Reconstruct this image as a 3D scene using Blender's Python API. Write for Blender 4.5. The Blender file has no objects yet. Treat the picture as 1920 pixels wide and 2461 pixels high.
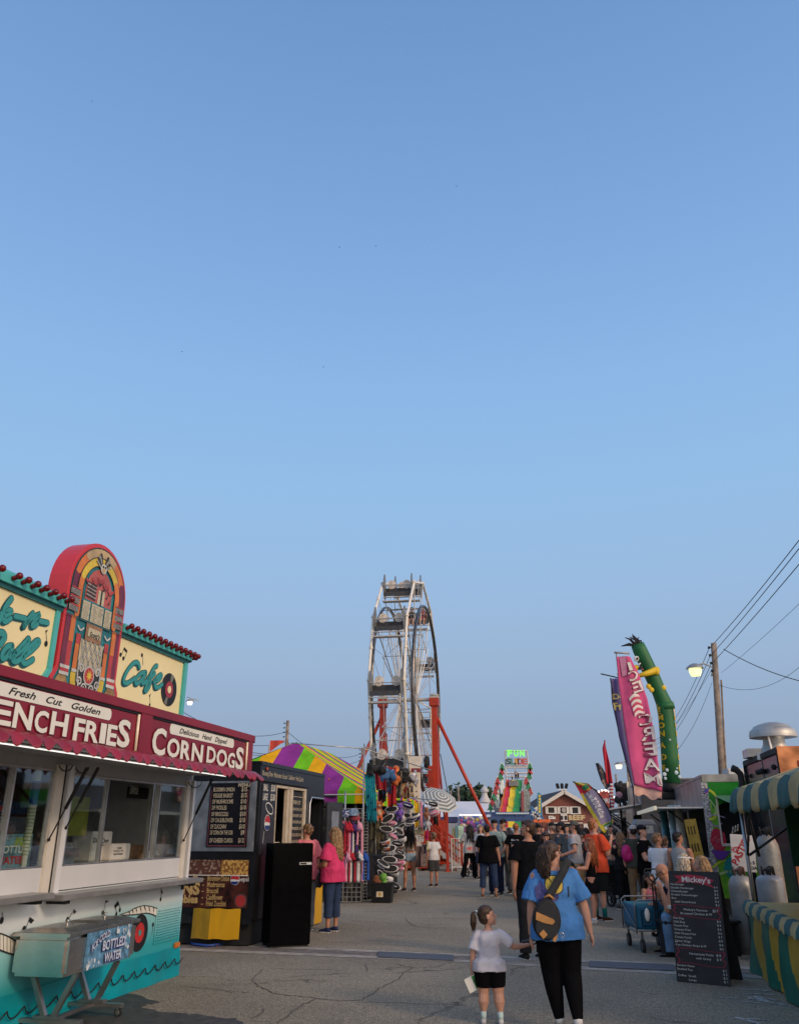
import bpy, bmesh, math, random
from mathutils import Vector, Matrix, noise
R=math.radians
random.seed(7)
scene=bpy.context.scene
col=scene.collection
# ---------------------------------------------------------------- camera
FPX=1960.0; TH=R(21.25); CAMH=1.62; CX,CY=960.0,1230.5
cd=bpy.data.cameras.new('camera'); cam=bpy.data.objects.new('camera',cd); col.objects.link(cam)
cam.location=(0,0,CAMH); cam.rotation_euler=(R(90)+TH,0,0)
cd.sensor_fit='VERTICAL'; cd.sensor_height=36; cd.lens=FPX/2461*36; cd.clip_start=.05; cd.clip_end=3000
scene.camera=cam
# ---------------------------------------------------------------- sky and sun
SAZ=R(134); SEL=R(27)                     # sun: behind the camera, to the right
sdir=Vector((math.sin(SAZ)*math.cos(SEL),math.cos(SAZ)*math.cos(SEL),math.sin(SEL)))
w=bpy.data.worlds.new('World'); scene.world=w; w.use_nodes=True
nt=w.node_tree; nt.nodes.clear()
def N(t,**k):
    n=nt.nodes.new(t)
    for a,b in k.items(): setattr(n,a,b)
    return n
out=N('ShaderNodeOutputWorld'); bg=N('ShaderNodeBackground'); bg.inputs[1].default_value=1.0
sky=N('ShaderNodeTexSky',sky_type='NISHITA'); sky.sun_disc=False; sky.sun_elevation=SEL; sky.sun_rotation=SAZ; sky.dust_density=2.5; sky.ozone_density=2.0
tc=N('ShaderNodeTexCoord'); sep=N('ShaderNodeSeparateXYZ'); nt.links.new(tc.outputs['Generated'],sep.inputs[0])
ramp=N('ShaderNodeValToRGB'); nt.links.new(sep.outputs['Z'],ramp.inputs[0])
def srgb(r,g,b):
    f=lambda v:(v/255/12.92) if v/255<=.04045 else ((v/255+.055)/1.055)**2.4
    return (f(r),f(g),f(b))
stops=[(-.02,(136,151,174)),(.02,(146,163,188)),(.09,(154,174,201)),(.18,(162,188,219)),(.27,(161,195,233)),(.38,(155,198,241)),(.5,(147,191,241)),(.64,(133,176,231)),(.82,(113,156,210)),(1,(98,140,196))]
e=ramp.color_ramp.elements
while len(e)<len(stops): e.new(.5)
for el,(p,c) in zip(e,stops): el.position=max(0,p); el.color=(*srgb(*c),1)
dot=N('ShaderNodeVectorMath',operation='DOT_PRODUCT'); nt.links.new(tc.outputs['Generated'],dot.inputs[0]); dot.inputs[1].default_value=(math.sin(SAZ),math.cos(SAZ),.12)
mr=N('ShaderNodeMapRange'); mr.inputs[1].default_value=.05; mr.inputs[2].default_value=1.0; mr.inputs[3].default_value=0; mr.inputs[4].default_value=1.0; mr.interpolation_type='SMOOTHSTEP'
nt.links.new(dot.outputs['Value'],mr.inputs[0])
glow=N('ShaderNodeMix',data_type='RGBA',blend_type='ADD'); glow.inputs[7].default_value=(1.45,1.05,.68,1)
nt.links.new(mr.outputs[0],glow.inputs[0]); nt.links.new(ramp.outputs[0],glow.inputs[6])
sk=N('ShaderNodeVectorMath',operation='SCALE'); sk.inputs['Scale'].default_value=.05; nt.links.new(sky.outputs[0],sk.inputs[0])
mx=N('ShaderNodeMix',data_type='RGBA'); mx.inputs[0].default_value=.12
nt.links.new(glow.outputs[2],mx.inputs[6]); nt.links.new(sk.outputs[0],mx.inputs[7])
nt.links.new(mx.outputs[2],bg.inputs[0]); nt.links.new(bg.outputs[0],out.inputs[0])
sl=bpy.data.lights.new('sun','SUN'); sl.energy=1.35; sl.angle=R(9); sl.color=(1,.72,.47)
so=bpy.data.objects.new('sun',sl); col.objects.link(so); so.rotation_euler=sdir.to_track_quat('Z','Y').to_euler(); so.location=(20,-20,30)
vs=scene.view_settings; vs.view_transform='Standard'; vs.look='None'; vs.exposure=0.0; vs.gamma=1
# ---------------------------------------------------------------- photo geometry helpers (where things stand, in metres)
def ray(x,y):
    u=x-CX; v=CY-y
    return (u, FPX*math.cos(TH)-v*math.sin(TH), FPX*math.sin(TH)+v*math.cos(TH))
def at(x,y,Y):
    r=ray(x,y); t=Y/r[1]; return Vector((r[0]*t,Y,CAMH+r[2]*t))
def gp(x,y,z=0):
    r=ray(x,y); t=(z-CAMH)/r[2]; return Vector((r[0]*t,r[1]*t,z))
class Fr:
    def __init__(s,ox,oy,deg): s.ox,s.oy,s.a=ox,oy,R(deg)
    def uv(s,x,y,yo=0):
        r=ray(x,y); ca,sa=math.cos(s.a),math.sin(s.a)
        t=(yo-s.ox*sa+s.oy*ca)/(-r[0]*sa+r[1]*ca)
        X,Y=r[0]*t-s.ox,r[1]*t-s.oy
        return (X*ca+Y*sa, CAMH+r[2]*t)
# ---------------------------------------------------------------- materials
MC={}
def mat(name,c,r=.6,metal=0,var=.1,sc=6,bump=0,bsc=60,emit=0,trans=0,spec=.4,coat=0,c2=None,c2t=.55,dirt=0,sheen=0):
    if name in MC: return MC[name]
    m=bpy.data.materials.new(name); m.use_nodes=True; t=m.node_tree; t.nodes.clear()
    n=lambda k:t.nodes.new(k); L=t.links.new
    o=n('ShaderNodeOutputMaterial'); p=n('ShaderNodeBsdfPrincipled'); L(p.outputs[0],o.inputs[0])
    c=tuple(c)
    p.inputs['Base Color'].default_value=(*c,1); p.inputs['Roughness'].default_value=r; p.inputs['Metallic'].default_value=metal
    p.inputs['Specular IOR Level'].default_value=spec; p.inputs['Coat Weight'].default_value=coat
    if sheen: p.inputs['Sheen Weight'].default_value=sheen
    tcn=n('ShaderNodeTexCoord')
    if var>0 or c2:
        ns=n('ShaderNodeTexNoise'); ns.inputs['Scale'].default_value=sc; ns.inputs['Detail'].default_value=5; L(tcn.outputs['Object'],ns.inputs['Vector'])
        cr=n('ShaderNodeValToRGB'); L(ns.outputs[0],cr.inputs[0])
        a=tuple(max(0,v*(1-var*1.6)) for v in c); b=tuple(min(1,v*(1+var*1.4)) for v in c)
        cr.color_ramp.elements[0].position=.3; cr.color_ramp.elements[1].position=.7
        cr.color_ramp.elements[0].color=(*a,1); cr.color_ramp.elements[1].color=(*b,1)
        if c2:
            el=cr.color_ramp.elements; el[0].color=(*c,1); el[0].position=c2t-.03; el[1].position=c2t+.03; el[1].color=(*c2,1)
        src=cr.outputs[0]
        if dirt:
            n2=n('ShaderNodeTexNoise'); n2.inputs['Scale'].default_value=2.3; n2.inputs['Detail'].default_value=8; n2.inputs['Roughness'].default_value=.7; L(tcn.outputs['Object'],n2.inputs['Vector'])
            r2=n('ShaderNodeValToRGB'); r2.color_ramp.elements[0].position=.45; r2.color_ramp.elements[1].position=.72; L(n2.outputs[0],r2.inputs[0])
            ml=n('ShaderNodeMath'); ml.operation='MULTIPLY'; ml.inputs[1].default_value=dirt; L(r2.outputs[0],ml.inputs[0])
            mxx=n('ShaderNodeMix'); mxx.data_type='RGBA'; L(ml.outputs[0],mxx.inputs[0]); L(src,mxx.inputs[6]); mxx.inputs[7].default_value=(.09,.065,.045,1); src=mxx.outputs[2]
        L(src,p.inputs['Base Color'])
        rr=n('ShaderNodeMapRange'); rr.inputs[3].default_value=max(.02,r-.08); rr.inputs[4].default_value=min(1,r+.1); L(ns.outputs[0],rr.inputs[0]); L(rr.outputs[0],p.inputs['Roughness'])
    if bump:
        nb=n('ShaderNodeTexNoise'); nb.inputs['Scale'].default_value=bsc; nb.inputs['Detail'].default_value=4; L(tcn.outputs['Object'],nb.inputs['Vector'])
        bn=n('ShaderNodeBump'); bn.inputs['Strength'].default_value=bump; bn.inputs['Distance'].default_value=.02; L(nb.outputs[0],bn.inputs['Height']); L(bn.outputs[0],p.inputs['Normal'])
    if emit:
        p.inputs['Emission Color'].default_value=(*c,1); p.inputs['Emission Strength'].default_value=emit
    MC[name]=m; return m
def S(*c): return srgb(*c)
def stripes(name,cols,axis='X',period=1.0,r=.6,offset=0,bump=.15,dirt=0):
    """hard colour stripes along one object axis; cols=[(fraction,colour)...]"""
    if name in MC: return MC[name]
    m=mat(name,cols[0][1],r,var=0,bump=bump,bsc=9); t=m.node_tree; n=lambda k:t.nodes.new(k); L=t.links.new
    p=[q for q in t.nodes if q.type=='BSDF_PRINCIPLED'][0]
    tcn=n('ShaderNodeTexCoord'); s=n('ShaderNodeSeparateXYZ'); L(tcn.outputs['Object'],s.inputs[0])
    a=n('ShaderNodeMath'); a.operation='MULTIPLY_ADD'; a.inputs[1].default_value=1/period; a.inputs[2].default_value=offset; L(s.outputs[axis],a.inputs[0])
    f=n('ShaderNodeMath'); f.operation='FRACT'; L(a.outputs[0],f.inputs[0])
    cr=n('ShaderNodeValToRGB'); cr.color_ramp.interpolation='CONSTANT'; L(f.outputs[0],cr.inputs[0])
    el=cr.color_ramp.elements
    while len(el)<len(cols): el.new(.5)
    acc=0
    for e_,(fr,c) in zip(el,cols):
        e_.position=acc; e_.color=(*c,1); acc+=fr
    src=cr.outputs[0]
    ns=n('ShaderNodeTexNoise'); ns.inputs['Scale'].default_value=3; ns.inputs['Detail'].default_value=6; L(tcn.outputs['Object'],ns.inputs['Vector'])
    mp=n('ShaderNodeMapRange'); mp.inputs[3].default_value=.78-dirt; mp.inputs[4].default_value=1.15; L(ns.outputs[0],mp.inputs[0])
    vm=n('ShaderNodeVectorMath'); vm.operation='SCALE'; L(src,vm.inputs[0]); L(mp.outputs[0],vm.inputs['Scale']); L(vm.outputs[0],p.inputs['Base Color'])
    return m
def glassm(name='window glass',tint=(.85,.9,.9),k=1.0):
    if name in MC: return MC[name]
    m=bpy.data.materials.new(name); m.use_nodes=True; t=m.node_tree; t.nodes.clear(); n=lambda k:t.nodes.new(k); L=t.links.new
    o=n('ShaderNodeOutputMaterial'); mxs=n('ShaderNodeMixShader'); tr=n('ShaderNodeBsdfTransparent'); gl=n('ShaderNodeBsdfGlossy'); fr=n('ShaderNodeLayerWeight'); fr.inputs[0].default_value=.12
    tr.inputs[0].default_value=(*tint,1); gl.inputs['Roughness'].default_value=.03; gl.inputs[0].default_value=(k,k,k,1)
    fq=n('ShaderNodeMapRange'); fq.inputs[3].default_value=.05; fq.inputs[4].default_value=.55; L(fr.outputs['Facing'],fq.inputs[0]); L(fq.outputs[0],mxs.inputs[0]); L(tr.outputs[0],mxs.inputs[1]); L(gl.outputs[0],mxs.inputs[2]); L(mxs.outputs[0],o.inputs[0]); MC[name]=m; return m
# ---------------------------------------------------------------- mesh builder
class MB:
    def __init__(s): s.v=[]; s.f=[]; s.m=[]; s.T=Matrix.Identity(4)
    def _add(s,vs_,fs,m=0):
        b=len(s.v); s.v+=[s.T@Vector(p) for p in vs_]; s.f+=[tuple(b+i for i in f) for f in fs]; s.m+=[m]*len(fs); return s
    def box(s,x0,x1,y0,y1,z0,z1,m=0):
        vs_=[(x,y,z) for z in (z0,z1) for y in (y0,y1) for x in (x0,x1)]
        return s._add(vs_,[(0,2,3,1),(4,5,7,6),(0,1,5,4),(2,6,7,3),(0,4,6,2),(1,3,7,5)],m)
    def obox(s,c,size,rot=(0,0,0),m=0):
        from mathutils import Euler
        q=Euler([R(a) for a in rot]).to_matrix(); c=Vector(c); x,y,z=[d/2 for d in size]
        vs_=[c+q@Vector((i,j,k)) for k in (-z,z) for j in (-y,y) for i in (-x,x)]
        return s._add(vs_,[(0,2,3,1),(4,5,7,6),(0,1,5,4),(2,6,7,3),(0,4,6,2),(1,3,7,5)],m)
    def bar(s,a,b,w_,h_=None,m=0,up=(0,0,1)):
        a=Vector(a); b=Vector(b); d=(b-a).normalized(); u=Vector(up)
        if abs(d.dot(u))>.97: u=Vector((0,1,0))
        x=d.cross(u).normalized(); y=x.cross(d); h_=h_ or w_
        vs_=[p+x*(i*w_/2)+y*(j*h_/2) for p in (a,b) for i,j in ((-1,-1),(1,-1),(1,1),(-1,1))]
        return s._add(vs_,[(0,1,2,3),(7,6,5,4),(0,4,5,1),(1,5,6,2),(2,6,7,3),(3,7,4,0)],m)
    def tube(s,pts,r,n=8,m=0,closed=False,flat=1.0):
        pts=[Vector(p) for p in pts]; k=len(pts); rs=r if isinstance(r,(list,tuple)) else [r]*k
        vs_=[]; prev=None
        for i,p in enumerate(pts):
            a=pts[(i-1)%k] if closed or i>0 else p; b=pts[(i+1)%k] if closed or i<k-1 else p
            d=(b-a); d=d.normalized() if d.length>1e-9 else Vector((0,0,1))
            if prev is None:
                u=Vector((0,0,1)) if abs(d.z)<.9 else Vector((1,0,0)); x=d.cross(u).normalized()
            else:
                x=prev-d*prev.dot(d); x=x.normalized() if x.length>1e-6 else d.orthogonal().normalized()
            prev=x; y=d.cross(x)
            for j in range(n):
                t=2*math.pi*j/n; vs_.append(p+x*(math.cos(t)*rs[i])+y*(math.sin(t)*rs[i]*flat))
        fs=[]
        for i in range(k if closed else k-1):
            for j in range(n):
                a=i*n+j; b=i*n+(j+1)%n; c=((i+1)%k)*n+(j+1)%n; d_=((i+1)%k)*n+j; fs.append((a,b,c,d_))
        if not closed: fs.append(tuple(range(n-1,-1,-1))); fs.append(tuple((k-1)*n+j for j in range(n)))
        return s._add(vs_,fs,m)
    def lathe(s,prof,c=(0,0,0),n=20,m=0,axis='Z',sx=1,sy=1):
        c=Vector(c); vs_=[]
        for r_,h in prof:
            for j in range(n):
                t=2*math.pi*j/n; a,b=math.cos(t)*r_*sx,math.sin(t)*r_*sy
                vs_.append(c+(Vector((a,b,h)) if axis=='Z' else Vector((h,a,b)) if axis=='X' else Vector((b,h,a))))
        fs=[]
        for i in range(len(prof)-1):
            for j in range(n): fs.append((i*n+j,i*n+(j+1)%n,(i+1)*n+(j+1)%n,(i+1)*n+j))
        if prof[0][0]>1e-6: fs.append(tuple(range(n-1,-1,-1)))
        if prof[-1][0]>1e-6: fs.append(tuple((len(prof)-1)*n+j for j in range(n)))
        return s._add(vs_,fs,m)
    def ball(s,c,rx,ry=None,rz=None,n=12,m=0,rot=None):
        ry=ry or rx; rz=rz or rx; c=Vector(c); k=max(5,n//2+1); vs_=[]; fs=[]
        q=rot or Matrix.Identity(3)
        for i in range(k):
            ph=math.pi*(i+.0)/(k-1)
            for j in range(n):
                t=2*math.pi*j/n; vs_.append(c+q@Vector((math.cos(t)*math.sin(ph)*rx,math.sin(t)*math.sin(ph)*ry,-math.cos(ph)*rz)))
        for i in range(k-1):
            for j in range(n): fs.append((i*n+j,i*n+(j+1)%n,(i+1)*n+(j+1)%n,(i+1)*n+j))
        return s._add(vs_,fs,m)
    def loft(s,rings,m=0,cap=True):
        n=len(rings[0]); vs_=[p for r_ in rings for p in r_]; fs=[]
        for i in range(len(rings)-1):
            for j in range(n): fs.append((i*n+j,i*n+(j+1)%n,(i+1)*n+(j+1)%n,(i+1)*n+j))
        if cap: fs.append(tuple(range(n-1,-1,-1))); fs.append(tuple((len(rings)-1)*n+j for j in range(n)))
        return s._add(vs_,fs,m)
    def quad(s,a,b,c,d,m=0): return s._add([a,b,c,d],[(0,1,2,3)],m)
    def poly(s,pts,m=0): return s._add(pts,[tuple(range(len(pts)))],m)
    def fl(s,pts,y,m=0,th=.002):
        """outline pts (x,z) on a plane facing -Y, th thick; outlines may be concave"""
        a=sum(pts[i][0]*pts[(i+1)%len(pts)][1]-pts[(i+1)%len(pts)][0]*pts[i][1] for i in range(len(pts)))
        if a<0: pts=pts[::-1]
        n=len(pts); vs_=[(p[0],y-th,p[1]) for p in pts]+[(p[0],y,p[1]) for p in pts]
        fs=[tuple(range(n)),tuple(range(2*n-1,n-1,-1))]+[(i,i+n,(i+1)%n+n,(i+1)%n) for i in range(n)]
        return s._add(vs_,fs,m)
    def stroke(s,pts,wd,y,m=0,smooth=True,th=.002,taper=None):
        P=[Vector((p[0],p[1])) for p in pts]
        if smooth and len(P)>2:
            Q=[]
            for i in range(len(P)-1):
                p0=P[max(i-1,0)];p1=P[i];p2=P[i+1];p3=P[min(i+2,len(P)-1)]
                for k in range(6):
                    t=k/6; Q.append(.5*((2*p1)+(p2-p0)*t+(2*p0-5*p1+4*p2-p3)*t*t+(3*p1-p0-3*p2+p3)*t**3))
            Q.append(P[-1]); P=Q
        n=len(P); Lp=[];Rp=[]
        for i,p in enumerate(P):
            d=(P[min(i+1,n-1)]-P[max(i-1,0)]); d=d.normalized() if d.length>1e-9 else Vector((1,0)); q=Vector((-d.y,d.x))
            ww=(wd if not taper else wd*(taper[0]+(taper[1]-taper[0])*i/(n-1)))/2
            Lp.append(p+q*ww); Rp.append(p-q*ww)
        for i in range(n-1):
            yy=y-th-(i%2)*.00015
            s._add([(Rp[i].x,yy,Rp[i].y),(Rp[i+1].x,yy,Rp[i+1].y),(Lp[i+1].x,yy,Lp[i+1].y),(Lp[i].x,yy,Lp[i].y)],[(0,1,2,3)],m)
        for e_,k in ((P[0],0),(P[-1],1)):
            ww=(wd if not taper else wd*taper[k])/2
            s.poly([(e_.x+math.cos(2*math.pi*j/12)*ww,y-th-.0004,e_.y+math.sin(2*math.pi*j/12)*ww) for j in range(12)],m)
        return s
    def disc(s,cx,cz,r,y,m=0,n=28,sx=1,th=.002): return s.fl([(cx+math.cos(2*math.pi*j/n)*r*sx,cz+math.sin(2*math.pi*j/n)*r) for j in range(n)],y,m,th)
    def mark(s):
        if not hasattr(s,'cuts'): s.cuts=[]
        s.cuts.append((len(s.v),len(s.f))); return s
    def each(s,name,mats,parent=None,**k):
        """one object per marked piece"""
        c=s.cuts+[(len(s.v),len(s.f))]; r_=[]
        if c[0]!=(0,0): c=[(0,0)]+c
        for (v0,f0),(v1,f1) in zip(c[:-1],c[1:]):
            if v0==v1: continue
            m=MB(); m.v=s.v[v0:v1]; m.f=[tuple(i-v0 for i in f) for f in s.f[f0:f1]]; m.m=s.m[f0:f1]; r_.append(m.build(name,mats,parent,**k))
        return r_
    def build(s,name,mats,parent=None,smooth=False,bev=0,remesh=0,sm=0,disp=None,auto=None):
        if name=='lettering' and len(getattr(s,'cuts',()))>1: return s.each('lettering',mats,parent)[0]
        me=bpy.data.meshes.new(name); me.from_pydata([tuple(p) for p in s.v],[],s.f); 
        mats=mats if isinstance(mats,(list,tuple)) else [mats]
        for q in mats: me.materials.append(q)
        me.polygons.foreach_set('material_index',s.m)
        me.update()
        if remesh:
            o=bpy.data.objects.new('tmp',me); col.objects.link(o)
            b=bmesh.new(); b.from_mesh(me); bmesh.ops.recalc_face_normals(b,faces=b.faces); b.to_mesh(me); b.free()
            md=o.modifiers.new('r','REMESH'); md.mode='VOXEL'; md.voxel_size=remesh; md.adaptivity=0
            if sm: ms=o.modifiers.new('s','SMOOTH'); ms.factor=.5; ms.iterations=sm
            dg=bpy.context.evaluated_depsgraph_get(); dg.update(); me2=bpy.data.meshes.new_from_object(o.evaluated_get(dg)); bpy.data.objects.remove(o); bpy.data.meshes.remove(me)
            me=me2; me.name=name; me.materials.clear()
            for q in mats: me.materials.append(q)
            smooth=True
        if disp:
            amp,fq=disp[:2]; st=disp[2] if len(disp)>2 else (1,1,1)
            nn=[v.normal.copy() for v in me.vertices]
            for v,nr in zip(me.vertices,nn):
                c=v.co; v.co=c+nr*amp*noise.fractal(Vector((c.x*st[0],c.y*st[1],c.z*st[2]))*fq+Vector((3.3,len(me.vertices)%97,7)),.9,2.1,3)
        if bev or not remesh:
            b=bmesh.new(); b.from_mesh(me)
            if smooth: bmesh.ops.remove_doubles(b,verts=b.verts,dist=2e-5)
            if bev: bmesh.ops.bevel(b,geom=[e_ for e_ in b.edges if len(e_.link_faces)==2 and e_.calc_face_angle(0)>.6],offset=bev,segments=2,affect='EDGES',clamp_overlap=True)
            b.to_mesh(me); b.free()
        if smooth:
            me.polygons.foreach_set('use_smooth',[True]*len(me.polygons))
            if auto:
                me.set_sharp_from_angle(angle=R(auto))
        o=bpy.data.objects.new(name,me); col.objects.link(o)
        if parent: o.parent=parent
        return o
def tag(o,label=None,cat=None,group=None,kind=None):
    if label: o['label']=label
    if cat: o['category']=cat
    if group: o['group']=group
    if kind: o['kind']=kind
    return o
def thing(name,label,cat,loc=(0,0,0),rz=0,group=None,rot=None):
    o=bpy.data.objects.new(name,None); o.empty_display_size=.1; col.objects.link(o); o.location=loc; o.rotation_euler=rot or (0,0,R(rz)); return tag(o,label,cat,group)
def copy_thing(src,loc,rz=None,label=None,rot=None,scale=None):
    c=src.copy(); col.objects.link(c); c.location=loc
    if rz is not None: c.rotation_euler=(0,0,R(rz))
    if rot: c.rotation_euler=rot
    if scale: c.scale=(scale,)*3
    if label: c['label']=label
    def rec(a,b):
        for ch in [q for q in col.objects if q.parent==a]:
            d=ch.copy(); col.objects.link(d); d.parent=b; rec(ch,d)
    kids=[q for q in bpy.data.objects if q.parent==src]
    for ch in kids:
        d=ch.copy(); col.objects.link(d); d.parent=c
        for g in [q for q in bpy.data.objects if q.parent==ch]:
            e_=g.copy(); col.objects.link(e_); e_.parent=d
    return c
_GC={}
def glyph(s_,offset=0,shear=0):
    k=(s_,offset,shear)
    if k in _GC: return _GC[k]
    cu=bpy.data.curves.new('t','FONT'); cu.body=s_; cu.size=1; cu.offset=offset; cu.shear=shear; cu.resolution_u=3; cu.fill_mode='FRONT'
    o=bpy.data.objects.new('t',cu); col.objects.link(o); dg=bpy.context.evaluated_depsgraph_get(); dg.update()
    me=bpy.data.meshes.new_from_object(o.evaluated_get(dg)); bpy.data.objects.remove(o)
    vv=[v.co.copy() for v in me.vertices]; ff=[tuple(p.vertices) for p in me.polygons]; bpy.data.meshes.remove(me)
    _GC[k]=(vv,ff); return _GC[k]
CAPH=.729
def txt(mb,s_,x,z,h,y=0,w=None,m=0,offset=0,shear=0,al='L',curve=None,sx=1,vert=False):
    """lettering on a plane facing -Y. h cap height, x,z baseline start; w fits width"""
    vv,ff=glyph(s_,offset,shear)
    if not vv: return
    x0=min(v.x for v in vv); x1=max(v.x for v in vv); k=h/.69
    kx=(w/(x1-x0)) if w else k*sx
    W=(x1-x0)*kx; xo=x-(W/2 if al=='C' else W if al=='R' else 0)
    P=[]
    for v in vv:
        px_=xo+(v.x-x0)*kx; pz=z+v.y*k
        if curve: px_,pz=curve(px_,pz)
        P.append((px_,y,pz))
    mb.mark(); mb._add(P,ff,m)
def gfit(mb,ch,x0,x1,z0,z1,y=0,m=0,offset=0,grow=0):
    """one glyph fitted to a box"""
    vv,ff=glyph(ch,offset,0)
    vr,_=glyph(ch,0,0)
    a0=min(v.x for v in vr); a1=max(v.x for v in vr); b0=min(v.y for v in vr); b1=max(v.y for v in vr)
    mb._add([(x0+(v.x-a0)/(a1-a0)*(x1-x0),y,z0+(v.y-b0)/(b1-b0)*(z1-z0)) for v in vv],ff,m)
# ================================================================= common materials
white=mat('white painted metal',(.66,.67,.68),.35,var=.04,sc=3)
black=mat('black painted metal',(.012,.012,.014),.35,var=.2,sc=4)
blackm=mat('matt black',(.015,.015,.016),.7)
steel=mat('stainless steel',(.62,.6,.56),.26,1,var=.12,sc=3,bump=.05,bsc=20)
alu=mat('bare aluminium',(.6,.6,.6),.4,1,var=.1)
teal=mat('teal paint',(.03,.27,.26),.4,var=.06)
tealL=mat('light teal paint',(.07,.42,.40),.4,var=.06)
tealD=mat('dark teal paint',(.01,.09,.10),.5)
cream=mat('cream sign face',(.80,.69,.36),.35,var=.03,sc=1.2)
redp=mat('crimson paint',(.215,.006,.018),.38,var=.12,sc=2)
redd=mat('dark crimson paint',(.12,.006,.012),.45,var=.15)
redj=mat('bright red enamel',(.56,.035,.045),.35,var=.05,sc=2)
offw=mat('off white lettering',(.70,.68,.60),.5,var=.03)
darkl=mat('black lettering',(.01,.01,.012),.6,var=0)
bulbred=mat('dark red bulb glass',(.13,.002,.006),.18,var=.2,spec=.35)
glass=glassm()
rub=mat('black rubber',(.02,.02,.02),.8)
# ================================================================= ground
def ground_mat():
    m=bpy.data.materials.new('asphalt'); m.use_nodes=True; t=m.node_tree; n=lambda k:t.nodes.new(k); L=t.links.new
    p=t.nodes['Principled BSDF']; p.inputs['Roughness'].default_value=.9; p.inputs['Specular IOR Level'].default_value=.2
    tcn=n('ShaderNodeTexCoord')
    def nz(sc,d=4,ro=.6):
        q=n('ShaderNodeTexNoise'); q.inputs['Scale'].default_value=sc; q.inputs['Detail'].default_value=d; q.inputs['Roughness'].default_value=ro; L(tcn.outputs['Object'],q.inputs['Vector']); return q
    def rmp(src,a,b,ca,cb):
        q=n('ShaderNodeValToRGB'); q.color_ramp.elements[0].position=a; q.color_ramp.elements[1].position=b; q.color_ramp.elements[0].color=(*ca,1); q.color_ramp.elements[1].color=(*cb,1); L(src,q.inputs[0]); return q
    def mix(f,a,b,bl='MIX'):
        q=n('ShaderNodeMix'); q.data_type='RGBA'; q.blend_type=bl
        if isinstance(f,float): q.inputs[0].default_value=f
        else: L(f,q.inputs[0])
        for i,x in ((6,a),(7,b)):
            if isinstance(x,tuple): q.inputs[i].default_value=(*x,1)
            else: L(x,q.inputs[i])
        return q.outputs[2]
    big=rmp(nz(.35,6).outputs[0],.35,.65,(.212,.19,.152),(.30,.266,.208))
    grit=rmp(nz(55,3,.8).outputs[0],.36,.66,(.25,.25,.25),(1.8,1.76,1.66))
    c=mix(.8,big.outputs[0],grit.outputs[0],'MULTIPLY')
    vo=n('ShaderNodeTexVoronoi'); vo.inputs['Scale'].default_value=90; L(tcn.outputs['Object'],vo.inputs['Vector'])
    sp=rmp(vo.outputs['Distance'],.0,.22,(1,1,1),(0,0,0)); sp2=n('ShaderNodeMath'); sp2.operation='MULTIPLY'; L(sp.outputs[0],sp2.inputs[0]); 
    v3=n('ShaderNodeTexVoronoi'); v3.inputs['Scale'].default_value=90; L(tcn.outputs['Object'],v3.inputs['Vector']); s3=n('ShaderNodeSeparateColor'); L(v3.outputs['Color'],s3.inputs[0]); g3=n('ShaderNodeMath'); g3.operation='GREATER_THAN'; g3.inputs[1].default_value=.8; L(s3.outputs[0],g3.inputs[0]); L(g3.outputs[0],sp2.inputs[1])
    c=mix(sp2.outputs[0],c,(.55,.48,.40))
    co=rmp(nz(30,2,.9).outputs[0],.38,.66,(.72,.72,.72),(1.3,1.3,1.28)); c=mix(.8,c,co.outputs[0],'MULTIPLY')
    mot=rmp(nz(14,4,.7).outputs[0],.35,.68,(.72,.72,.72),(1.22,1.21,1.2)); c=mix(.75,c,mot.outputs[0],'MULTIPLY')
    st=rmp(nz(1.1,5,.7).outputs[0],.55,.8,(0,0,0),(.45,.45,.45)); c=mix(st.outputs[0],c,(.13,.118,.098))
    # long rambling cracks
    mp=n('ShaderNodeMapping'); mp.inputs['Scale'].default_value=(.28,.55,1); mp.inputs['Rotation'].default_value=(0,0,.25)
    ad=n('ShaderNodeVectorMath'); ad.operation='MULTIPLY_ADD'; ad.inputs[1].default_value=(.9,.9,0); L(nz(1.6,5).outputs['Color'],ad.inputs[0]); L(tcn.outputs['Object'],ad.inputs[2]); L(ad.outputs[0],mp.inputs['Vector'])
    vc=n('ShaderNodeTexVoronoi'); vc.feature='DISTANCE_TO_EDGE'; vc.inputs['Scale'].default_value=1.0; L(mp.outputs[0],vc.inputs['Vector'])
    ck=rmp(vc.outputs['Distance'],.002,.008,(1,1,1),(0,0,0))
    br=rmp(nz(.8,3).outputs[0],.42,.55,(0,0,0),(1,1,1)); cm=n('ShaderNodeMath'); cm.operation='MULTIPLY'; L(ck.outputs[0],cm.inputs[0]); L(br.outputs[0],cm.inputs[1])
    c=mix(cm.outputs[0],c,(.09,.08,.068)); L(c,p.inputs['Base Color'])
    bn=n('ShaderNodeBump'); bn.inputs['Strength'].default_value=.5; bn.inputs['Distance'].default_value=.01; L(nz(70,3).outputs[0],bn.inputs['Height']); L(bn.outputs[0],p.inputs['Normal'])
    return m
g=MB(); n_=40
g.quad((-900,-300,0),(900,-300,0),(900,1800,0),(-900,1800,0))
tag(g.build('ground',ground_mat()),kind='structure')
def gribbon(name,pts,wd,z,mt,kind='structure'):
    b=MB(); P=[Vector((p[0],p[1])) for p in pts]
    for i in range(len(P)-1):
        d=(P[i+1]-P[i]).normalized(); q=Vector((-d.y,d.x))*wd/2; a,c=P[i]-d*wd*.2,P[i+1]+d*wd*.2; zz=z+(i%2)*.0004
        b.quad((a.x-q.x,a.y-q.y,zz),(c.x-q.x,c.y-q.y,zz),(c.x+q.x,c.y+q.y,zz),(a.x+q.x,a.y+q.y,zz))
    return tag(b.build(name,mt),kind=kind)
conc=mat('worn concrete',(.34,.305,.26),.85,var=.18,sc=5,bump=.2,dirt=.5)
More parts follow.
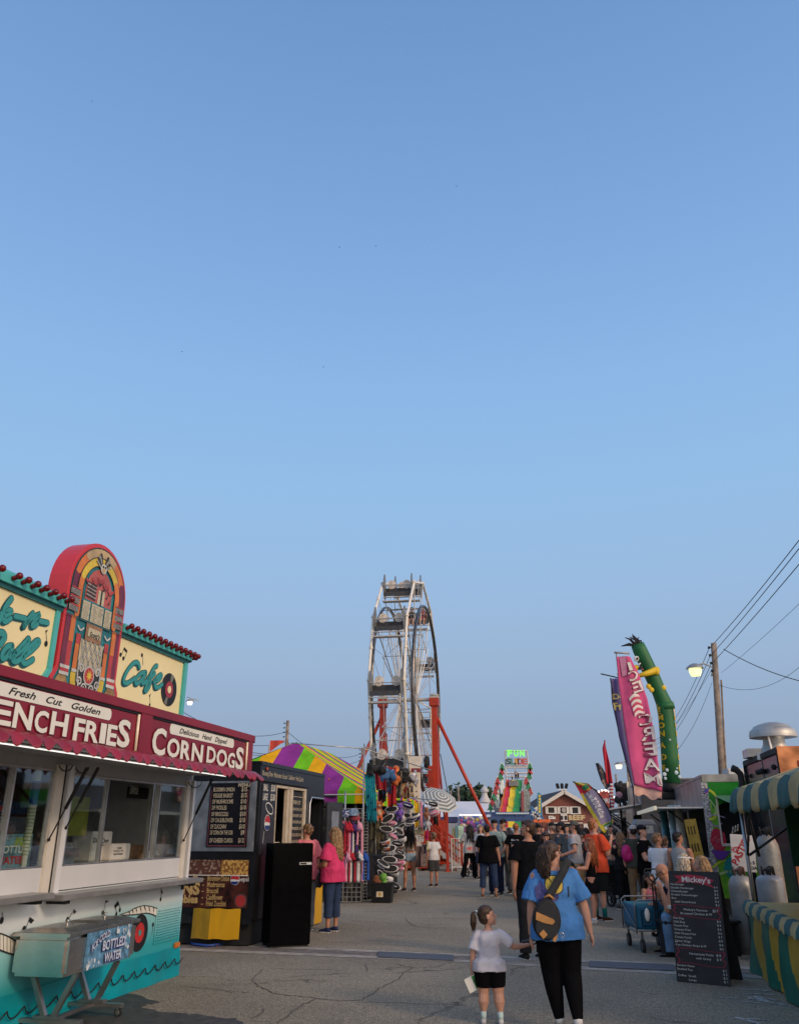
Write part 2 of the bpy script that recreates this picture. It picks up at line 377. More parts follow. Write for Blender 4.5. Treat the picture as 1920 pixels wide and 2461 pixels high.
# drain channel across the street: concrete edges, grating, rubber mats
A=[gp(300,2259),gp(440,2266),gp(1120,2296),gp(1480,2312),gp(1920,2332)]
B_=[gp(300,2277),gp(440,2282),gp(1120,2310),gp(1480,2331),gp(1920,2352)]
b=MB()
for i in range(4):
    for k0,k1,m_,zz in ((-.15,.18,0,.004),(.18,.82,1,.003),(.82,1.2,0,.004)):
        l=lambda a,c,t:(a.x+(c.x-a.x)*t,a.y+(c.y-a.y)*t,zz)
        b.quad(l(A[i],B_[i],k1),l(A[i+1],B_[i+1],k1),l(A[i+1],B_[i+1],k0),l(A[i],B_[i],k0),m_)
tag(b.build('drain_channel',[conc,mat('dirty channel',(.15,.13,.11),.9,var=.3,sc=9)]),kind='structure')
def lerp2(px0,px1,t0,t1,z0,z1):
    def P(px,t):
        def y_on(Q):
            for i in range(len(Q)-1):
                a,c=Q[i],Q[i+1]
                if Q is A: pass
            return None
        ya=2266+(px-440)*(2312-2266)/(1480-440); yb=2282+(px-440)*(2331-2282)/(1480-440)
        a,c=gp(px,ya),gp(px,yb); return a.lerp(c,t)
    a,b2,c,d=P(px0,t0),P(px1,t0),P(px1,t1),P(px0,t1)
    m_=MB()
    top=[(p.x,p.y,z1) for p in (d,c,b2,a)]; bot=[(p.x,p.y,z0) for p in (d,c,b2,a)]
    m_._add(top+bot,[(0,1,2,3)]+[(i,i+4,(i+1)%4+4,(i+1)%4) for i in range(4)])
    return m_
rubmat=mat('grey blue rubber mat',(.075,.08,.095),.7,var=.12)
for p0,p1,lb in ((908,1090,'grey rubber mat over the street drain left of the walking girl'),(1416,1620,'grey rubber mat over the street drain beside the black menu board')):
    tag(lerp2(p0,p1,.15,.9,.004,.016).build('rubber_mat',rubmat),lb,'mat')
gr=MB(); 
for i in range(46):
    px=1150+i*3.3; m_=lerp2(px,px+1.7,.2,.85,.004,.010); gr._add(m_.v,m_.f)
tag(gr.build('drain_grate',mat('pale worn grating',(.33,.3,.26),.7,var=.2)),kind='structure')
crk=mat('dark crack line',(.11,.098,.082),.95)  # dark tone of the ribbons laid along the asphalt cracks
def zz(x,y): return gp(440+x/2.506,2200+y/2.506)
for pts,wd in (([(480,325),(420,395),(450,425),(570,475),(800,500),(940,515),(1060,515),(1150,475),(1180,440),(1290,390),(1320,350),(1390,315),(1280,295)],.015),
    ([(800,505),(700,550),(640,600),(570,650)],.018),([(500,560),(415,625)],.014),([(0,430),(160,445),(300,462),(400,465)],.012),([(540,322),(700,326),(940,330)],.012),([(1060,520),(1300,530),(1700,542)],.012),([(1100,290),(1105,340)],.01),([(760,80),(1000,82),(1200,84)],.012),([(1040,5),(1200,18),(1450,12),(1700,20)],.018),([(1340,20),(1370,50),(1410,70)],.018),([(860,160),(1100,170),(1400,188)],.014),([(1230,118),(1310,122)],.02)):
    P=[]
    for i in range(len(pts)-1):
        a,c=zz(*pts[i]),zz(*pts[i+1]); k=6
        for j in range(k): q=a.lerp(c,j/k); P.append((q.x+random.uniform(-.02,.02),q.y+random.uniform(-.03,.03)))
    q=zz(*pts[-1]); P.append((q.x,q.y)); gribbon('ground_crack',P,wd,.004,crk)
# painted scribbles on the asphalt, lower right
pw=mat('worn white road paint',(.42,.41,.39),.9,var=.3,sc=30,c2=(.12,.11,.1),c2t=.56)
def z6(x,y): return gp(1600+x/2.869,1700+y/2.869)
for a,c,wd in (((525,1945),(690,1958),.05),((535,1975),(735,1985),.05),((510,2030),(640,2042),.045),((560,1995),(590,2015),.05),((600,1990),(655,2030),.05),((640,1995),(700,2038),.05),((690,2035),(820,2055),.05),((380,2002),(500,2012),.03),((480,2140),(640,2184),.06),((560,2150),(700,2160),.05),((700,2010),(760,2025),.04)):
    p,q=z6(*a),z6(*c); gribbon('road_marking',[(p.x,p.y),((p.x+q.x)/2+.01,(p.y+q.y)/2+.01),(q.x,q.y)],wd,.004,pw)
# wet patch beside the cold drink cart
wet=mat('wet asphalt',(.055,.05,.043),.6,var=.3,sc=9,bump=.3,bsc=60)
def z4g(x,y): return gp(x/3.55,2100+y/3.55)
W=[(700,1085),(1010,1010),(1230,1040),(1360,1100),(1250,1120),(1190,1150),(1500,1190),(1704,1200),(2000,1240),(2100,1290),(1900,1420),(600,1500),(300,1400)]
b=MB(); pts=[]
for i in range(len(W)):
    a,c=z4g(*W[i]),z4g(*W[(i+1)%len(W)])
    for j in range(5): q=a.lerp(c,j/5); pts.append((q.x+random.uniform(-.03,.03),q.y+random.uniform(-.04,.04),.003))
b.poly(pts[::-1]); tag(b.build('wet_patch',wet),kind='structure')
# hoses and cables behind the white trailer corner
for k,(pts,c_,r_) in enumerate(([(445,2262),(470,2268),(500,2272),(530,2270)],(.02,.05,.2),.02),([(447,2255),(480,2258),(515,2262),(522,2271)],(.25,.03,.02),.014),([(430,2240),(455,2258),(480,2262),(505,2260)],(.08,.1,.05),.012)) if False else enumerate([([(446,2262),(470,2270),(500,2273),(535,2269)],(.02,.06,.25),.02),([(452,2255),(480,2260),(512,2263),(522,2272)],(.25,.05,.03),.014),([(440,2247),(458,2258),(480,2262),(505,2259)],(.08,.1,.05),.012)]):
    b=MB(); b.tube([gp(x,y,r_+.004) for x,y in pts],r_,6)
    tag(b.build('hose',mat('hose %d'%k,c_,.5),smooth=True),['blue hose lying on the street drain beside the white trailer','red cable curling over the street drain beside the white trailer','thin green cable behind the blue hose at the white trailer corner'][k],'hose')
# ================================================================= white and teal diner trailer (left)
T1=Fr(-2.655,11.05,78)
Z1=lambda x,y:(x/3.64,1280+y/3.64)
Z2=lambda x,y:(260+x/4.484,1440+y/4.484)
Z3=lambda x,y:(x/3.55,1780+y/3.55)
Z4=lambda x,y:(x/3.55,2100+y/3.55)
ZR=lambda x,y:(x/8.4,1390+y/8.4)
def U(p,yo=0): return T1.uv(p[0],p[1],yo)
tr=thing('food_trailer','white and teal diner food trailer with crimson signs and a jukebox on its roof','food trailer',(-2.655,11.05,0),78)
XL=-7.2
def fade_mat():
    m=mat('airbrushed white to teal paint',(.7,.7,.68),.38,var=0); t=m.node_tree; n=lambda k:t.nodes.new(k); L=t.links.new
    p=[q for q in t.nodes if q.type=='BSDF_PRINCIPLED'][0]
    tcn=n('ShaderNodeTexCoord'); s=n('ShaderNodeSeparateXYZ'); L(tcn.outputs['Object'],s.inputs[0])
    ns=n('ShaderNodeTexNoise'); ns.inputs['Scale'].default_value=.8; L(tcn.outputs['Object'],ns.inputs['Vector'])
    a=n('ShaderNodeMath'); a.operation='MULTIPLY_ADD'; a.inputs[1].default_value=.25; L(ns.outputs[0],a.inputs[0]); L(s.outputs['Z'],a.inputs[2])
    cr=n('ShaderNodeValToRGB'); L(a.outputs[0],cr.inputs[0]); el=cr.color_ramp.elements
    el[0].position=.50; el[0].color=(.025,.33,.37,1); el[1].position=1.10; el[1].color=(.62,.67,.68,1); x=el.new(.82); x.color=(.25,.52,.54,1)
    L(cr.outputs[0],p.inputs['Base Color']); return m
fade=fade_mat()
greyp=mat('grey painted frame',(.36,.355,.34),.45,var=.06)
beige=mat('warm white frame',(.62,.57,.49),.4,var=.05)
# body shell
b=MB()
b.box(XL,0,.004,2.4,.3,1.075); b.build('lower_panel',fade,tr)
b=MB()
b.box(XL,0,.0,.05,2.135,2.8); b.box(XL,-5.25,0,.05,1.075,2.135)
b.box(XL,0,2.36,2.4,1.075,1.5); b.box(XL,0,2.36,2.4,2.2,2.8); b.box(XL,-3.0,2.36,2.4,1.5,2.2); b.box(-1.75,0,2.36,2.4,1.5,2.2)
b.box(-.02,0,.05,2.36,1.075,2.8); b.box(XL,XL+.03,.05,2.36,1.075,2.8); b.box(XL,.02,-.01,2.42,2.8,2.86)
b.build('body_shell',greyp,tr)
b=MB(); b.box(XL,-.0,.05,2.36,1.0,1.06); b.build('interior_floor',blackm,tr)
b=MB()
for x0,x1 in ((-5.25,-2.985),(-2.68,-.205)): b.mark(); b.box(x0,x1,-.015,.05,1.085,1.292)
b.each('window_panel',mat('white sliding panel',(.60,.605,.61),.3,var=.05,sc=1.5),tr)
def column(x0,x1,y,m): b=MB(); b.box(x0,x1,y,.05,1.02,2.2); b.build('column',m,tr,bev=.006)
column(-2.99,-2.86,-.03,beige); column(-2.80,-2.72,-.045,white); column(-.205,-.10,-.03,beige); column(-.05,.01,-.045,white)
b=MB()
for x0,x1 in ((-2.86,-2.80),(-2.72,-2.68),(-.10,-.05)): b.mark(); b.box(x0,x1,-.004,.04,1.04,2.2)
b.each('door_seal',rub,tr)
def window(x0,x1,z0,z1,mull,nm='window'):
    f=MB()
    f.box(x0,x1,-.012,.03,z1-.02,z1); f.box(x0,x1,-.012,.03,z0,z0+.012); f.box(x0,x0+.02,-.012,.03,z0,z1); f.box(x1-.02,x1,-.012,.03,z0,z1)
    for mx_ in mull: f.box(mx_-.011,mx_+.011,-.018,.03,z0,z1)
    o=f.build('window',alu,tr)
    g_=MB(); xs=[x0]+list(mull)+[x1]
    for i in range(len(xs)-1):
        if nm=='w2' and i==2: continue
        g_.mark(); g_.box(xs[i]+.01,xs[i+1]-.01,.004+.01*(i%2),.008+.01*(i%2),z0+.01,z1-.01)
    g_.each('pane',glass,o)
def zx(px,py,yo=0): return U(Z3(px,py),yo)[0]
window(-5.25,-2.985,1.295,2.15,[-4.35,-3.58])
window(-2.68,-.205,1.295,2.13,[zx(885,650),zx(845,900)+.02,zx(1275,700),zx(1335,700)],'w2')
# shelves
for x0,x1,z in ((-5.6,-3.10,1.10),(-2.97,-.02,1.07)):
    b=MB(); b.box(x0,x1,-.26,-.012,z-.055,z-.005); b.build('serving_shelf',mat('grey steel shelf',(.36,.35,.34),.35,.6,var=.1),tr,bev=.006)
    b=MB(); 
    for xx in (x0+.15,x1-.15): b.mark(); b.box(xx-.02,xx+.06,-.2,-.01,z-.09,z-.056)
    b.each('shelf_bracket',blackm,tr)
# skirt with wavy piping
b=MB(); nx=120; rows=[]
for j in range(7):
    z=.31-.31*j/6; row=[]
    for i in range(nx+1):
        x=XL+(.01-XL)*i/nx
        row.append((x,-.012-.018*j/6*(1+noise.noise(Vector((x*2.2,0,j*.13)))*2.2)-.006*math.sin(x*9+j*.4),z+.002))
    rows.append(row)
for j in range(6):
    for i in range(nx): b.quad(rows[j+1][i],rows[j+1][i+1],rows[j][i+1],rows[j][i])
b.build('skirt',mat('turquoise vinyl skirt',(.0,.28,.34),.35,var=.15,sc=1.6,bump=.1,bsc=5),tr,smooth=True)
b=MB(); pts=[]
for i in range(360):
    x=XL+.1+(0-XL-.1)*i/359; ph=(x+.02)/.235*2*math.pi
    pts.append((x+.03*math.sin(ph+1),-.05,.165+.032*math.sin(ph)))
b.tube(pts,.0065,5); b.build('wavy_piping',darkl,tr)
# painted music on the lower panel
b=MB(); ly=-.0005
def L4(*p): return [U(Z4(*q)) for q in p]
def note(head,top,flag,r=.022):
    b.mark()
    h_,t_=U(Z4(*head)),U(Z4(*top)); b.disc(h_[0],h_[1],r,ly,0,14,sx=.85); b.stroke([(h_[0]+r*.7,h_[1]),t_],.007,ly,0,smooth=False)
    if flag: b.fl([t_]+L4(*flag),ly,0)
note((1372,218),(1375,125),((1392,160),(1385,175)))
note((878,333),(905,228),((930,232),(905,250)))
note((578,388),(635,305),((655,325),(630,345)))
note((1025,308),(1008,232),None); note((995,345),(985,285),None); b.fl(L4((1008,232),(1018,262),(985,295),(978,272)),ly,0)
note((208,475),(258,370),((295,395),(270,425),(250,410)),.03)
note((18,398),(22,330),None,.028); note((1308,432),(1297,515),None); note((1543,425),(1570,345),((1580,350),(1570,362)))
b.mark()
wk=[(1020,350),(1100,322),(1160,290),(1230,272),(1310,285),(1380,320),(1430,360),(1470,400),(1495,432)]
wb=[(1040,352),(1110,350),(1170,345),(1250,335),(1310,350),(1350,375),(1400,400),(1450,422),(1495,432)]
b.fl([U(Z4(*q)) for q in wk]+[U(Z4(*q)) for q in wb[::-1]],ly,1)
b.stroke([U(Z4(*q)) for q in wk],.009,ly-.003,0); b.stroke([U(Z4(*q)) for q in wb],.009,ly-.003,0)
for i in range(1,len(wk)-1):
    for k in range(2):
        a=Vector(U(Z4(*wk[i]))).lerp(Vector(U(Z4(*wk[i+1]))),k/2); c=Vector(U(Z4(*wb[i]))).lerp(Vector(U(Z4(*wb[i+1]))),k/2); b.stroke([a,c],.004,ly-.002,0,smooth=False)
        d=a.lerp(c,.5); b.stroke([a,d],.016,ly-.0025,0,smooth=False)
b.mark(); wk=[(0,508),(60,530),(120,565),(165,600),(192,635)]; wb=[(0,650),(60,672),(120,690),(180,700),(200,700)]
b.fl([U(Z4(*q)) for q in wk]+[U(Z4(*q)) for q in wb[::-1]],ly,1); b.stroke([U(Z4(*q)) for q in wk],.011,ly-.003,0); b.stroke([U(Z4(*q)) for q in wb],.011,ly-.003,0)
for i in range(4):
    for k in (0,.5): a=Vector(U(Z4(*wk[i]))).lerp(Vector(U(Z4(*wk[i+1]))),k); c=Vector(U(Z4(*wb[i]))).lerp(Vector(U(Z4(*wb[i+1]))),k); b.stroke([a,c],.006,ly-.002,0,smooth=False)
def record(cx,cz,r,y,rl):
    b.mark()
    b.disc(cx,cz,r,y,0,36); b.disc(cx,cz,rl,y-.003,2,28); b.disc(cx,cz,rl*.3,y-.006,3,16)
record(-1.01,.555,.185,ly,.10); record(-2.35,.66,.12,ly,.06)
b.stroke([U(Z4(1175,350)),U(Z4(1180,420)),U(Z4(1165,500))],.006,ly-.01,0)
b.each('painted_music',[darkl,offw,mat('record label red',(.5,.03,.03),.4,var=.05),teal],tr)
b=MB(); v0,v1=U(Z4(1350,300)),U(Z4(1545,500)); x0,x1,z0,z1=-.63,-.06,.43,.76
b.box(x0-.03,x1+.03,-.008,.0,z0-.03,z1+.03)
for i in range(12): z=z0+(z1-z0)*i/12; b.obox(((x0+x1)/2,-.014,z+.012),(x1-x0,.018,.006),(35,0,0))
b.build('vent_grille',fade,tr)
b=MB(); b.box(-.075,-.02,-.012,0,.93,1.0); b.build('door_latch',blackm,tr)
b=MB(); b.box(-.15,-.02,-.03,0,.30,.36); b.build('marker_lamp',mat('amber lens',(.5,.16,.03),.3),tr,bev=.01)
# ---- fascia with signs
FY=-.83
b=MB(); b.box(XL,-.06,FY+.04,-.0,2.262,2.285); b.build('awning_door',mat('awning underside',(.33,.33,.33),.45,var=.06),tr)
b=MB(); b.box(XL,-.12,FY+.03,FY+.09,2.275,2.70,0)
q=[( -.12,FY+.03)]+[(-.12+.17*math.sin(t),FY+.03+.17-.17*math.cos(t)) for t in [math.pi/2*i/8 for i in range(1,9)]]+[(.05,-.02)]
for (xa,ya),(xb,yb) in zip(q[:-1],q[1:]): b.quad((xa,ya,2.275),(xb,yb,2.275),(xb,yb,2.70),(xa,ya,2.70))
b.build('fascia',redp,tr)
b=MB(); b.box(XL,-.12,FY-.015,FY+.1,2.655,2.735); b.box(XL,-.12,FY+.0,FY+.03,2.272,2.292)
q2=[(x*1.0+.0 if i==0 else x+.02*math.sin(i/9*1.5),y-.045) for i,(x,y) in enumerate(q)]
for (xa,ya),(xb,yb) in zip(q2[:-1],q2[1:]):
    b.quad((xa,ya,2.655),(xb,yb,2.655),(xb,yb,2.735),(xa,ya,2.735)); b.quad((xa,ya,2.735),(xb,yb,2.735),(xb-.05,yb+.06,2.74),(xa-.05,ya+.06,2.74))
for x0,x1 in ((-2.985,-2.76),(-.27,-.12)): b.box(x0,x1,FY-.008,FY+.03,2.285,2.66)
b.build('fascia_frame',redp,tr,bev=.004)
b=MB(); b.box(XL,-2.985,FY+.002,FY+.03,2.635,2.656); b.box(-2.76,-.27,FY+.002,FY+.03,2.635,2.656); b.build('shadow_gap',darkl,tr)  # black strip stands in for the shadow under the top rail
for x in (-3.02,-.30):
    b=MB(); b.tube([(x,FY-.0,2.29),(x,FY-.0,2.635)],.014,10); b.build('fluorescent_tube',mat('warm white tube',(.8,.68,.5),.3,var=.05),tr,smooth=True)
def sign(name,letters,Z,plate,ptext,x0,x1,italic,ph):
    b=MB(); b.box(x0,x1,FY+.012,FY+.03,2.30,2.63); o=b.build('sign_panel',mat('crimson sign face',(.205,.006,.018),.35,var=.1,sc=1.5),tr)
    b=MB()
    px0,px1,pz0,pz1=plate; r_=(pz1-pz0)/2*.8
    out_=[(px0,pz0),(px1-r_,pz0)]+[(px1-r_+r_*math.sin(t),(pz0+r_)-r_*math.cos(t)) for t in [math.pi/2*i/5 for i in range(1,6)]]+[(px1-r_+r_*math.cos(t),pz1-r_+r_*math.sin(t)) for t in [math.pi/2*i/5 for i in range(0,6)]]
    out_+=[(px0+r_,pz1)]+[(px0+r_-r_*math.sin(t),pz1-r_+r_*math.cos(t)) for t in [math.pi/2*i/5 for i in range(1,6)]]+[(px0+r_-r_*math.cos(t),pz0+r_-r_*math.sin(t)) for t in [math.pi/2*i/5 for i in range(0,6)]]
    b.fl(out_[1:],FY+.010,0); b.build('sign_plate',offw,o)
    b=MB()
    for w_,xx,ww in ptext: txt(b,w_,xx,pz0+(pz1-pz0)*.26,(pz1-pz0)*.5*ph,FY+.006,w=ww,offset=.018,shear=.35)
    b.build('lettering',darkl,o)
    b=MB(); bo=MB()
    for ch,Lp,Rp,Tp,Bp in letters:
        x0_=U(Z(*Lp),FY)[0] if isinstance(Lp,tuple) else Lp; x1_=U(Z(*Rp),FY)[0] if isinstance(Rp,tuple) else Rp
        z1_=U(Z(*Tp),FY)[1] if isinstance(Tp,tuple) else Tp; z0_=U(Z(*Bp),FY)[1] if isinstance(Bp,tuple) else Bp
        gfit(b,ch,x0_+.012,x1_-.012,z0_+.008,z1_-.008,FY+.002,0,offset=.03)
        gfit(bo,ch,x0_+.012,x1_-.012,z0_+.008,z1_-.008,FY+.006,0,offset=.062)
    b.build('lettering',offw,o); bo.build('letter_outline',redd,o)
sign('fries',[('F',-6.05,-5.72,2.53,2.31),('R',-5.68,-5.34,2.53,2.31),('E',-5.29,(100,1590),(60,1465),(50,1690)),('N',(125,1590),(295,1620),(230,1500),(200,1720)),('C',(308,1640),(430,1650),(380,1555),(370,1755)),('H',(450,1665),(600,1690),(540,1575),(510,1775)),
 ('F',(650,1720),(745,1735),(710,1625),(670,1825)),('R',(750,1745),(865,1770),(820,1650),(800,1835)),('I',(882,1770),(925,1790),(925,1670),(890,1845)),('E',(938,1790),(1025,1800),(985,1680),(975,1865)),('S',(1035,1770),(1145,1740),(1110,1640),(1080,1878))],
 Z1,(-6.6,-3.49,2.522,2.622),[(w_,U(Z1(a,1340+.27*(a-95)),FY)[0],U(Z1(c,1340+.27*(c-95)),FY)[0]-U(Z1(a,1340+.27*(a-95)),FY)[0]) for w_,a,c in (('Fresh',95,330),('Cut',420,560),('Golden',640,890))],XL,-3.04,.3,1.05)
sign('corn',[('C',(480,1550),(625,1560),(590,1395),(570,1685)),('O',(640,1605),(775,1620),(720,1500),(690,1705)),('R',(785,1640),(890,1660),(850,1530),(830,1740)),('N',(905,1660),(1025,1670),(970,1560),(950,1755)),
 ('D',(1065,1690),(1165,1680),(1115,1590),(1095,1765)),('O',(1172,1710),(1285,1715),(1240,1620),(1215,1800)),('G',(1290,1760),(1370,1740),(1345,1655),(1330,1825)),('S',(1380,1740),(1462,1700),(1440,1600),(1415,1835))],
 Z2,(-2.36,-.70,2.528,2.632),[(w_,U(Z2(a,1420+.25*(a-780)),FY)[0],U(Z2(c,1420+.25*(c-780)),FY)[0]-U(Z2(a,1420+.25*(a-780)),FY)[0]) for w_,a,c in (('Delicious',778,990),('Hand',1022,1125),('Dipped',1160,1290))],-2.755,-.315,.3,1.0)
# scalloped valance
b=MB(); dx=.0105; P0=.193; n=int((-.04-(-6.6))/dx); path=[(-6.6+i*dx,FY+.005) for i in range(n)]
path+=[(-.04+.13*math.sin(t),FY+.135-.13*math.cos(t)) for t in [math.pi/2*i/12 for i in range(13)]]
rows=[]
L_=0; prev=path[0]; ss=[]
for p in path: L_+=math.dist(p,prev); ss.append(L_); prev=p
for j in range(6):
    t=j/5; row=[]
    for i,(x,y) in enumerate(path):
        s_=ss[i]; ph=2*math.pi*s_/P0
        zb=2.288-.076-.030*math.cos(ph)-.008*noise.noise(Vector((s_*3,0,0)))
        z=2.300+(zb-2.300)*t
        a=path[max(i-1,0)]; c=path[min(i+1,len(path)-1)]; d=Vector((c[0]-a[0],c[1]-a[1])).normalized(); nx_,ny_=d.y,-d.x
        o_=.02+.09*t**.8+.016*t*math.sin(ph*.5+1.2)+.012*t*math.sin(ph+.6)+.018*t*noise.noise(Vector((s_*4.1,3,0)))
        row.append((x+nx_*o_,y+ny_*o_,z))
    rows.append(row)
for j in range(5):
    for i in range(len(path)-1): b.quad(rows[j+1][i],rows[j+1][i+1],rows[j][i+1],rows[j][i])
vo=b.build('scalloped_valance',mat('crimson vinyl',(.22,.003,.014),.4,var=.2,sc=3,bump=.12,bsc=9,spec=.6),tr,smooth=True)
md=vo.modifiers.new('s','SOLIDIFY'); md.thickness=.004
b=MB(); 
for i in range(24): x=-6.5+i*.28; b.mark(); b.ball((x,FY-.018,2.292),.006,n=6)
b.each('valance_rivet',alu,tr,smooth=True)
litw=mat('lit white tube',(1,.96,.9),.4,var=0,emit=1.1)
zt=U(Z3(300,110),-.55); zt2=U(Z3(1300,262),-.55)
b=MB(); b.tube([(-5.6,-.55,2.236),(-.25,-.55,2.236)],.006,8); b.build('light_tube',litw,tr,smooth=True)
b=MB(); b.tube([(-5.6,-.535,2.25),(-.25,-.535,2.25)],.02,6); b.build('tube_fitting',greyp,tr)
# gas struts
for (tp,bp) in (((840,235),(565,745)),((745,235),(420,845)),((1810,330),(1570,850))):
    tx,tz=U(Z3(*tp),-.5); bx,bz=U(Z3(*bp),-.05)
    a=Vector((tx,-.5,min(tz,2.25))); c=Vector((bx,-.05,bz)); mid=a.lerp(c,.56)
    b=MB(); b.tube([a,mid],.016,8,0); b.tube([mid,c],.007,8,0); b.ball(c,.016,n=8); b.build('gas_strut',blackm,tr,smooth=True)
for cx_,cz_ in ((550,210),(690,225),(1655,350)):
    b=MB(); pts=[]; 
    for i in range(11): t=math.pi*(1+i/10); q=U(Z3(cx_+55*math.cos(t),cz_-50*math.sin(t)*1.0),-.06); pts.append((q[0],-.08,q[1]))
    b.tube(pts,.006,6); b.build('latch_cable',blackm,tr,smooth=True)
# ---- roof signs
def panel(x0,x1,z0=2.78,z1=3.615): b=MB(); b.box(x0,x1,.0,.06,z0,z1); return b.build('roof_sign_panel',cream,tr)
pL=panel(XL,-3.36); pR=panel(-2.17,-.585)
b=MB(); b.box(XL,-3.27,-.03,.09,3.615,3.655,1); b.box(XL,-3.27,-.06,.11,3.655,3.755,0); b.box(-2.18,-.50,-.03,.09,3.615,3.655,1); b.box(-2.18,-.50,-.06,.11,3.655,3.755,0)
b.box(-3.36,-3.29,-.02,.08,3.05,3.615,0); b.box(-.585,-.50,-.03,.08,2.8,3.615,0)
b.fl([(-3.36,3.05),(-3.29,3.05),(-3.36,2.95),(-3.43,2.95)],-.0,0,.03); b.fl([(-3.43,2.78),(-3.36,2.78),(-3.36,2.95),(-3.43,2.95)],-.0,0,.03)
c0=(-.50,.17); arc=[(-.50+.16*math.sin(t),.10-.16*math.cos(t)) for t in [math.pi/2*i/8 for i in range(9)]]+[(-.34,.6)]
for i in range(len(arc)-1):
    a,c=arc[i],arc[i+1]
    b.quad((a[0],a[1],3.655),(c[0],c[1],3.655),(c[0],c[1],3.755),(a[0],a[1],3.755),0); b.quad((a[0],a[1],3.755),(c[0],c[1],3.755),(-.5,.6,3.756),(-.5,.11,3.756),0)
b.build('roof_sign_frame',[tealL,tealD],tr,bev=.004)
b=MB()
for i in range(len(arc)-1):
    a,c=arc[i],arc[i+1]; f=lambda q:(-.5+(q[0]+.5)*.7,.1+(q[1]-.1)*.7+ .0)
    a,c=f(a),f(c); b.quad((a[0],a[1],2.8),(c[0],c[1],2.8),(c[0],c[1],3.655),(a[0],a[1],3.655))
b.build('sign_return',mat('pale grey quilted panel',(.42,.5,.52),.5,var=.15,sc=20),tr,smooth=True)
# raised roof behind the signs
b=MB(); Q=[]
for i in range(15):
    t=math.pi*i/14; Q.append((1.2-1.15*math.cos(t),2.86+ (1.35)*math.sin(t)**.8 if 0<i<14 else 2.86))
rng=[[(x,y,z) for (y,z) in Q] for x in (-7.0,-1.5,-1.1)]
rng[2]=[(-.75,y,2.86+(z-2.86)*.82) for (y,z) in Q]
b.loft(rng); b.build('raised_roof',tealL,tr,smooth=True,auto=40)
# bulbs
def bulb(x,y,z,dx=0,dy=-1,first=None):
    b=MB(); 
    b.tube([(0,0,0),(0,-.045,0)],.022,10); b.ball((0,-.07,.0),.033,n=12); o=b.build('sign_bulb',bulbred,tr,smooth=True); o.location=(x,y,z); o.rotation_euler=(R(-18),0,math.atan2(dx,-dy)); return o
b0=bulb(U(ZR(130,80))[0],-.06,3.705)
def cb(x,y,z,rz=0): o=b0.copy(); col.objects.link(o); o.parent=tr; o.location=(x,y,z); o.rotation_euler=(R(-18),0,rz)
for px_,py_ in ((320,170),(510,250),(690,330),(870,410),(1045,490),(1205,560)): cb(U(ZR(px_,py_))[0]+.0,-.06,3.705)
for k in range(1,9): cb(b0.location.x-.235*k,-.06,3.705)
x_=U(Z2(150,355))[0]-.02
for k in range(13): cb(x_+k*(-.47-x_)/12.5,-.06,3.705)
for t in (25,55,85): cb(-.50+.17*math.sin(R(t)),.10-.17*math.cos(R(t)),3.705,R(t))
# script lettering, traced as brush strokes on the panel
def script(strokes,Z,wd,parent):
    sh=MB(); tp=MB(); hl=MB()
    for s_ in strokes:
        w_=wd
        if isinstance(s_[-1],float): w_=s_[-1]; s_=s_[:-1]
        P=[U(Z(*q)) for q in s_]
        sh.stroke([(x-.022,z-.02) for x,z in P],w_*1.05,-.002,0); sh.stroke(P,w_+.012,-.0045,0)
        tp.stroke(P,w_*.88,-.0075,0)
    sh.build('letter_shadow',tealD,parent); tp.build('lettering',teal,parent)
script([[(335,735),(320,690),(280,685),(225,740),(180,820),(165,890),(200,905),(260,870),(280,850)],
 [(395,790),(350,800),(305,850),(290,900),(320,905),(370,850),(405,800)],[(405,790),(375,860),(365,905),(395,895),(430,860)],
 [(525,720),(500,730),(460,800),(430,880),(400,960),(395,985),(420,975),(445,930),(455,880)],[(425,850),(470,835),(500,800)],
 [(490,885),(540,870),(575,830),(560,815),(520,850),(500,910),(510,950),(545,945),(580,915)]],Z2,.052,pR)
script([[(225,410),(120,560),(20,780),(-30,850),.060],[(20,700),(130,640),(215,640),(230,680),(160,730),(70,770),.040],[(90,760),(70,850),(120,870),(210,810),.050],
 [(300,765),(500,810),.052],[(660,710),(560,840),(480,970),.056],[(480,970),(600,830),(800,720),(700,850),(640,950),(690,970),(750,920),.046],[(800,865),(960,900),.052]],ZR,.065,pL)
script([[(-60,1100),(50,1110),(85,1190),(20,1300),(-60,1370),.066],[(240,1360),(140,1380),(40,1520),(50,1620),(130,1580),(240,1420),.052],[(250,1370),(190,1560),(240,1590),(310,1500),.045],
 [(310,1500),(470,1330),(570,1220),(560,1300),(420,1450),(290,1560),(250,1640),(310,1680),(420,1620),(500,1500),(720,1270),(780,1300),(640,1450),(500,1560),(450,1670),(520,1720),(660,1640),.055]],ZR,.07,pL)
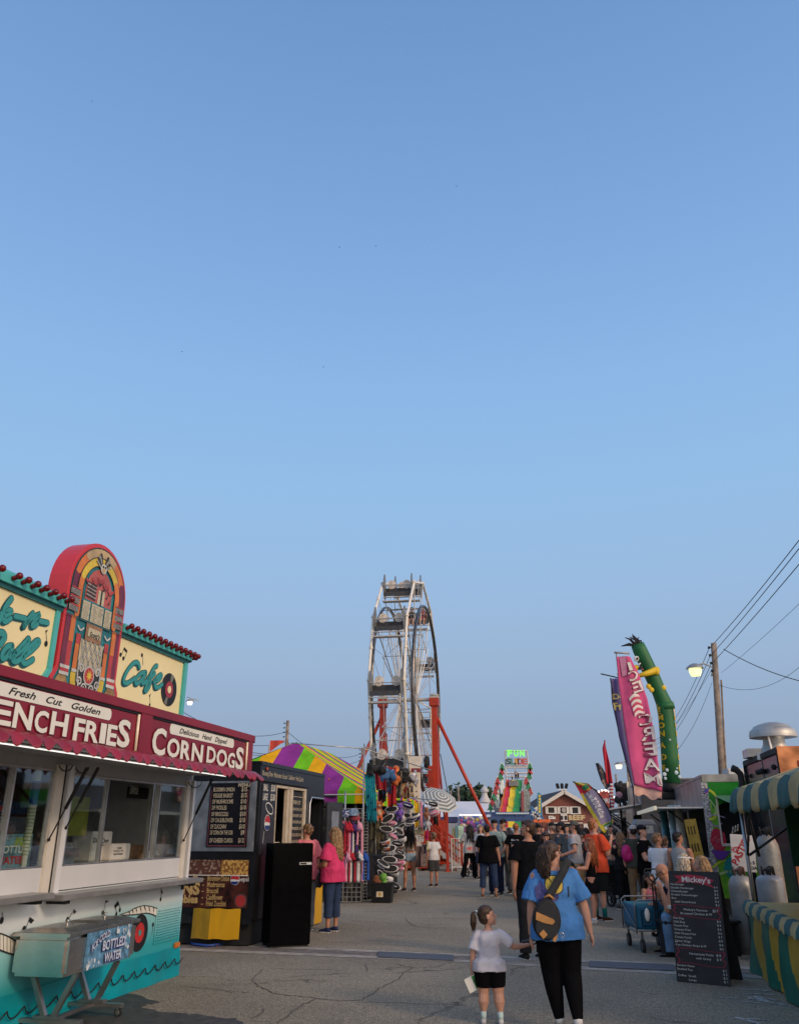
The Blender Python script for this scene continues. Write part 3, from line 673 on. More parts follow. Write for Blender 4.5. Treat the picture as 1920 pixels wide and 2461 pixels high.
# off-frame start of the two words so the sign also reads from the side
b=MB(); txt(b,'Roc',-4.95,3.30,.26,-.006,w=.72,offset=.05,shear=.35); txt(b,'R',-4.62,2.93,.26,-.006,w=.32,offset=.05,shear=.35); b.build('lettering',teal,pL)
b=MB(); 
def nt_(Zf,h_,t_,fl,r,par_b):
    H_,T_=U(Zf(*h_)),U(Zf(*t_)); par_b.mark(); par_b.disc(H_[0],H_[1],r,-.003,0,14,sx=.9); par_b.stroke([(H_[0]+r*.7,H_[1]),T_],.006,-.003,0,smooth=False)
    if fl: par_b.fl([U(Zf(*q)) for q in fl],-.003,0)
nt_(ZR,(932,1320),(925,1060),[(918,1055),(975,1035),(930,1105)],.028,b); b.each('painted_note',darkl,pL)
b=MB(); nt_(Z2,(135,598),(175,520),None,.024,b); nt_(Z2,(165,638),(205,560),None,.024,b); b.fl([U(Z2(*q)) for q in ((175,518),(205,552),(200,580),(170,545))],-.003,0)
nt_(Z2,(365,602),(375,712),None,.022,b); nt_(Z2,(448,1138),(445,1030),[(440,1045),(462,1015),(448,1055)],.018,b); b.each('painted_note',darkl,pR)
b=MB(); rc=U(Z2(655,975)); 
b.disc(rc[0],rc[1],.20,-.003,0,40); b.disc(rc[0],rc[1],.20*.5,-.006,1,30); b.disc(rc[0],rc[1],.045,-.009,2,20)
for a0,a1 in ((60,85),(240,262)):
    b.fl([(rc[0]+.105*math.cos(R(a0)),rc[1]+.105*math.sin(R(a0)))]+[(rc[0]+.195*math.cos(R(a)),rc[1]+.195*math.sin(R(a))) for a in range(a0,a1+1,5)]+[(rc[0]+.105*math.cos(R(a1)),rc[1]+.105*math.sin(R(a1)))],-.006,3)
b.build('painted_record',[darkl,mat('record label crimson',(.32,.02,.04),.4,var=.05),cream,mat('record sheen',(.16,.16,.12),.4)],pR)
# ---- jukebox sign
JX,JS=-2.727,3.925
jb=MB(); 
def arch(hw,z0,sp=3.93,rz=None,n=20):
    rz=rz or hw*1.02
    return [(JX-hw,z0)]+[(JX-hw*math.cos(math.pi*i/n),sp+rz*math.sin(math.pi*i/n)) for i in range(n+1)]+[(JX+hw,z0)]
flare=[(JX-.61,2.78),(JX-.61,2.99),(JX-.545,3.09)]; flr=[(JX+.545,3.09),(JX+.61,2.99),(JX+.61,2.78)]
outl=flare+arch(.545,3.15,sp=JS)[1:-1]+flr
nj=len(outl); a_=[(x,-.035,z) for x,z in outl]; c_=[(x,.19,z) for x,z in outl]
jb._add(a_+c_,[tuple(range(nj))[::-1],tuple(range(nj,2*nj))]+[(i,(i+1)%nj,(i+1)%nj+nj,i+nj) for i in range(nj)])
jk=jb.build('jukebox_sign',redj,tr)
MJ=[mat('jk maroon',(.16,.02,.045),.4,var=.15),mat('jk red',(.42,.045,.04),.4,var=.15),mat('jk orange',(.60,.17,.03),.4,var=.15),mat('jk yellow',(.62,.45,.04),.4,var=.15),mat('jk tan',(.45,.32,.16),.4,var=.15),
    mat('jk teal',(.02,.16,.18),.4,var=.25,sc=5),mat('jk grey',(.30,.29,.26),.4,var=.3,sc=20),mat('jk dark',(.03,.03,.03),.5),mat('jk cream',(.50,.45,.30),.5,var=.12,sc=20),mat('jk wood',(.32,.19,.07),.5,var=.3,sc=14),mat('jk curtain',(.40,.09,.08),.5,var=.2),mat('jk silver',(.5,.5,.46),.35,var=.15)]
f=MB(); y=-.035
f.fl([(JX-.56,2.80),(JX-.56,2.97),(JX-.50,3.07)]+arch(.50,3.15,rz=.50)[1:-1]+[(JX+.50,3.07),(JX+.56,2.97),(JX+.56,2.80)],y,5)
def seg(hw,wd,cols,y_,z0=3.62,rz=None,n=24):
    P=arch(hw,z0,rz=rz,n=n); k=len(P); m_=len(cols)
    for i in range(m_):
        a=int(i*(k-1)/m_); c=int((i+1)*(k-1)/m_); f.stroke(P[a:c+1],wd,y_-i*.0006,cols[i],smooth=False,th=.003)
seg(.445,.10,[0,0,2,2,4,4,4,4,4,2,2,0,0],y-.004,3.70)
seg(.345,.085,[2,2,3,3,3,3,3,3,3,2,2],y-.006,3.66)
f.stroke(arch(.495,3.65,rz=.50),.012,y-.012,7,smooth=False); f.stroke(arch(.392,3.65),.010,y-.012,7,smooth=False); f.stroke(arch(.300,3.65),.010,y-.012,7,smooth=False)
f.fl(arch(.245,3.82,sp=3.93,rz=.27),y-.006,10)
for i in range(5):   # curtain swags
    x=JX-.2+i*.1; f.stroke([(x-.055,4.10-abs(i-2)*.035),(x,4.065-abs(i-2)*.035),(x+.055,4.10-abs(i-2)*.035)],.03,y-.010,1); f.stroke([(x-.055,4.08-abs(i-2)*.035),(x,4.04-abs(i-2)*.035),(x+.055,4.08-abs(i-2)*.035)],.008,y-.013,7)
for i in range(9): f.fl([(JX-.235,3.86+i*.019),(JX-.06,3.85+i*.019),(JX-.06,3.862+i*.019),(JX-.235,3.873+i*.019)],y-.011,6 if i%2 else 7)
f.fl([(JX-.02,3.83),(JX+.10,3.83),(JX+.10,3.98),(JX-.02,3.98)],y-.011,8); f.stroke([(JX+.04,3.83),(JX+.04,3.98)],.03,y-.013,7,smooth=False)
for hx,hz in ((JX-.02,4.03),(JX+.07,4.0),(JX+.14,3.93),(JX+.19,3.88)): f.disc(hx,hz,.012,y-.014,7,10); f.stroke([(hx+.01,hz),(hx+.03,hz+.07)],.005,y-.014,7,smooth=False)
f.fl([(JX-.29,3.60),(JX+.29,3.60),(JX+.29,3.83),(JX-.29,3.83)],y-.010,5)
for x0,x1 in ((-.27,-.14),(-.11,0),(0.005,.115),(.145,.27)):
    f.fl([(JX+x0,3.62),(JX+x1,3.62),(JX+x1,3.81),(JX+x0,3.81)],y-.014,8)
    for i in range(9): f.stroke([(JX+x0+.012,3.636+i*.019),(JX+x1-.012-.02*(i%3==1),3.636+i*.019)],.004,y-.018,6,smooth=False)
for xx in (-.285,-.125,.13,.285):
    for i in range(8): f.disc(JX+xx,3.63+i*.024,.007,y-.016,7,6)
f.fl([(JX-.16,3.42),(JX+.14,3.42),(JX+.14,3.60),(JX-.16,3.60)],y-.014,0)
for i in range(14): f.fl([(JX-.155+i*.0212,3.42),(JX-.147+i*.0212,3.42),(JX-.147+i*.0212,3.60),(JX-.155+i*.0212,3.60)],y-.017,4)
f.fl([(JX-.12,3.465),(JX+.11,3.465),(JX+.11,3.555),(JX-.12,3.555)],y-.021,8)
for sx_ in (-1,1):
    X=lambda a:JX+sx_*a
    for i in range(3):
        f.fl([(X(.50),3.66+i*.085),(X(.34),3.655+i*.085),(X(.34),3.71+i*.085),(X(.50),3.715+i*.085)],y-.016,6)
        for k in range(9): f.stroke([(X(.35+k*.017),3.66+i*.085),(X(.35+k*.017),3.708+i*.085)],.004,y-.020,7,smooth=False)
        f.stroke([(X(.50),3.725+i*.085),(X(.34),3.72+i*.085)],.012,y-.018,1,smooth=False)
    f.fl([(X(.50),3.11),(X(.42),3.11),(X(.42),3.62),(X(.50),3.62)],y-.006,0); f.fl([(X(.42),3.11),(X(.345),3.11),(X(.345),3.62),(X(.42),3.62)],y-.006,1)
    f.fl([(X(.42),3.36),(X(.345),3.36),(X(.345),3.62),(X(.42),3.62)],y-.009,2)
    for zz_ in (3.085,3.02): f.fl([(X(.50),zz_),(X(.345),zz_),(X(.345),zz_+.032),(X(.50),zz_+.032)],y-.012,11)
    f.fl([(X(.49),3.052),(X(.35),3.052),(X(.35),3.086),(X(.49),3.086)],y-.010,1)
    f.fl([(X(.56),2.81),(X(.33),2.81),(X(.33),2.93),(X(.38),3.015),(X(.50),3.015),(X(.56),2.93)],y-.010,9); f.stroke([(X(.56),2.93),(X(.33),2.93)],.006,y-.013,7,smooth=False)
    f.fl([(X(.30),3.10),(X(.225),3.10),(X(.225),3.46),(X(.30),3.46)],y-.008,2); f.fl([(X(.30),3.36),(X(.225),3.36),(X(.225),3.46),(X(.30),3.46)],y-.011,1)
    f.stroke([(X(.305),3.10),(X(.305),3.46)],.006,y-.012,7,smooth=False); f.stroke([(X(.222),3.10),(X(.222),3.46)],.006,y-.012,7,smooth=False)
    f.fl([(X(.305),3.075),(X(.22),3.075),(X(.22),3.105),(X(.305),3.105)],y-.014,11)
    f.stroke([(X(.20),3.53),(X(.25),3.50),(X(.30),3.53)],.02,y-.014,11)
f.stroke([(JX-.262+.0,3.08),(JX-.25,2.97),(JX-.17,2.87),(JX,2.835),(JX+.17,2.87),(JX+.25,2.97),(JX+.262,3.08)],.085,y-.007,3)
f.fl([(JX-.2,2.95),(JX,2.89),(JX+.2,2.95),(JX+.21,3.42),(JX-.21,3.42)],y-.006,8)
f.fl([(JX-.2,2.95),(JX,2.89),(JX+.2,2.95),(JX+.2,3.12),(JX-.2,3.12)],y-.009,7)
for i in range(-4,5):
    for dd in (1,-1):
        x0=JX+i*.09; P=[(x0,3.12),(x0+dd*.15,3.42)]
        P=[(min(max(q[0],JX-.205),JX+.205),q[1]) for q in P]
        if abs(P[0][0]-P[1][0])>.03: f.stroke(P,.014,y-.013,11,smooth=False); f.stroke([(P[0][0]+.008,P[0][1]-.006),(P[1][0]+.008,P[1][1]-.006)],.004,y-.0155,7,smooth=False)
f.disc(JX,3.08,.095,y-.016,11,26); f.disc(JX,3.08,.08,y-.019,1,26)
f.fl([(JX+(.06 if i%2 else .024)*math.sin(math.pi*i/8),3.08+(.06 if i%2 else .024)*math.cos(math.pi*i/8)) for i in range(16)],y-.022,3)
for sx_ in (-1,1):
    for cx_,cz_,rr in ((.15,3.13,.05),(.155,3.0,.045),(.06,2.945,.05)):
        f.stroke([(JX+sx_*(cx_+rr*(1-i/18)*math.cos(i*.55)),cz_+rr*(1-i/18)*math.sin(i*.55)) for i in range(14)],.018,y-.017,11)
    f.stroke([(JX+sx_*.20,3.2),(JX+sx_*.19,3.0),(JX+sx_*.10,2.9),(JX,2.9)],.018,y-.017,11)
# winged emblem stand-in at the top of the arch: a plain grey fan shape
for sx_ in (-1,1):
    for k in range(4): f.stroke([(JX+.0,4.19),(JX+sx_*(.06+k*.022),4.27+.03*(3-k)),(JX+sx_*(.085+k*.014),4.33-.02*k)],.022,y-.016-.001*k,6 if k%2 else 7)
f.disc(JX,4.215,.055,y-.024,11,18); f.disc(JX,4.20,.03,y-.028,4,14); f.disc(JX-.02,4.235,.014,y-.028,7,8); f.disc(JX+.02,4.235,.014,y-.028,7,8)
f.stroke([(JX-.53,3.605),(JX+.53,3.605)],.007,y-.026,7,smooth=False)
for v_ in f.v:
    pass
f.build('jukebox_artwork',MJ,jk)
b=MB(); txt(b,"Scott's",JX-.095,3.47,.05,y-.026,w=.19,offset=.02,shear=.25); b.build('lettering',darkl,jk)
# ---- things inside the trailer (seen through the windows)
wood=mat('brown wood panelling',(.16,.055,.025),.5,var=.35,sc=3)
def inb(name,lab,cat,p0,p1,yo,dp,m,z0=None,bev=.01,txts=(),extra=None):
    a,c=U(Z3(*p0),yo),U(Z3(*p1),yo); x0,x1=min(a[0],c[0]),max(a[0],c[0]); za,zb=min(a[1],c[1]),max(a[1],c[1])
    if z0 is not None: za=z0
    ca,sa=math.cos(R(78)),math.sin(R(78)); cx_=(x0+x1)/2
    o=thing(name,lab,cat,(-2.655+cx_*ca-yo*sa,11.05+cx_*sa+yo*ca,za),78)
    b=MB(); w_=(x1-x0)/2; b.box(-w_,w_,0,dp,0,zb-za); b.build('body',m,o,bev=bev)
    for s_,fx,fz,h_,ww in txts:
        b=MB(); txt(b,s_,-w_+fx*2*w_,fz*(zb-za),h_,-.003,w=ww,offset=.02); b.build('lettering',darkl,o)
    if extra: extra(o,w_,zb-za)
    return o
b=MB(); a=U(Z3(1000,580),2.2); b.box(-1.72,-.03,2.25,2.35,1.06,2.35); b.build('wood_wall',wood,tr)
b=MB(); b.box(XL,-.02,1.25,1.9,1.06,1.10); b.build('interior_counter',steel,tr)
b=MB(); b.box(XL,-.03,.08,.9,1.255,1.29); b.build('prep_counter',steel,tr)
card=mat('white cardboard',(.62,.6,.56),.7,var=.05)
inb('cardboard_box','white cardboard box printed with blue mix lettering behind the middle window','box',(800,775),(940,1010),.45,.25,card,1.292,txts=(('Dip',.04,.62,.05,.12),('Dog',.48,.60,.05,.14),('MIX',.42,.5,.02,.09)))
inb('cardboard_box','small white box printed 12 inch semi pointed beside the copper napkin holder','box',(955,880),(1105,1020),.35,.3,card,1.292,txts=(('COUNT',.3,.66,.02,.1),('12 inch x 1/4',.15,.5,.02,.2),('Semi-Pointed',.15,.32,.02,.2)))
inb('napkin_holder','copper toned metal napkin holder inside the corn dog window','napkin holder',(1110,890),(1235,1010),.35,.22,mat('copper toned steel',(.55,.33,.2),.25,.9,var=.1),1.292,.02)
inb('steel_pot','large stainless stock pot at the left of the middle window','pot',(545,870),(690,1050),.4,.3,steel,1.292,.05)
inb('wall_poster','yellow green poster with a plant drawing inside the middle window','poster',(560,470),(735,810),.5,.02,mat('yellow green poster',(.24,.27,.03),.5,var=.2),bev=0)
inb('cardboard_box','brown carton printed Water lying upside down behind the pot','box',(680,935),(800,1020),.7,.2,mat('brown cardboard',(.3,.18,.09),.8),1.292,txts=(('Water',.3,.3,.05,.2),))
def lg(o,w_,h_): b=MB(); txt(b,'LARGE',-w_+.03,h_*.38,.07,-.004,w=.2,offset=.01); txt(b,'$5.00',w_-.24,h_*.38,.07,-.004,w=.19,offset=.01); txt(b,'SMALL',-w_+.03,h_*.72,.05,-.004,w=.2); b.build('lettering',offw,o)
inb('price_board','black hanging board reading LARGE $5.00 in the corn dog window','price board',(1105,390),(1560,520),.6,.02,blackm,bev=0,extra=lg)
inb('plastic_bag','clear plastic bag on the counter at the right of the corn dog window','bag',(1255,945),(1370,1010),.3,.15,mat('clear plastic',(.5,.52,.52),.2,var=.3),1.292,.03)
blu=mat('drink blue',(.01,.03,.12),.3)
def pep(o,w_,h_):
    b=MB(); txt(b,'PEPSI',w_*-.9,h_*.35,.075,-.004,w=w_*1.0,offset=.03,shear=.3); b.build('lettering',offw,o); b=MB(); b.fl([(-.02,.02),(.09,.02),(.09,.07),(-.02,.07)],-.001,0); b.build('red_band',redj,o)
inb('drink_dispenser','blue soft drink dispenser head in the left window','drink dispenser',(-330,500),(235,630),.35,.5,blu,extra=pep)
inb('dispenser_base','grey steel base under the blue drink dispenser','drink dispenser',(-330,640),(225,785),.4,.45,mat('dispenser grey',(.2,.2,.2),.4,.5),bev=0)
def btl(o,w_,h_):
    pal=[offw,redj,mat('window paint yellow green',(.5,.6,.05),.6),blu]
    b=MB(); txt(b,'BOTTLED',w_-.46,h_*.46,.06,-.006,w=.44,m=0,offset=.03); txt(b,'WATER',w_-.5,h_*.15,.06,-.006,w=.42,m=1,offset=.03); txt(b,'now',w_-.26,h_*.78,.05,-.006,w=.2,m=2,offset=.02,shear=.3); txt(b,'fresh',w_-.26,h_*.66,.045,-.007,w=.22,m=2,offset=.02,shear=.3); b.build('lettering',pal,o)
inb('ice_sign','pale blue ice sign lettered BOTTLED WATER in the left window','sign',(-330,800),(245,1085),.12,.02,mat('ice blue print',(.16,.3,.36),.5,var=.35,sc=12),bev=0,extra=btl)
q=U(Z3(250,760),.1); ca,sa=math.cos(R(78)),math.sin(R(78))
ct=thing('cup_stack','tall stack of white paper cups in the left window','cup stack',(-2.655+q[0]*ca-.1*sa,11.05+q[0]*sa+.1*ca,1.30),78)
b=MB(); b.lathe([(.025,0),(.038,.52),(.04,.53)],n=14,m=0); b.lathe([(.0405,.53),(.0415,.72),(.04,.74)],n=14,m=1); b.lathe([(.0385,.74),(.038,.86),(.0,.86)],n=14,m=0)
for i in range(14): b.lathe([(.03+.0006*i,.1+i*.03),(.034+.0006*i,.105+i*.03),(.03+.0006*i,.112+i*.03)],n=12,m=2)
b.build('cups',[offw,mat('cup blue',(.02,.1,.35),.4),mat('pale yellow green',(.45,.5,.25),.6)],ct,smooth=True,auto=40)
# ================================================================= cold drink cart
ca_=thing('drink_cart','stainless drink cart lettered ICE COLD BOTTLED WATER in front of the teal trailer','drink cart',(-2.80,7.75,0),80)
b=MB(); b.box(0,1.25,0,.5,.46,.765); b.build('tub',steel,ca_,bev=.03,smooth=True,auto=30)
for x0,x1 in ((-.02,.61),(.63,1.27)):
    b=MB(); b.box(x0,x1,-.02,.52,.765,.795); b.loft([[(x0+.01,-.01,.795),(x1-.01,-.01,.795),(x1-.01,.51,.795),(x0+.01,.51,.795)],[(x0+.10,.1,.825),(x1-.10,.1,.825),(x1-.10,.40,.825),(x0+.10,.40,.825)]])
    o=b.build('lid',steel,ca_,bev=.004); b=MB(); xm=(x0+x1)/2; b.lathe([(.008,.82),(.008,.85),(.02,.86),(.022,.87),(.0,.878)],(xm,.2,0),12); b.build('knob',steel,o,smooth=True,auto=50)
icem=mat('ice print',(.10,.24,.38),.4,var=.35,sc=16,c2=None)
b=MB(); b.box(.30,1.10,-.014,-.002,.475,.765); sg=b.build('sign_board',icem,ca_)
b=MB()
rnd=random.Random(3)
for i in range(34):
    x,z=rnd.choice(((rnd.uniform(.32,.55),rnd.uniform(.48,.55)),(rnd.uniform(.95,1.08),rnd.uniform(.5,.76)),(rnd.uniform(.8,1.08),rnd.uniform(.7,.76)))); s_=rnd.uniform(.012,.028); a=rnd.uniform(0,1.5)
    b.mark(); b.fl([(x+s_*math.cos(a+k*math.pi/2),z+s_*math.sin(a+k*math.pi/2)) for k in range(4)],-.0145-.0003*i,i%2)
b.each('ice_cube_print',[mat('ice white',(.6,.66,.7),.4,var=.2),mat('ice pale',(.3,.42,.52),.4,var=.2)],sg)
b=MB()
for off,m_,yy in ((0.006,0,-.027),(0,1,-.03)):
    def arcf(px_,pz): t=(px_-.36)/.3; return (px_-off,pz+.09*math.sin(t*1.6)-off)
    txt(b,'ICE COLD',.36,.615,.05,yy,w=.3,m=m_,offset=.03 if m_ else .06,curve=arcf); txt(b,'BOTTLED',.55-off,.60-off,.075,yy-.001,w=.42,m=m_,offset=.03 if m_ else .07); txt(b,'WATER',.60-off,.50-off,.07,yy-.001,w=.32,m=m_,offset=.03 if m_ else .07)
b.build('lettering',[mat('navy print',(.02,.02,.16),.5),mat('ice lettering',(.5,.56,.66),.4,var=.2,sc=30)],sg)
fr=mat('brushed steel frame',(.33,.32,.31),.35,.9,var=.1)
for x in (.28,1.0):
    b=MB(); b.bar((x,.04,.46),(x,.22,.10),.045,.045); b.bar((x,.46,.46),(x,.28,.10),.045,.045); b.build('leg',fr,ca_,bev=.004)
    b=MB(); b.box(x-.03,x+.03,-.06,.56,.075,.11); b.box(x-.04,x+.04,.12,.38,.11,.135); b.build('foot_bar',fr,ca_,bev=.004)
    for yy in (-.02,.52):
        b=MB(); b.tube([(x-.012,yy,.036),(x+.012,yy,.036)],.036,16,0); b.tube([(x-.014,yy,.036),(x+.014,yy,.036)],.02,12,1); b.box(x-.02,x-.015,yy-.012,yy+.012,.03,.08,1); b.box(x+.015,x+.02,yy-.012,yy+.012,.03,.08,1); b.build('caster',[rub,steel],ca_,smooth=True,auto=30)
b=MB(); b.box(.28,1.0,.23,.27,.076,.108); b.build('long_bar',fr,ca_,bev=.004)
# ================================================================= black fried vegetable trailer
T2=Fr(-2.19,13.5,78); T2e=Fr(-2.19,13.5,-12)
Z5=lambda x,y:(440+x/4.057,1780+y/4.057)
Z7=lambda x,y:(600+x/7.745,1830+y/7.745)
bt=thing('food_trailer','black fried vegetable trailer with lit menu boards behind the diner trailer','food trailer',(-2.19,13.5,0),78)
gold=mat('gold lettering',(.50,.34,.13),.45,var=.15,sc=20)
goldp=mat('pale gold lettering',(.45,.38,.26),.45,var=.1)
bbody=mat('black trailer skin',(.012,.0125,.015),.3,var=.3,sc=2,bump=.05,bsc=4,spec=.25)
blued=mat('dark blue grey skin',(.026,.029,.037),.35,var=.2,sc=2,spec=.25)
ZT=2.6; LX=3.45
# end face lies in local x=0 ; helper frame for it
ef=thing('x','x','x'); bpy.data.objects.remove(ef)
b=MB()
x0,zt=T2.uv(*Z7(505,380)); x1,_=T2.uv(*Z7(700,420)); zb=T2.uv(*Z7(480,1530))[1]
m0=T2.uv(*Z7(1050,420))[0]; d0=T2.uv(*Z7(1130,480))[0]; d1=T2.uv(*Z7(1390,540))[0]
wz0=1.25
# shell with a window hole x0..m0 and a door hole d0..d1
b.box(0,x0,0,.06,.35,ZT); b.box(x0,m0,0,.06,.35,wz0); b.box(x0,m0,0,.06,2.28,ZT); b.box(m0,d0,0,.06,.35,ZT); b.box(d0,d1,0,.06,2.15,ZT); b.box(d1,LX,0,.06,.35,ZT); b.box(d0,d1,0,.06,.35,.5)
b.box(0,.06,.06,2.4,.35,ZT); b.box(LX-.06,LX,.06,2.4,.35,ZT); b.box(.06,LX-.06,2.34,2.4,.35,ZT); b.box(-.01,LX+.01,-.01,2.41,ZT,ZT+.03)
b.build('body_shell',bbody,bt)
b=MB(); b.box(.06,LX-.06,.06,2.34,.5,.55); b.build('interior_floor',blackm,bt)
b=MB(); b.box(.02,2.35,-.06,0,2.33,2.36); b.box(0,LX,-.02,0,ZT-.03,ZT); b.build('drip_rail',black,bt)
b=MB(); t0=T2.uv(*Z7(240,200))[0]; t1=T2.uv(*Z7(1000,290))[0]
txt(b,'Blooming Onion · Mushrooms · Broccoli · Cauliflower · Fried Zucchini',t0,2.42,.075,-.004,w=t1-t0,offset=.01); b.build('lettering',goldp,bt)
for px_,py_ in ((320,140),(1465,335)):
    q=T2.uv(*Z7(px_,py_)); b=MB(); b.ball((0,0,0),.03,.02,.03,n=10); o=b.build('marker_lamp',mat('red orange lens',(.4,.06,.03),.3),bt,smooth=True); o.location=(q[0],-.01,q[1])
# soda price panel
a=T2.uv(*Z7(250,350)); c=T2.uv(*Z7(500,1500))
b=MB(); b.box(a[0]-.02,x0-.03,-.012,0,1.25,2.28); sp=b.build('price_panel',blued,bt)
b=MB()
for w_,xa,xb,ya in (('SMALL',245,330,540),('$3.00',385,465,552),('LARGE',235,320,715),('$5.00',375,455,725)):
    q0=T2.uv(*Z7(xa,ya)); q1=T2.uv(*Z7(xb,ya)); txt(b,w_,q0[0],q0[1],.10,-.015,w=q1[0]-q0[0],offset=.01)
for cx_,cz_,rx_,rz_ in ((355,875,60,105),):
    pts=[T2.uv(*Z7(cx_+rx_*math.cos(t)+30*math.sin(t),cz_+rz_*math.sin(t))) for t in [2*math.pi*i/24 for i in range(25)]]; b.stroke(pts,.016,-.013,0,smooth=False)
b.stroke([T2.uv(*Z7(255,1300)),T2.uv(*Z7(230,1520))],.012,-.013,0)
q=T2.uv(*Z7(310,1140)); 
b.build('lettering',offw,sp)
def globe(mb,cx,cz,r,y,sx=1):
    mb.disc(cx,cz,r,y,0,26,sx=sx)
    up=[(cx+sx*r*.93*math.cos(t),cz+r*.93*math.sin(t)) for t in [math.pi*(.0+i/12) for i in range(13)]]; mb.fl(up+[(cx-sx*r*.5,cz+r*.12),(cx+sx*r*.1,cz+r*.05)],y-.003,1)
    lo=[(cx+sx*r*.93*math.cos(t),cz+r*.93*math.sin(t)) for t in [math.pi*(1.12+i/16) for i in range(13)]]; mb.fl(lo+[(cx+sx*r*.4,cz-r*.3),(cx-sx*r*.2,cz-r*.35)],y-.003,2)
PEP=[mat('logo white',(.62,.62,.6),.4),mat('logo red',(.42,.02,.03),.4),mat('logo navy',(.01,.03,.16),.4)]
b=MB(); globe(b,q[0],q[1],.12,-.016,sx=1.0); b.build('drink_logo',PEP,sp)
# window: poster, bucket, cream frames, inner menu
fr_=mat('cream wood frame',(.5,.42,.31),.5,var=.12,sc=8)
f=MB(); f.box(x0-.03,x0,-.02,.06,wz0,2.3); f.box(x0,m0,-.02,.06,2.26,2.3)
xa=T2.uv(*Z7(705,420))[0]; xb=T2.uv(*Z7(800,430))[0]; xc=T2.uv(*Z7(1015,450))[0]
f.box(xa,xa+(xb-xa)*.42,-.01,.05,wz0,2.26); f.box(xa+(xb-xa)*.5,xb,-.025,.05,wz0,2.26); f.box(xc,m0,-.02,.06,wz0,2.26); f.build('window_frame',fr_,bt,bev=.004)
b=MB(); b.box(xb,xc,.015,.03,wz0,2.24); mb_=b.build('menu_board',blackm,bt)
b=MB(); b.box(xb+.02,xc-.02,.010,.0145,2.15,2.16)
for i,(l,r_) in enumerate((('FRESH CUT',''),('BLOOMIN ONION','15'),('VEGGIE BASKET','15'),('MUSHROOMS','10'),('FRIES','10'),('PICKLES','10'),('CAULIFLOWER','10'),('CHEESE CURDS','12'))):
    z=2.03-i*.105; W_=xc-xb
    if i==0: txt(b,l,xb+W_*.5,z,.06,.012,w=W_*.6,al='C',offset=.02)
    else: txt(b,l,xb+W_*.06,z,.045,.012,w=W_*.66,offset=.02); txt(b,'$'+r_,xb+W_*.78,z,.045,.012,w=W_*.18,offset=.02)
b.build('lettering',goldp,mb_)
b=MB(); b.box(x0,xa,.25,.27,wz0,2.26); po=b.build('food_poster',mat('blue poster',(.015,.04,.13),.4,var=.3),bt)
b=MB(); W_=xa-x0
b.fl([(x0+.02,1.72),(xa-.02,1.72),(xa-.02,1.80),(xa-.1,2.1),(x0+.03,2.1)],.248,0)
for i in range(9): b.stroke([(x0+W_*.12,1.8+i*.038),(x0+W_*.7,1.81+i*.038)],.01,.244,1,smooth=False)
b.fl([(x0,1.3),(xa,1.3),(xa,1.70),(x0,1.70)],.2475,2); b.stroke([(x0+W_*.45,1.32),(x0+W_*.45,2.24)],.03,.24,3,smooth=False)
b.build('poster_print',[mat('fried orange',(.38,.12,.02),.6,var=.3,sc=30),mat('crisp brown',(.2,.05,.01),.6),mat('poster maroon',(.13,.01,.01),.5,var=.4),mat('orange post',(.5,.14,.08),.5)],po)
b=MB(); b.fl([(x0,1.73),(x0+W_*.5,1.66),(xa,1.74),(xa,1.66),(x0+W_*.5,1.6),(x0,1.66)],.243,0); txt(b,'peps',x0+.0,1.50,.09,.238,w=W_*.96,offset=.01); b.build('lettering',PEP[0],po)
b=MB(); b.box(x0,xa,.08,.2,wz0,1.42); b.build('paper_stack',mat('cream paper',(.5,.45,.33),.7,var=.2),bt,bev=.01)
# doorway, open door leaf
b=MB(); n_=10
for r0,yy in ((.035,-.02),):
    P=[(d0-.02,-.0,.5),(d0-.02,0,2.05),(d0+.06,0,2.17),(d1-.06,0,2.17),(d1+.02,0,2.05)]
    b.tube([(p[0],-.012,p[2]) for p in P],.014,6)
b.build('door_trim',alu,bt,smooth=True)
dx0,dxa=T2.uv(*Z7(1400,560))[0],LX+.16
b=MB(); 
hw=.33
D=Matrix.Translation((d1+.02,-.02,0))@Matrix.Rotation(R(-12),4,'Z'); b.T=D
b.box(.0,hw*2,-.05,-.01,.5,2.12,0); b.box(.18,.48,-.056,-.05,1.35,1.95,1)
b.build('door',[mat('dark grey door',(.032,.034,.038),.4,var=.15),mat('frosted door pane',(.18,.2,.24),.2)],bt,bev=.01)
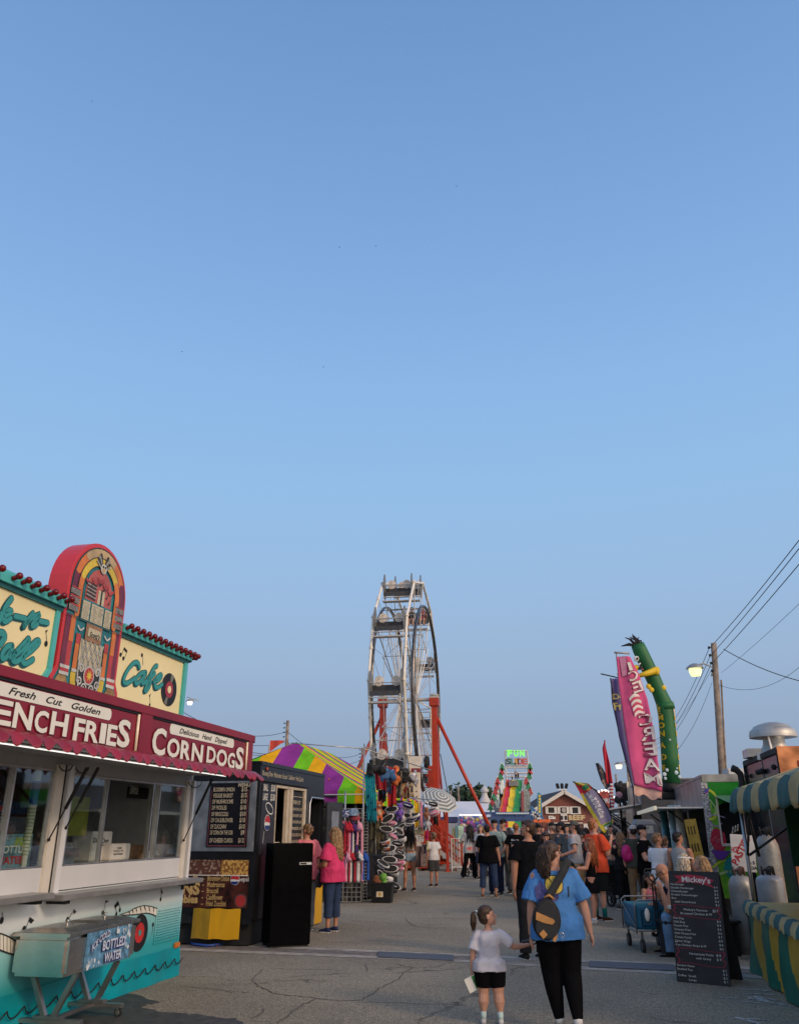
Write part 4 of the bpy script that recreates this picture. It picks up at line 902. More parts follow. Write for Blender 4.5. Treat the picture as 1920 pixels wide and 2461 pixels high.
# end face (local x = 0 side, normal towards the camera)
E_=Matrix.Rotation(R(-90),4,'Z')      # drawn in end-face coordinates (x to the right), then turned
def eb(): m=MB(); m.T=E_; return m
def e(p): return T2e.uv(*Z5(*p))
b=eb(); b.box(-2.4,0,-.03,0,.3,.4); b.build('bumper',black,bt)
b=eb(); w0=e((95,1105)); w1=e((640,440))
b.box(-1.45,-.04,-.02,0,1.30,2.33); wf=b.build('window_frame',mat('dull aluminium',(.34,.34,.34),.4,.8,var=.15),bt,bev=.006)
ml=e((240,1080)); mr_=e((605,1080)); mt=e((620,445))
x0_,x1_=ml[0],mr_[0]; zz0=1.36; zz1=2.30
b=eb(); b.box(x0_-.02,x1_+.03,-.035,-.02,zz0,zz1); mb_=b.build('menu_board',mat('menu black',(.008,.007,.01),.25),wf)
b=eb()
for (l,r_,yy,xl) in (('BLOOMIN ONION','$15',497,.8),('VEGGIE BASKET','$15',556,.76),('DF MUSHROOMS','$10',614,.78),('DF PICKLES','$10',673,.55),('DF BROCCOLI','$10',735,.62),('DF CAULIFLOWER','$10',795,.82),('DF ZUCCHINI','$10',857,.58),('DF CORN ON THE COB','$9',915,.84),('DF CHEESE CURDS','$12',991,.86)):
    z=e((300,yy))[1]; W_=x1_-x0_; xs=x0_+W_*.06
    txt(b,l,xs,z,.058,-.037,w=W_*.72*xl,offset=.02,sx=1); txt(b,r_,x1_-W_*.02,z,.062,-.037,w=W_*.155 if len(r_)>2 else W_*.1,al='R',offset=.025)
txt(b,'MENU',x0_+.45,2.245,.05,-.037,w=.2,offset=.03)
b.build('lettering',goldp,mb_)
b=eb(); b.box(x0_+.0,x1_+.01,-.037,-.035,1.375,1.385); b.box(x0_+.0,x0_+.008,-.037,-.035,1.38,2.2); b.box(x1_+.0,x1_+.008,-.037,-.035,1.38,2.2); b.build('menu_border',mat('dim maroon line',(.2,.05,.06),.5),mb_)
b=eb(); p0=e((50,1305)); p1=e((650,1165)); p2=e((650,1635))
xl_=-1.75; xr_=p1[0]
b.box(xl_,xr_,-.012,0,p2[1],p1[1]); lp=b.build('food_panel',mat('dark brown graphic',(.055,.014,.008),.35,var=.5,sc=6),bt)
b=eb(); xm=e((370,1230))[0]
zi=p0[1]; b.box(xl_,xm-.01,-.016,-.012,zi,p1[1],0); b.box(xm+.01,xr_-.01,-.016,-.012,zi,p1[1],1); b.box(xl_,xr_,-.02,-.012,zi-.012,zi,2)
b.build('food_photo',[mat('battered mushrooms',(.10,.035,.02),.5,var=.6,sc=22,c2=(.30,.22,.15),c2t=.56,bump=.8,bsc=20),mat('fried food yellow',(.22,.09,.02),.5,sc=26,c2=(.55,.33,.08),c2t=.5,bump=.8,bsc=26),offw],lp)
b=eb()
for l,yy,xe in (('Blooming Onion',1365,455),('Mushrooms',1425,410),('Broccoli',1485,348),('Cauliflower',1548,392),('Fried Zucchini',1610,420)):
    q0=e((243-(yy-1365)*.06,yy)); q1=e((xe,yy)); txt(b,l,q0[0],q0[1],.07,-.015,w=q1[0]-q0[0],offset=.02); txt(b,'-',q0[0]-.08,q0[1],.07,-.015,offset=.02)
for l,yy,xe,hh in (('S',1335,150,.11),('ONIONS',1495,165,.16),('Vegetables',1580,148,.10)):
    q1=e((xe,yy)); txt(b,l,q1[0],q1[1],hh,-.015,al='R',offset=.05)
b.build('lettering',gold,lp)
b=eb(); q=e((512,1355)); globe(b,q[0],q[1],.075,-.014); b.build('drink_logo',PEP,lp)
b=eb(); q0,q1=e((545,1370)),e((645,1370)); txt(b,'pepsi',q0[0],q0[1],.06,-.016,w=q1[0]-q0[0],offset=.01); b.build('lettering',PEP[0],lp)
b=eb(); q=e((565,1562)); b.disc(q[0],q[1],.1,-.014,0,24); b.disc(q[0],q[1],.08,-.018,1,24); b.build('reflector_disc',[mat('dark ring',(.08,.05,.05),.4),mat('dull red disc',(.35,.03,.03),.4)],lp)
b=eb(); q0,q1=e((95,1925)),e((590,1640)); rows=[]
for j in range(7):
    z=q1[1]+(q0[1]-q1[1])*j/6; rows.append([(q0[0]+(q1[0]-.02-q0[0])*i/30,-.05-.012*j/6-.01*noise.noise(Vector((i*.25,j*.2,0))),z+.006*math.sin(i*.5)) for i in range(31)])
for j in range(6):
    for i in range(30): b.quad(rows[j+1][i],rows[j+1][i+1],rows[j][i+1],rows[j][i],0 if i<11 else 1)
b.build('yellow_banner',[mat('olive yellow vinyl',(.30,.19,.012),.45,var=.08),mat('golden yellow vinyl',(.62,.33,.008),.4,var=.06,sc=2)],bt,smooth=True)
b=MB(); b.box(.05,LX-.1,.05,2.3,.02,.36); b.build('underskirt',blackm,bt)
b=MB(); q=T2.uv(*Z5(1365,1480)); b.fl([(1.5,.02),(2.9,.02),(2.9,.62),(1.5,.62)],-.03,0,.01); b.fl([(2.9,.02),(3.4,.02),(3.4,.66),(2.95,.6)],-.032,1,.01)
b.build('skirt',[mat('dark grey vinyl',(.04,.042,.045),.3,bump=.3,bsc=6),mat('golden yellow vinyl',(.62,.33,.008),.4)],bt)
# ================================================================= black cabinet on the street drain
fg=thing('black_cabinet','tall glossy black upright cabinet with a small silver handle label','cabinet',(-1.90,13.35,0),-2,)
fg.rotation_euler=(0,0,R(22))
gb=mat('gloss black panel',(.003,.003,.0035),.16,var=.1,spec=.06)
b=MB(); b.box(.0,.62,0,.5,.03,1.42); b.build('cabinet_body',gb,fg,bev=.008)
b=MB(); b.box(.02,.60,.03,.47,.0,.03); b.build('plinth',rub,fg)
b=MB(); b.box(.41,.60,-.006,0,1.115,1.15,0); b.box(.42,.52,-.009,-.006,1.122,1.143,1); b.build('handle_label',[mat('silver label',(.5,.5,.48),.4),blackm],fg)
# ================================================================= striped frame tent
tA=Fr(-.78,19.2,78.5)
tt=thing('striped_tent','green, purple and yellow striped market tent behind the black trailer','tent',(-.90,21.7,0),79)
tw=5.4; Rx,Rl=2.4,6.0
pk0=(2.4,2.6,3.98); pk1=(6.0,2.6,3.98); eL=8.0
cp,cg,cy=(.24,.035,.22),(.16,.48,.015),(.72,.36,.01)
b=MB()
def tess(P,nu,nv,mi,sag=.06):
    # bilinear patch split to stripes, mi(u)->material ; P = a,b,c,d (a-b eave, d-c ridge)
    a,b_,c,d=[Vector(p) for p in P]
    G=[[a.lerp(b_,i/nu).lerp(d.lerp(c,i/nu),j/nv) for i in range(nu+1)] for j in range(nv+1)]
    for j in range(1,nv):
        for i in range(nu+1): G[j][i].z-=sag*math.sin(math.pi*j/nv)*(1+.5*noise.noise(Vector((i*.8,j*.5,1))))
    for j in range(nv):
        for i in range(nu): b.quad(G[j][i],G[j][i+1],G[j+1][i+1],G[j+1][i],mi(i/nu+.5/nu))
ze=2.52
pat=lambda k:[1,0,1,2,0,1,2,1,0,2][int(k)%10]
# hip end, towards the camera (vertical stripes of constant y)
ny=24; 
for i in range(ny):
    y0,y1=tw*i/ny,tw*(i+1)/ny
    def top(y): t=1-abs(y-2.6)/2.6; t=max(0,min(1,t)); return Vector((pk0[0]*t,y,ze+(pk0[2]-ze)*t))
    m_=[2,1,0,1,2,0,1,2,0,1][int((tw-y0)/.53)%10]
    T0,T1_=top(y0),top(y1)
    nn=6
    for j in range(nn):
        q=lambda T,y,t:Vector((0,y,ze)).lerp(T,t)+Vector((0,0,-.03*math.sin(math.pi*t)))
        b.quad(q(T0,y0,j/nn),q(T1_,y1,j/nn),q(T1_,y1,(j+1)/nn),q(T0,y0,(j+1)/nn),m_)
    k=lambda y:.0+.018*math.sin(y*2*math.pi/.265)+.03*noise.noise(Vector((y*3,0,0)))
    b.quad((-.02-k(y0),y0,ze-.30),(-.02-k(y1),y1,ze-.30),(0,y1,ze),(0,y0,ze),m_)
# street side slope and back slope: stripes run eave to ridge
nx_=20
seqs=[1,0,2,1,0,2,1,2,0,1,2]
for side in (0,1):
    for i in range(nx_):
        xa,xb=eL*i/nx_,eL*(i+1)/nx_
        def rp(x): 
            t=x/pk0[0] if x<pk0[0] else (1 if x<pk1[0] else (eL-x)/(eL-pk1[0])); t=max(0,min(1,t))
            yy=2.6*t if side==0 else tw-(tw-2.6)*t; return Vector((x,yy,ze+(pk0[2]-ze)*t))
        y_e=0 if side==0 else tw
        nn=6; m_=seqs[(i//1)%11]
        for j in range(nn):
            q=lambda x,t:Vector((x,y_e,ze)).lerp(rp(x),t)+Vector((0,0,-.05*math.sin(math.pi*t)))
            b.quad(q(xa,j/nn),q(xb,j/nn),q(xb,(j+1)/nn),q(xa,(j+1)/nn),m_)
        s_=-1 if side==0 else 1
        b.quad((xa,y_e+s_*.02,ze-.3),(xb,y_e+s_*.02,ze-.3),(xb,y_e,ze),(xa,y_e,ze),m_)
cv=[mat('purple vinyl',cp,.8,spec=.08,var=.12,sc=3,bump=.2,bsc=4),mat('lime green vinyl',cg,.8,spec=.08,var=.12,sc=3,bump=.2,bsc=4),mat('golden vinyl',cy,.8,spec=.08,var=.1,sc=3,bump=.2,bsc=4)]
b.build('canopy',cv,tt,smooth=True,auto=25)
for x,y in ((.4,.3),(.05,tw-.05),(3.5,.05),(6,.05),(eL-.05,.05),(eL-.05,tw-.05),(5,tw-.05)):
    b=MB(); b.tube([(x,y,0),(x,y,ze)],.028,8); b.build('pole',mat('white pole',(.6,.6,.58),.4),tt,smooth=True)
# red pennant on its mast behind the trailer
p=at(646,1818,30); fl_=thing('pennant_flag','small red pennant on a mast behind the black trailer','flag',(p.x,p.y,0)); b=MB(); b.tube([(0,0,0),(0,0,p.z+.4)],.03,6); b.build('mast',greyp,fl_)
b=MB(); 
for i in range(6): t0,t1=i/6,(i+1)/6; f_=lambda t,s_:(.02+.55*t,.03*math.sin(t*9),p.z+.35+.2*t+s_*(.2-.2*t)*1.0); b.quad(f_(t0,-1),f_(t1,-1),f_(t1,1),f_(t0,1))
b.build('flag_cloth',mat('pennant red',(.5,.05,.03),.6),fl_,smooth=True)
# ================================================================= merchandise stand
MS=Fr(-.88,21.2,66)
stl=mat('galvanised tube',(.45,.43,.4),.35,.8,var=.15)
ms=thing('merchandise_stand','galvanised pipe frame stall crowded with hanging clothes and slippers','market stall',(-.88,21.2,0),66)
b=MB()
for x,y,h_ in ((0,0,3.62),(-.1,.45,2.5),(2.6,.9,2.42),(5.2,1.2,2.42),(0,3,2.42),(5.2,3,2.42)):
    b.tube([(x,y,0),(x,y,h_)],.022,8)
b.tube([(0,0,2.42),(5.2,0,2.42)],.018,6); b.tube([(0,0,3.55),(.6,0.05,3.52)],.014,6); b.tube([(0,0,3.5),(-.9,1.6,3.62)],.014,6); b.tube([(0,0,2.42),(0,3,2.42)],.018,6); b.tube([(0,3,2.42),(5.2,3,2.42)],.018,6); b.tube([(0,.02,3.5),(5.2,.3,3.3)],.014,6)
b.build('pipe_frame',stl,ms,smooth=True)
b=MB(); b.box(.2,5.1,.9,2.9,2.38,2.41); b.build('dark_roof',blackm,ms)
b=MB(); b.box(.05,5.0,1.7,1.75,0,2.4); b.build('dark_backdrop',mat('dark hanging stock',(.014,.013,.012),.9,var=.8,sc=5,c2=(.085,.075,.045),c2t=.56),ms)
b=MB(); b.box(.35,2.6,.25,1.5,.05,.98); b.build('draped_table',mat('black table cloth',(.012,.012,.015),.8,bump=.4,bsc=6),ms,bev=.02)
def gridwall(x0,x1,z0,z1,Y,pitch,nm,lab,rz=0):
    p0=at(x0,2100,Y); p1=at(x1,2100,Y); o=thing('grid_wall',lab,'grid wall',(p0.x,Y,0),rz); W_=p1.x-p0.x; b=MB(); n_=max(1,int(W_/pitch)); 
    for i in range(n_+1): b.tube([(W_*i/n_,0,z0),(W_*i/n_,0,z1)],.0045,4)
    k=int((z1-z0)/pitch)
    for i in range(k+1): b.tube([(0,0,z0+(z1-z0)*i/k),(W_,0,z0+(z1-z0)*i/k)],.0045,4)
    b.build('wire_grid',mat('white wire',(.45,.44,.42),.4,.3),o); return o,W_
GY=20.9
gw,GW=gridwall(803,868,.05,2.08,GY,.1,'a','wire grid wall hung with animal hats beside the long haired blonde woman')
gw2,_=gridwall(873,886,.05,2.0,21.3,.07,'b','narrow wire grid panel behind the blue hat at the stall corner',45)
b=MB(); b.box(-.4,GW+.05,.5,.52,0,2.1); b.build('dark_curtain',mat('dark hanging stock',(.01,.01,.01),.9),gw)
# ================================================================= stock hanging on the merchandise stand
def msp(px_,py_,yo=-.1):
    u,z=MS.uv(px_,py_,yo); ca,sa=math.cos(R(66)),math.sin(R(66)); return Vector((-.88+u*ca-yo*sa,21.2+u*sa+yo*ca,z))
ZM=lambda x,y:(780+x/4.733,1780+y/4.733)
def cloth(lab,top,bot,Y,m,nm='hanging_cloth',cat='hanging cloth',grp='cloths hanging from the merchandise stand',fold=5,depth=.05,sk=0):
    (xa,ya),(xb,yb)=top; (xc,yc),(xd,yd)=bot
    A=at(xa,ya,Y);B=at(xb,yb,Y);C_=at(xc,yc,Y);D=at(xd,yd,Y)
    o=None; b=MB(); nu,nv=22,16; sd=random.uniform(0,50); base=A.copy()
    rows=[]
    for j in range(nv+1):
        t=j/nv; l=A.lerp(C_,t); r_=B.lerp(D,t); row=[]
        for i in range(nu+1):
            s_=i/nu; p=l.lerp(r_,s_); p.y+=depth*math.sin(s_*fold*2*math.pi+sd+t*1.4)*(.4+.6*t)+.04*noise.noise(Vector((s_*3,t*3,sd)))
            p.z+=.03*math.sin(s_*fold*math.pi+sd)*t; row.append(p-base)
        rows.append(row)
    for j in range(nv):
        for i in range(nu): b.quad(rows[j+1][i],rows[j+1][i+1],rows[j][i+1],rows[j][i])
    o=b.build(nm,m,None,smooth=True); o.location=base; md=o.modifiers.new('s','SOLIDIFY'); md.thickness=.012
    return tag(o,lab,cat,grp)
def pmat(n,a,b_,sc=8,t=.55): return mat(n,a,.8,var=0,sc=sc,c2=b_,c2t=t)
def zc(*p): return [ZM(*q) for q in p]
PT=[((450,300),(580,290)),((490,930),(600,925))]
cloth('turquoise cloth with black shapes hanging full length at the stall corner',zc((462,380),(570,380)),zc((490,925),(600,925)),21.1,pmat('turquoise print',(.01,.27,.33),(.005,.03,.05),9,.58))
cloth('dark grey cloth draped over the top of the turquoise cloth',zc((485,250),(545,260)),zc((470,390),(555,395)),21.05,mat('charcoal cloth',(.03,.035,.04),.9))
TOPC=[('deep red cloth with white lettering marks, left of the blue one',(545,290),(690,300),(590,570),(700,560),(.28,.01,.015),(.5,.4,.35),14,.68),
 ('navy cloth hanging between two red cloths',(650,290),(765,330),(660,610),(750,600),(.02,.05,.12),(.008,.01,.02),6,.5),
 ('narrow crimson cloth with orange top hanging to the rail',(715,300),(815,310),(725,740),(815,740),(.30,.008,.015),(.16,.005,.01),5,.6),
 ('camouflage cloth hanging beside the crimson cloth',(790,340),(880,350),(780,630),(880,650),(.16,.14,.09),(.04,.04,.03),12,.5),
 ('red and tan patterned cloth hanging near the middle of the rail',(830,370),(930,380),(830,650),(935,650),(.33,.24,.12),(.25,.02,.02),9,.52),
 ('black and tan patterned cloth at the right of the top rail',(895,360),(1000,410),(910,650),(1015,655),(.28,.2,.12),(.02,.02,.025),9,.5),
 ('dark red cloth hanging lower behind the crimson one',(610,560),(700,560),(615,700),(700,700),(.12,.01,.012),(.03,.03,.03),5,.5),
 ('maroon cloth hanging below the rail behind the plush toys',(740,640),(800,650),(745,735),(800,740),(.22,.01,.03),(.4,.1,.1),14,.6)]
for i,(lb,a,c,d,e_,c1,c2_,sc,t) in enumerate(TOPC):
    cloth(lb,zc(a,c),zc(d,e_),21.3+.08*i,pmat('cloth print %d'%i,c1,c2_,sc,t),fold=1.4,depth=.05)
for i,(lb,cx_,cy_,c1) in enumerate((('black folded cloth heaped at the left end of the top rail',600,290,(.012,.012,.013)),('blue folded cloth heaped on the top rail',710,330,(.03,.09,.2)),('orange red folded cloth heaped on the top rail',765,350,(.5,.12,.03)),('black folded cloth heaped at the middle of the top rail',860,370,(.012,.012,.013)),('grey striped folded cloth heaped at the right of the top rail',960,400,(.3,.3,.32)))):
    p=msp(*ZM(cx_,cy_),0); p.y=21.3+.1*i; p=at(*ZM(cx_,cy_),21.25+.12*i); b=MB()
    for k in range(9): b.ball((random.uniform(-.17,.17),random.uniform(-.06,.06),random.uniform(-.22,.06)),random.uniform(.06,.10),.05,random.uniform(.08,.15),n=8)
    o=b.build('folded_cloth',pmat('folded %d'%i,c1,tuple(min(1,v*2.2+.03) for v in c1),10,.6),None,remesh=.025,sm=2,disp=(.06,6)); o.location=p; tag(o,lb,'folded cloth','folded cloths heaped on the top rail')
# novelty trainer slippers
sw=mat('slipper white',(.68,.66,.64),.7,var=.05); sk_=mat('slipper sole black',(.012,.012,.014),.8)
def slipper_meshes(c1,c2_,key):
    t=thing('slipper','s','slipper'); 
    b=MB(); K=20
    def ring(k,y,f=1): return [(k*.15*math.cos(2*math.pi*j/K)*f,y,k*.062*math.sin(2*math.pi*j/K)*(1+.14*math.cos(2*math.pi*j/K))) for j in range(K)]
    b.loft([ring(1.0,-.012),ring(1.06,0),ring(1.06,.022),ring(1.0,.03)]); b.build('midsole',sw,t,smooth=True,auto=50)
    b=MB(); b.loft([ring(.86,-.018),ring(.9,-.013)]); b.build('sole',sk_,t)
    b=MB(); b.loft([ring(.98,.028),ring(.97,.06),ring(.82,.10),ring(.5,.125)],0); 
    b.tube([(-.08,.105,.02),(.0,.12,.03),(.09,.1,.02)],.016,6,1); b.tube([(-.10,.07,-.045),(-.02,.08,-.055),(.08,.06,-.05)],.014,5,1)
    b.build('upper',[mat('slipper '+key,c1,.8),mat('slipper trim '+key,c2_,.8)],t,smooth=True,auto=60); return t
kinds={'black':((.015,.015,.017),(.6,.6,.6)),'white':((.6,.6,.6),(.02,.02,.02)),'pink':((.62,.2,.32),(.6,.55,.55)),'orange':((.62,.1,.02),(.65,.6,.55)),'red':((.45,.02,.02),(.6,.5,.5)),'navy':((.02,.02,.1),(.6,.6,.62))}
proto={}
SL=[(760,780,8,0,'black',1.0,'black soled slipper at the top of the slipper column'),(715,888,32,10,'pink',1.05,'pink rimmed slipper tilted second from the top of the column'),(770,948,5,-60,'pink',.75,'small pink slipper under the tilted pink one'),
(700,1003,-8,5,'black',1.0,'black and white slipper left of the red slipper'),(878,968,20,20,'red',.6,'small red slipper near the top right of the column'),(850,1030,-35,30,'black',.8,'black slipper hanging slantwise under the red slipper'),
(762,1040,10,-50,'navy',.7,'navy slipper side on beneath the pink one'),(775,1095,-25,-40,'pink',.8,'dusky pink slipper in the middle of the column'),(682,1140,15,-70,'orange',.75,'bright orange slipper at the left of the column'),
(865,1110,10,-65,'white',.9,'white striped slipper level with the orange one'),(690,1205,0,-70,'orange',.7,'pale orange slipper below the bright orange one'),(835,1180,-8,-45,'black',.9,'black slipper with white rim under the white striped one'),
(730,1232,14,25,'pink',1.1,'large pink and white slipper below the orange pair'),(860,1275,-20,-50,'black',.75,'black slipper with white flashes right of the large pink one'),(845,1318,-10,-30,'white',.95,'white and black slipper above the wide black sole'),
(740,1352,-6,0,'black',1.1,'wide black soled slipper face on at waist height'),(668,1398,-28,-50,'navy',1.0,'navy and white slipper left below the wide sole'),(850,1400,10,-60,'pink',1.0,'pink and black slipper right below the wide sole'),
(748,1456,2,8,'black',1.15,'long black sole low in the column'),(852,1462,5,-60,'pink',.75,'flat pink slipper right of the long black sole'),(650,1530,-50,-30,'navy',.85,'dark blue slipper hanging above the black tub'),
(712,1598,20,-60,'white',1.0,'white and black slipper beside the green plush toy'),(795,1655,-20,-60,'black',1.0,'lowest black and white slipper hanging at the tub corner'),(790,1505,0,-60,'white',.7,'small white slipper under the long black sole'),
(950,745,-15,-50,'navy',1.0,'navy and white slipper right of the purple toy'),(1000,855,12,-60,'navy',1.2,'large navy and white slipper above the browsing woman'),(930,850,-5,-30,'white',.8,'white slipper left of the large navy one'),(965,930,0,-40,'navy',.8,'grey and navy slipper just above the browsing woman'),
(1238,730,-10,-50,'black',.85,'black slipper at the right end of the rail'),(1245,790,15,-60,'white',.9,'white striped slipper at the right end of the rail'),(1250,835,20,-50,'pink',.9,'pink striped slipper lowest at the right end of the rail')]
for (x,y,rot_,turn,k,sc,lb) in SL:
    p=msp(*ZM(x,y),-.12-.05*((x*7)%3)); L_='slipper hanging'
    if k not in proto: o=slipper_meshes(*kinds[k],k); proto[k]=o
    else: o=copy_thing(proto[k],(0,0,0))
    o.location=p; o.rotation_euler=(R(-10 if turn>-40 else (-60 if len(lb)%2 else 155)),R(-rot_),R(turn*.35)); o.scale=(sc*1.12,)*3; o['label']=lb; o['group']='novelty slippers hanging in the stall'
# plain plush toys
def plush(lb,p,h,cm,cb,grp='plush toys hanging in the stall',ears=1):
    o=thing('plush_toy',lb,'plush toy',p,random.uniform(-15,15),grp)
    b=MB(); b.ball((0,0,-.62*h),.20*h,.16*h,.26*h,12); b.ball((0,-.02*h,-.24*h),.19*h,.17*h,.19*h,12)
    for s_ in (-1,1):
        b.tube([(s_*.15*h,-.03*h,-.5*h),(s_*.27*h,-.08*h,-.68*h)],[.06*h,.05*h],8); b.tube([(s_*.1*h,-.05*h,-.8*h),(s_*.12*h,-.10*h,-1.0*h)],[.075*h,.06*h],8); b.ball((s_*.12*h,-.13*h,-1.0*h),.06*h,.08*h,.06*h,8)
        if ears: b.tube([(s_*.1*h,0,-.12*h),(s_*.14*h,0,.05*h)],[.06*h,.015*h],8)
        else: b.ball((s_*.14*h,0,-.08*h),.06*h,.03*h,.06*h,8)
    b.build('body',mat('plush %.2f%.2f%.2f'%cm,cm,.95,bump=.6,bsc=90,sheen=.5),o,remesh=.018,sm=1)
    b=MB(); b.ball((0,-.12*h,-.62*h),.13*h,.07*h,.17*h,10); b.ball((0,-.16*h,-.28*h),.09*h,.07*h,.07*h,10); b.build('belly',mat('plush belly %.2f'%cb[0],cb,.95,bump=.5,bsc=90),o,smooth=True)
    b=MB(); 
    for s_ in (-1,1): b.mark(); b.ball((s_*.07*h,-.18*h,-.19*h),.02*h,n=6)
    b.each('eye',blackm,o); return o
def pp(x,y,yo=-.15): return msp(*ZM(x,y),yo)
plush('orange plush toy with cream belly hanging beside the turquoise cloth',pp(622,675),.48,(.66,.12,.02),(.66,.45,.27))
plush('purple plush toy hanging right of the top slipper',pp(855,700),.44,(.14,.06,.36),(.2,.1,.42),ears=0)
plush('pale pink plush toy hanging next to the purple one',pp(915,690,-.1),.3,(.68,.3,.42),(.7,.6,.6))
plush('white and grey plush toy hanging below the pink one',pp(890,800,-.1),.28,(.5,.48,.46),(.6,.55,.45))
plush('brown plush toy hanging above the grey one near the rail end',pp(1155,745),.36,(.22,.07,.025),(.3,.12,.06),ears=0)
plush('silver grey plush toy hanging above the boy in white',pp(1170,840),.42,(.4,.42,.45),(.5,.5,.52))
b=None
for i,(x0_,x1_,y0,y1,c_,lb) in enumerate(((1030,1068,700,980,(.66,.42,.02),'yellow long furry scarf hanging in the rail row'),(1062,1085,700,975,(.6,.56,.5),'white long furry scarf between yellow and pink ones'),(1083,1112,690,990,(.68,.25,.34),'pink long furry scarf hanging in the rail row'),(1108,1135,730,985,(.1,.16,.33),'blue grey long furry scarf right of the pink one'),(1155,1178,1020,1140,(.55,.02,.16),'magenta tassel hanging beside the boy'),(1160,1182,1140,1250,(.5,.5,.28),'pale yellow tassel hanging below the magenta one'))):
    cloth(lb,zc((x0_,y0),(x1_,y0)),zc((x0_,y1),(x1_,y1)),24.6+.1*i,mat('fur %d'%i,c_,.95,bump=.5,bsc=60),nm='furry_scarf',cat='scarf',grp='long furry scarves on the rail',fold=1,depth=.03)
cloth('striped carrier bag hanging beside the browsing woman',zc((1045,1200),(1110,1200)),zc((1030,1450),(1120,1450)),24.0,stripes('striped bag',[(.2,(.07,.03,.03)),(.1,(.4,.35,.28)),(.2,(.05,.03,.05)),(.1,(.3,.1,.08)),(.4,(.12,.08,.06))],'X',.09),nm='striped_bag',cat='bag',grp=None,fold=.6,depth=.08)
for i,(x0_,x1_,y0,y1,c_,lb) in enumerate(((1020,1130,1010,1075,(.4,.34,.22),'tan tray of small goods behind the browsing woman'),(1060,1128,1085,1160,(.5,.48,.46),'white price card hanging beside the browsing woman'),(1060,1160,1290,1440,(.2,.15,.13),'patterned cushion pile at the foot of the stall'))):
    p0=at(*ZM(x0_,y1),24.8+.05*i); p1=at(*ZM(x1_,y0),24.8+.05*i); o=thing('stall_goods',lb,'stall goods',((p0.x+p1.x)/2,p0.y,p0.z)); b=MB(); w_=(p1.x-p0.x)/2; b.box(-w_,w_,0,.04 if i==1 else .3,0,p1.z-p0.z); b.build('goods',pmat('goods %d'%i,c_,tuple(v*.35 for v in c_),22,.55),o,bev=.01)
rc=random.Random(12)
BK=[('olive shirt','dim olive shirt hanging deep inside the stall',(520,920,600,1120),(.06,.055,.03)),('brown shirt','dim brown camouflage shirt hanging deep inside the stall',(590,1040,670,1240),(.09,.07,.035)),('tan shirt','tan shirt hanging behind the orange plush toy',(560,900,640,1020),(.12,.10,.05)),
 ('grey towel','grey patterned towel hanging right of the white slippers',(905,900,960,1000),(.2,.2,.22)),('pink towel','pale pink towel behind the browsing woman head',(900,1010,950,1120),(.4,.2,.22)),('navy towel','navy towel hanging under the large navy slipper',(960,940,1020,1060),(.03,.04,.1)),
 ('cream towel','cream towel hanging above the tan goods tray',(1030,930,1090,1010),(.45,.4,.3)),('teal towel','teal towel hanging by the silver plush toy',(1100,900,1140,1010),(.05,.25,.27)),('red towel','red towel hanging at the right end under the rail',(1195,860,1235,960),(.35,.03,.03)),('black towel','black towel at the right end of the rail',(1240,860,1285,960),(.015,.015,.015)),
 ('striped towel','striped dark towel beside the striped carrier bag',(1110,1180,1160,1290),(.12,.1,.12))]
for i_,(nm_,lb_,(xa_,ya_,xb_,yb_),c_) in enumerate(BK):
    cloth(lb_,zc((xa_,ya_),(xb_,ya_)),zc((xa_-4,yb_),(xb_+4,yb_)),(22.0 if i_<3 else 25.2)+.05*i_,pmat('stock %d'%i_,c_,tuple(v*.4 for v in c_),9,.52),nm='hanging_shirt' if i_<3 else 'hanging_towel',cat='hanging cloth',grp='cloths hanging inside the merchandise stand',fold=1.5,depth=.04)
# animal hats with long arms on the grid wall
def hat(lb,px_,py_,L_,c1,c2_):
    p=at(px_,py_,GY-.1); o=thing('animal_hat',lb,'hat',p,0,'animal hats hanging on the wire grid')
    b=MB(); b.ball((0,0,-.12),.075,.07,.11,10); b.ball((-.03,-.03,.0),.03,.02,.05,8); b.ball((.04,-.06,-.16),.05,.06,.04,8); b.build('hat_body',mat('hat %.2f%.2f'%(c1[0],c1[2]),c1,.95,bump=.6,bsc=90),o,remesh=.014,sm=1)
    for s_ in (-1,1):
        b=MB(); b.tube([(s_*.05,.0,-.15),(s_*.06,.01,-.15-L_*.5),(s_*.055,-.01,-L_)],[.035,.032,.04],8); b.ball((s_*.055,-.01,-L_),.042,n=8); b.build('scarf_arm',mat('arm %.2f%.2f'%(c2_[0],c2_[2]),c2_,.95,bump=.6,bsc=90) if s_>0 else mat('hat %.2f%.2f'%(c1[0],c1[2]),c1,.95),o,remesh=.014,sm=1)
pk=(.68,.28,.36); wt=(.6,.56,.53); rd=(.42,.015,.03); pu=(.06,.02,.12); bl=(.02,.08,.32)
for a in ((262,935,1250,rd,pk,'pink and red animal hat hanging leftmost in the upper row'),(298,935,1240,rd,wt,'red and white animal hat in the upper row'),(345,940,1235,pu,pu,'dark purple animal hat in the upper row'),(402,925,1330,pk,pk,'long pale pink animal hat at the right of the upper row'),
          (275,1270,1560,pk,wt,'white armed pink animal hat leftmost in the lower row'),(318,1260,1560,rd,rd,'plain red animal hat in the lower row'),(365,1265,1560,(.02,.02,.025),wt,'black and white animal hat in the lower row'),(410,1270,1555,wt,pk,'white and pink animal hat at the right of the lower row'),(470,1275,1545,bl,bl,'bright blue animal hat at the stall corner')):
    L_=(a[2]-a[1])/4.733/2100*GY; hat(a[5],ZM(a[0],0)[0],ZM(0,a[1])[1],L_,a[3],a[4])
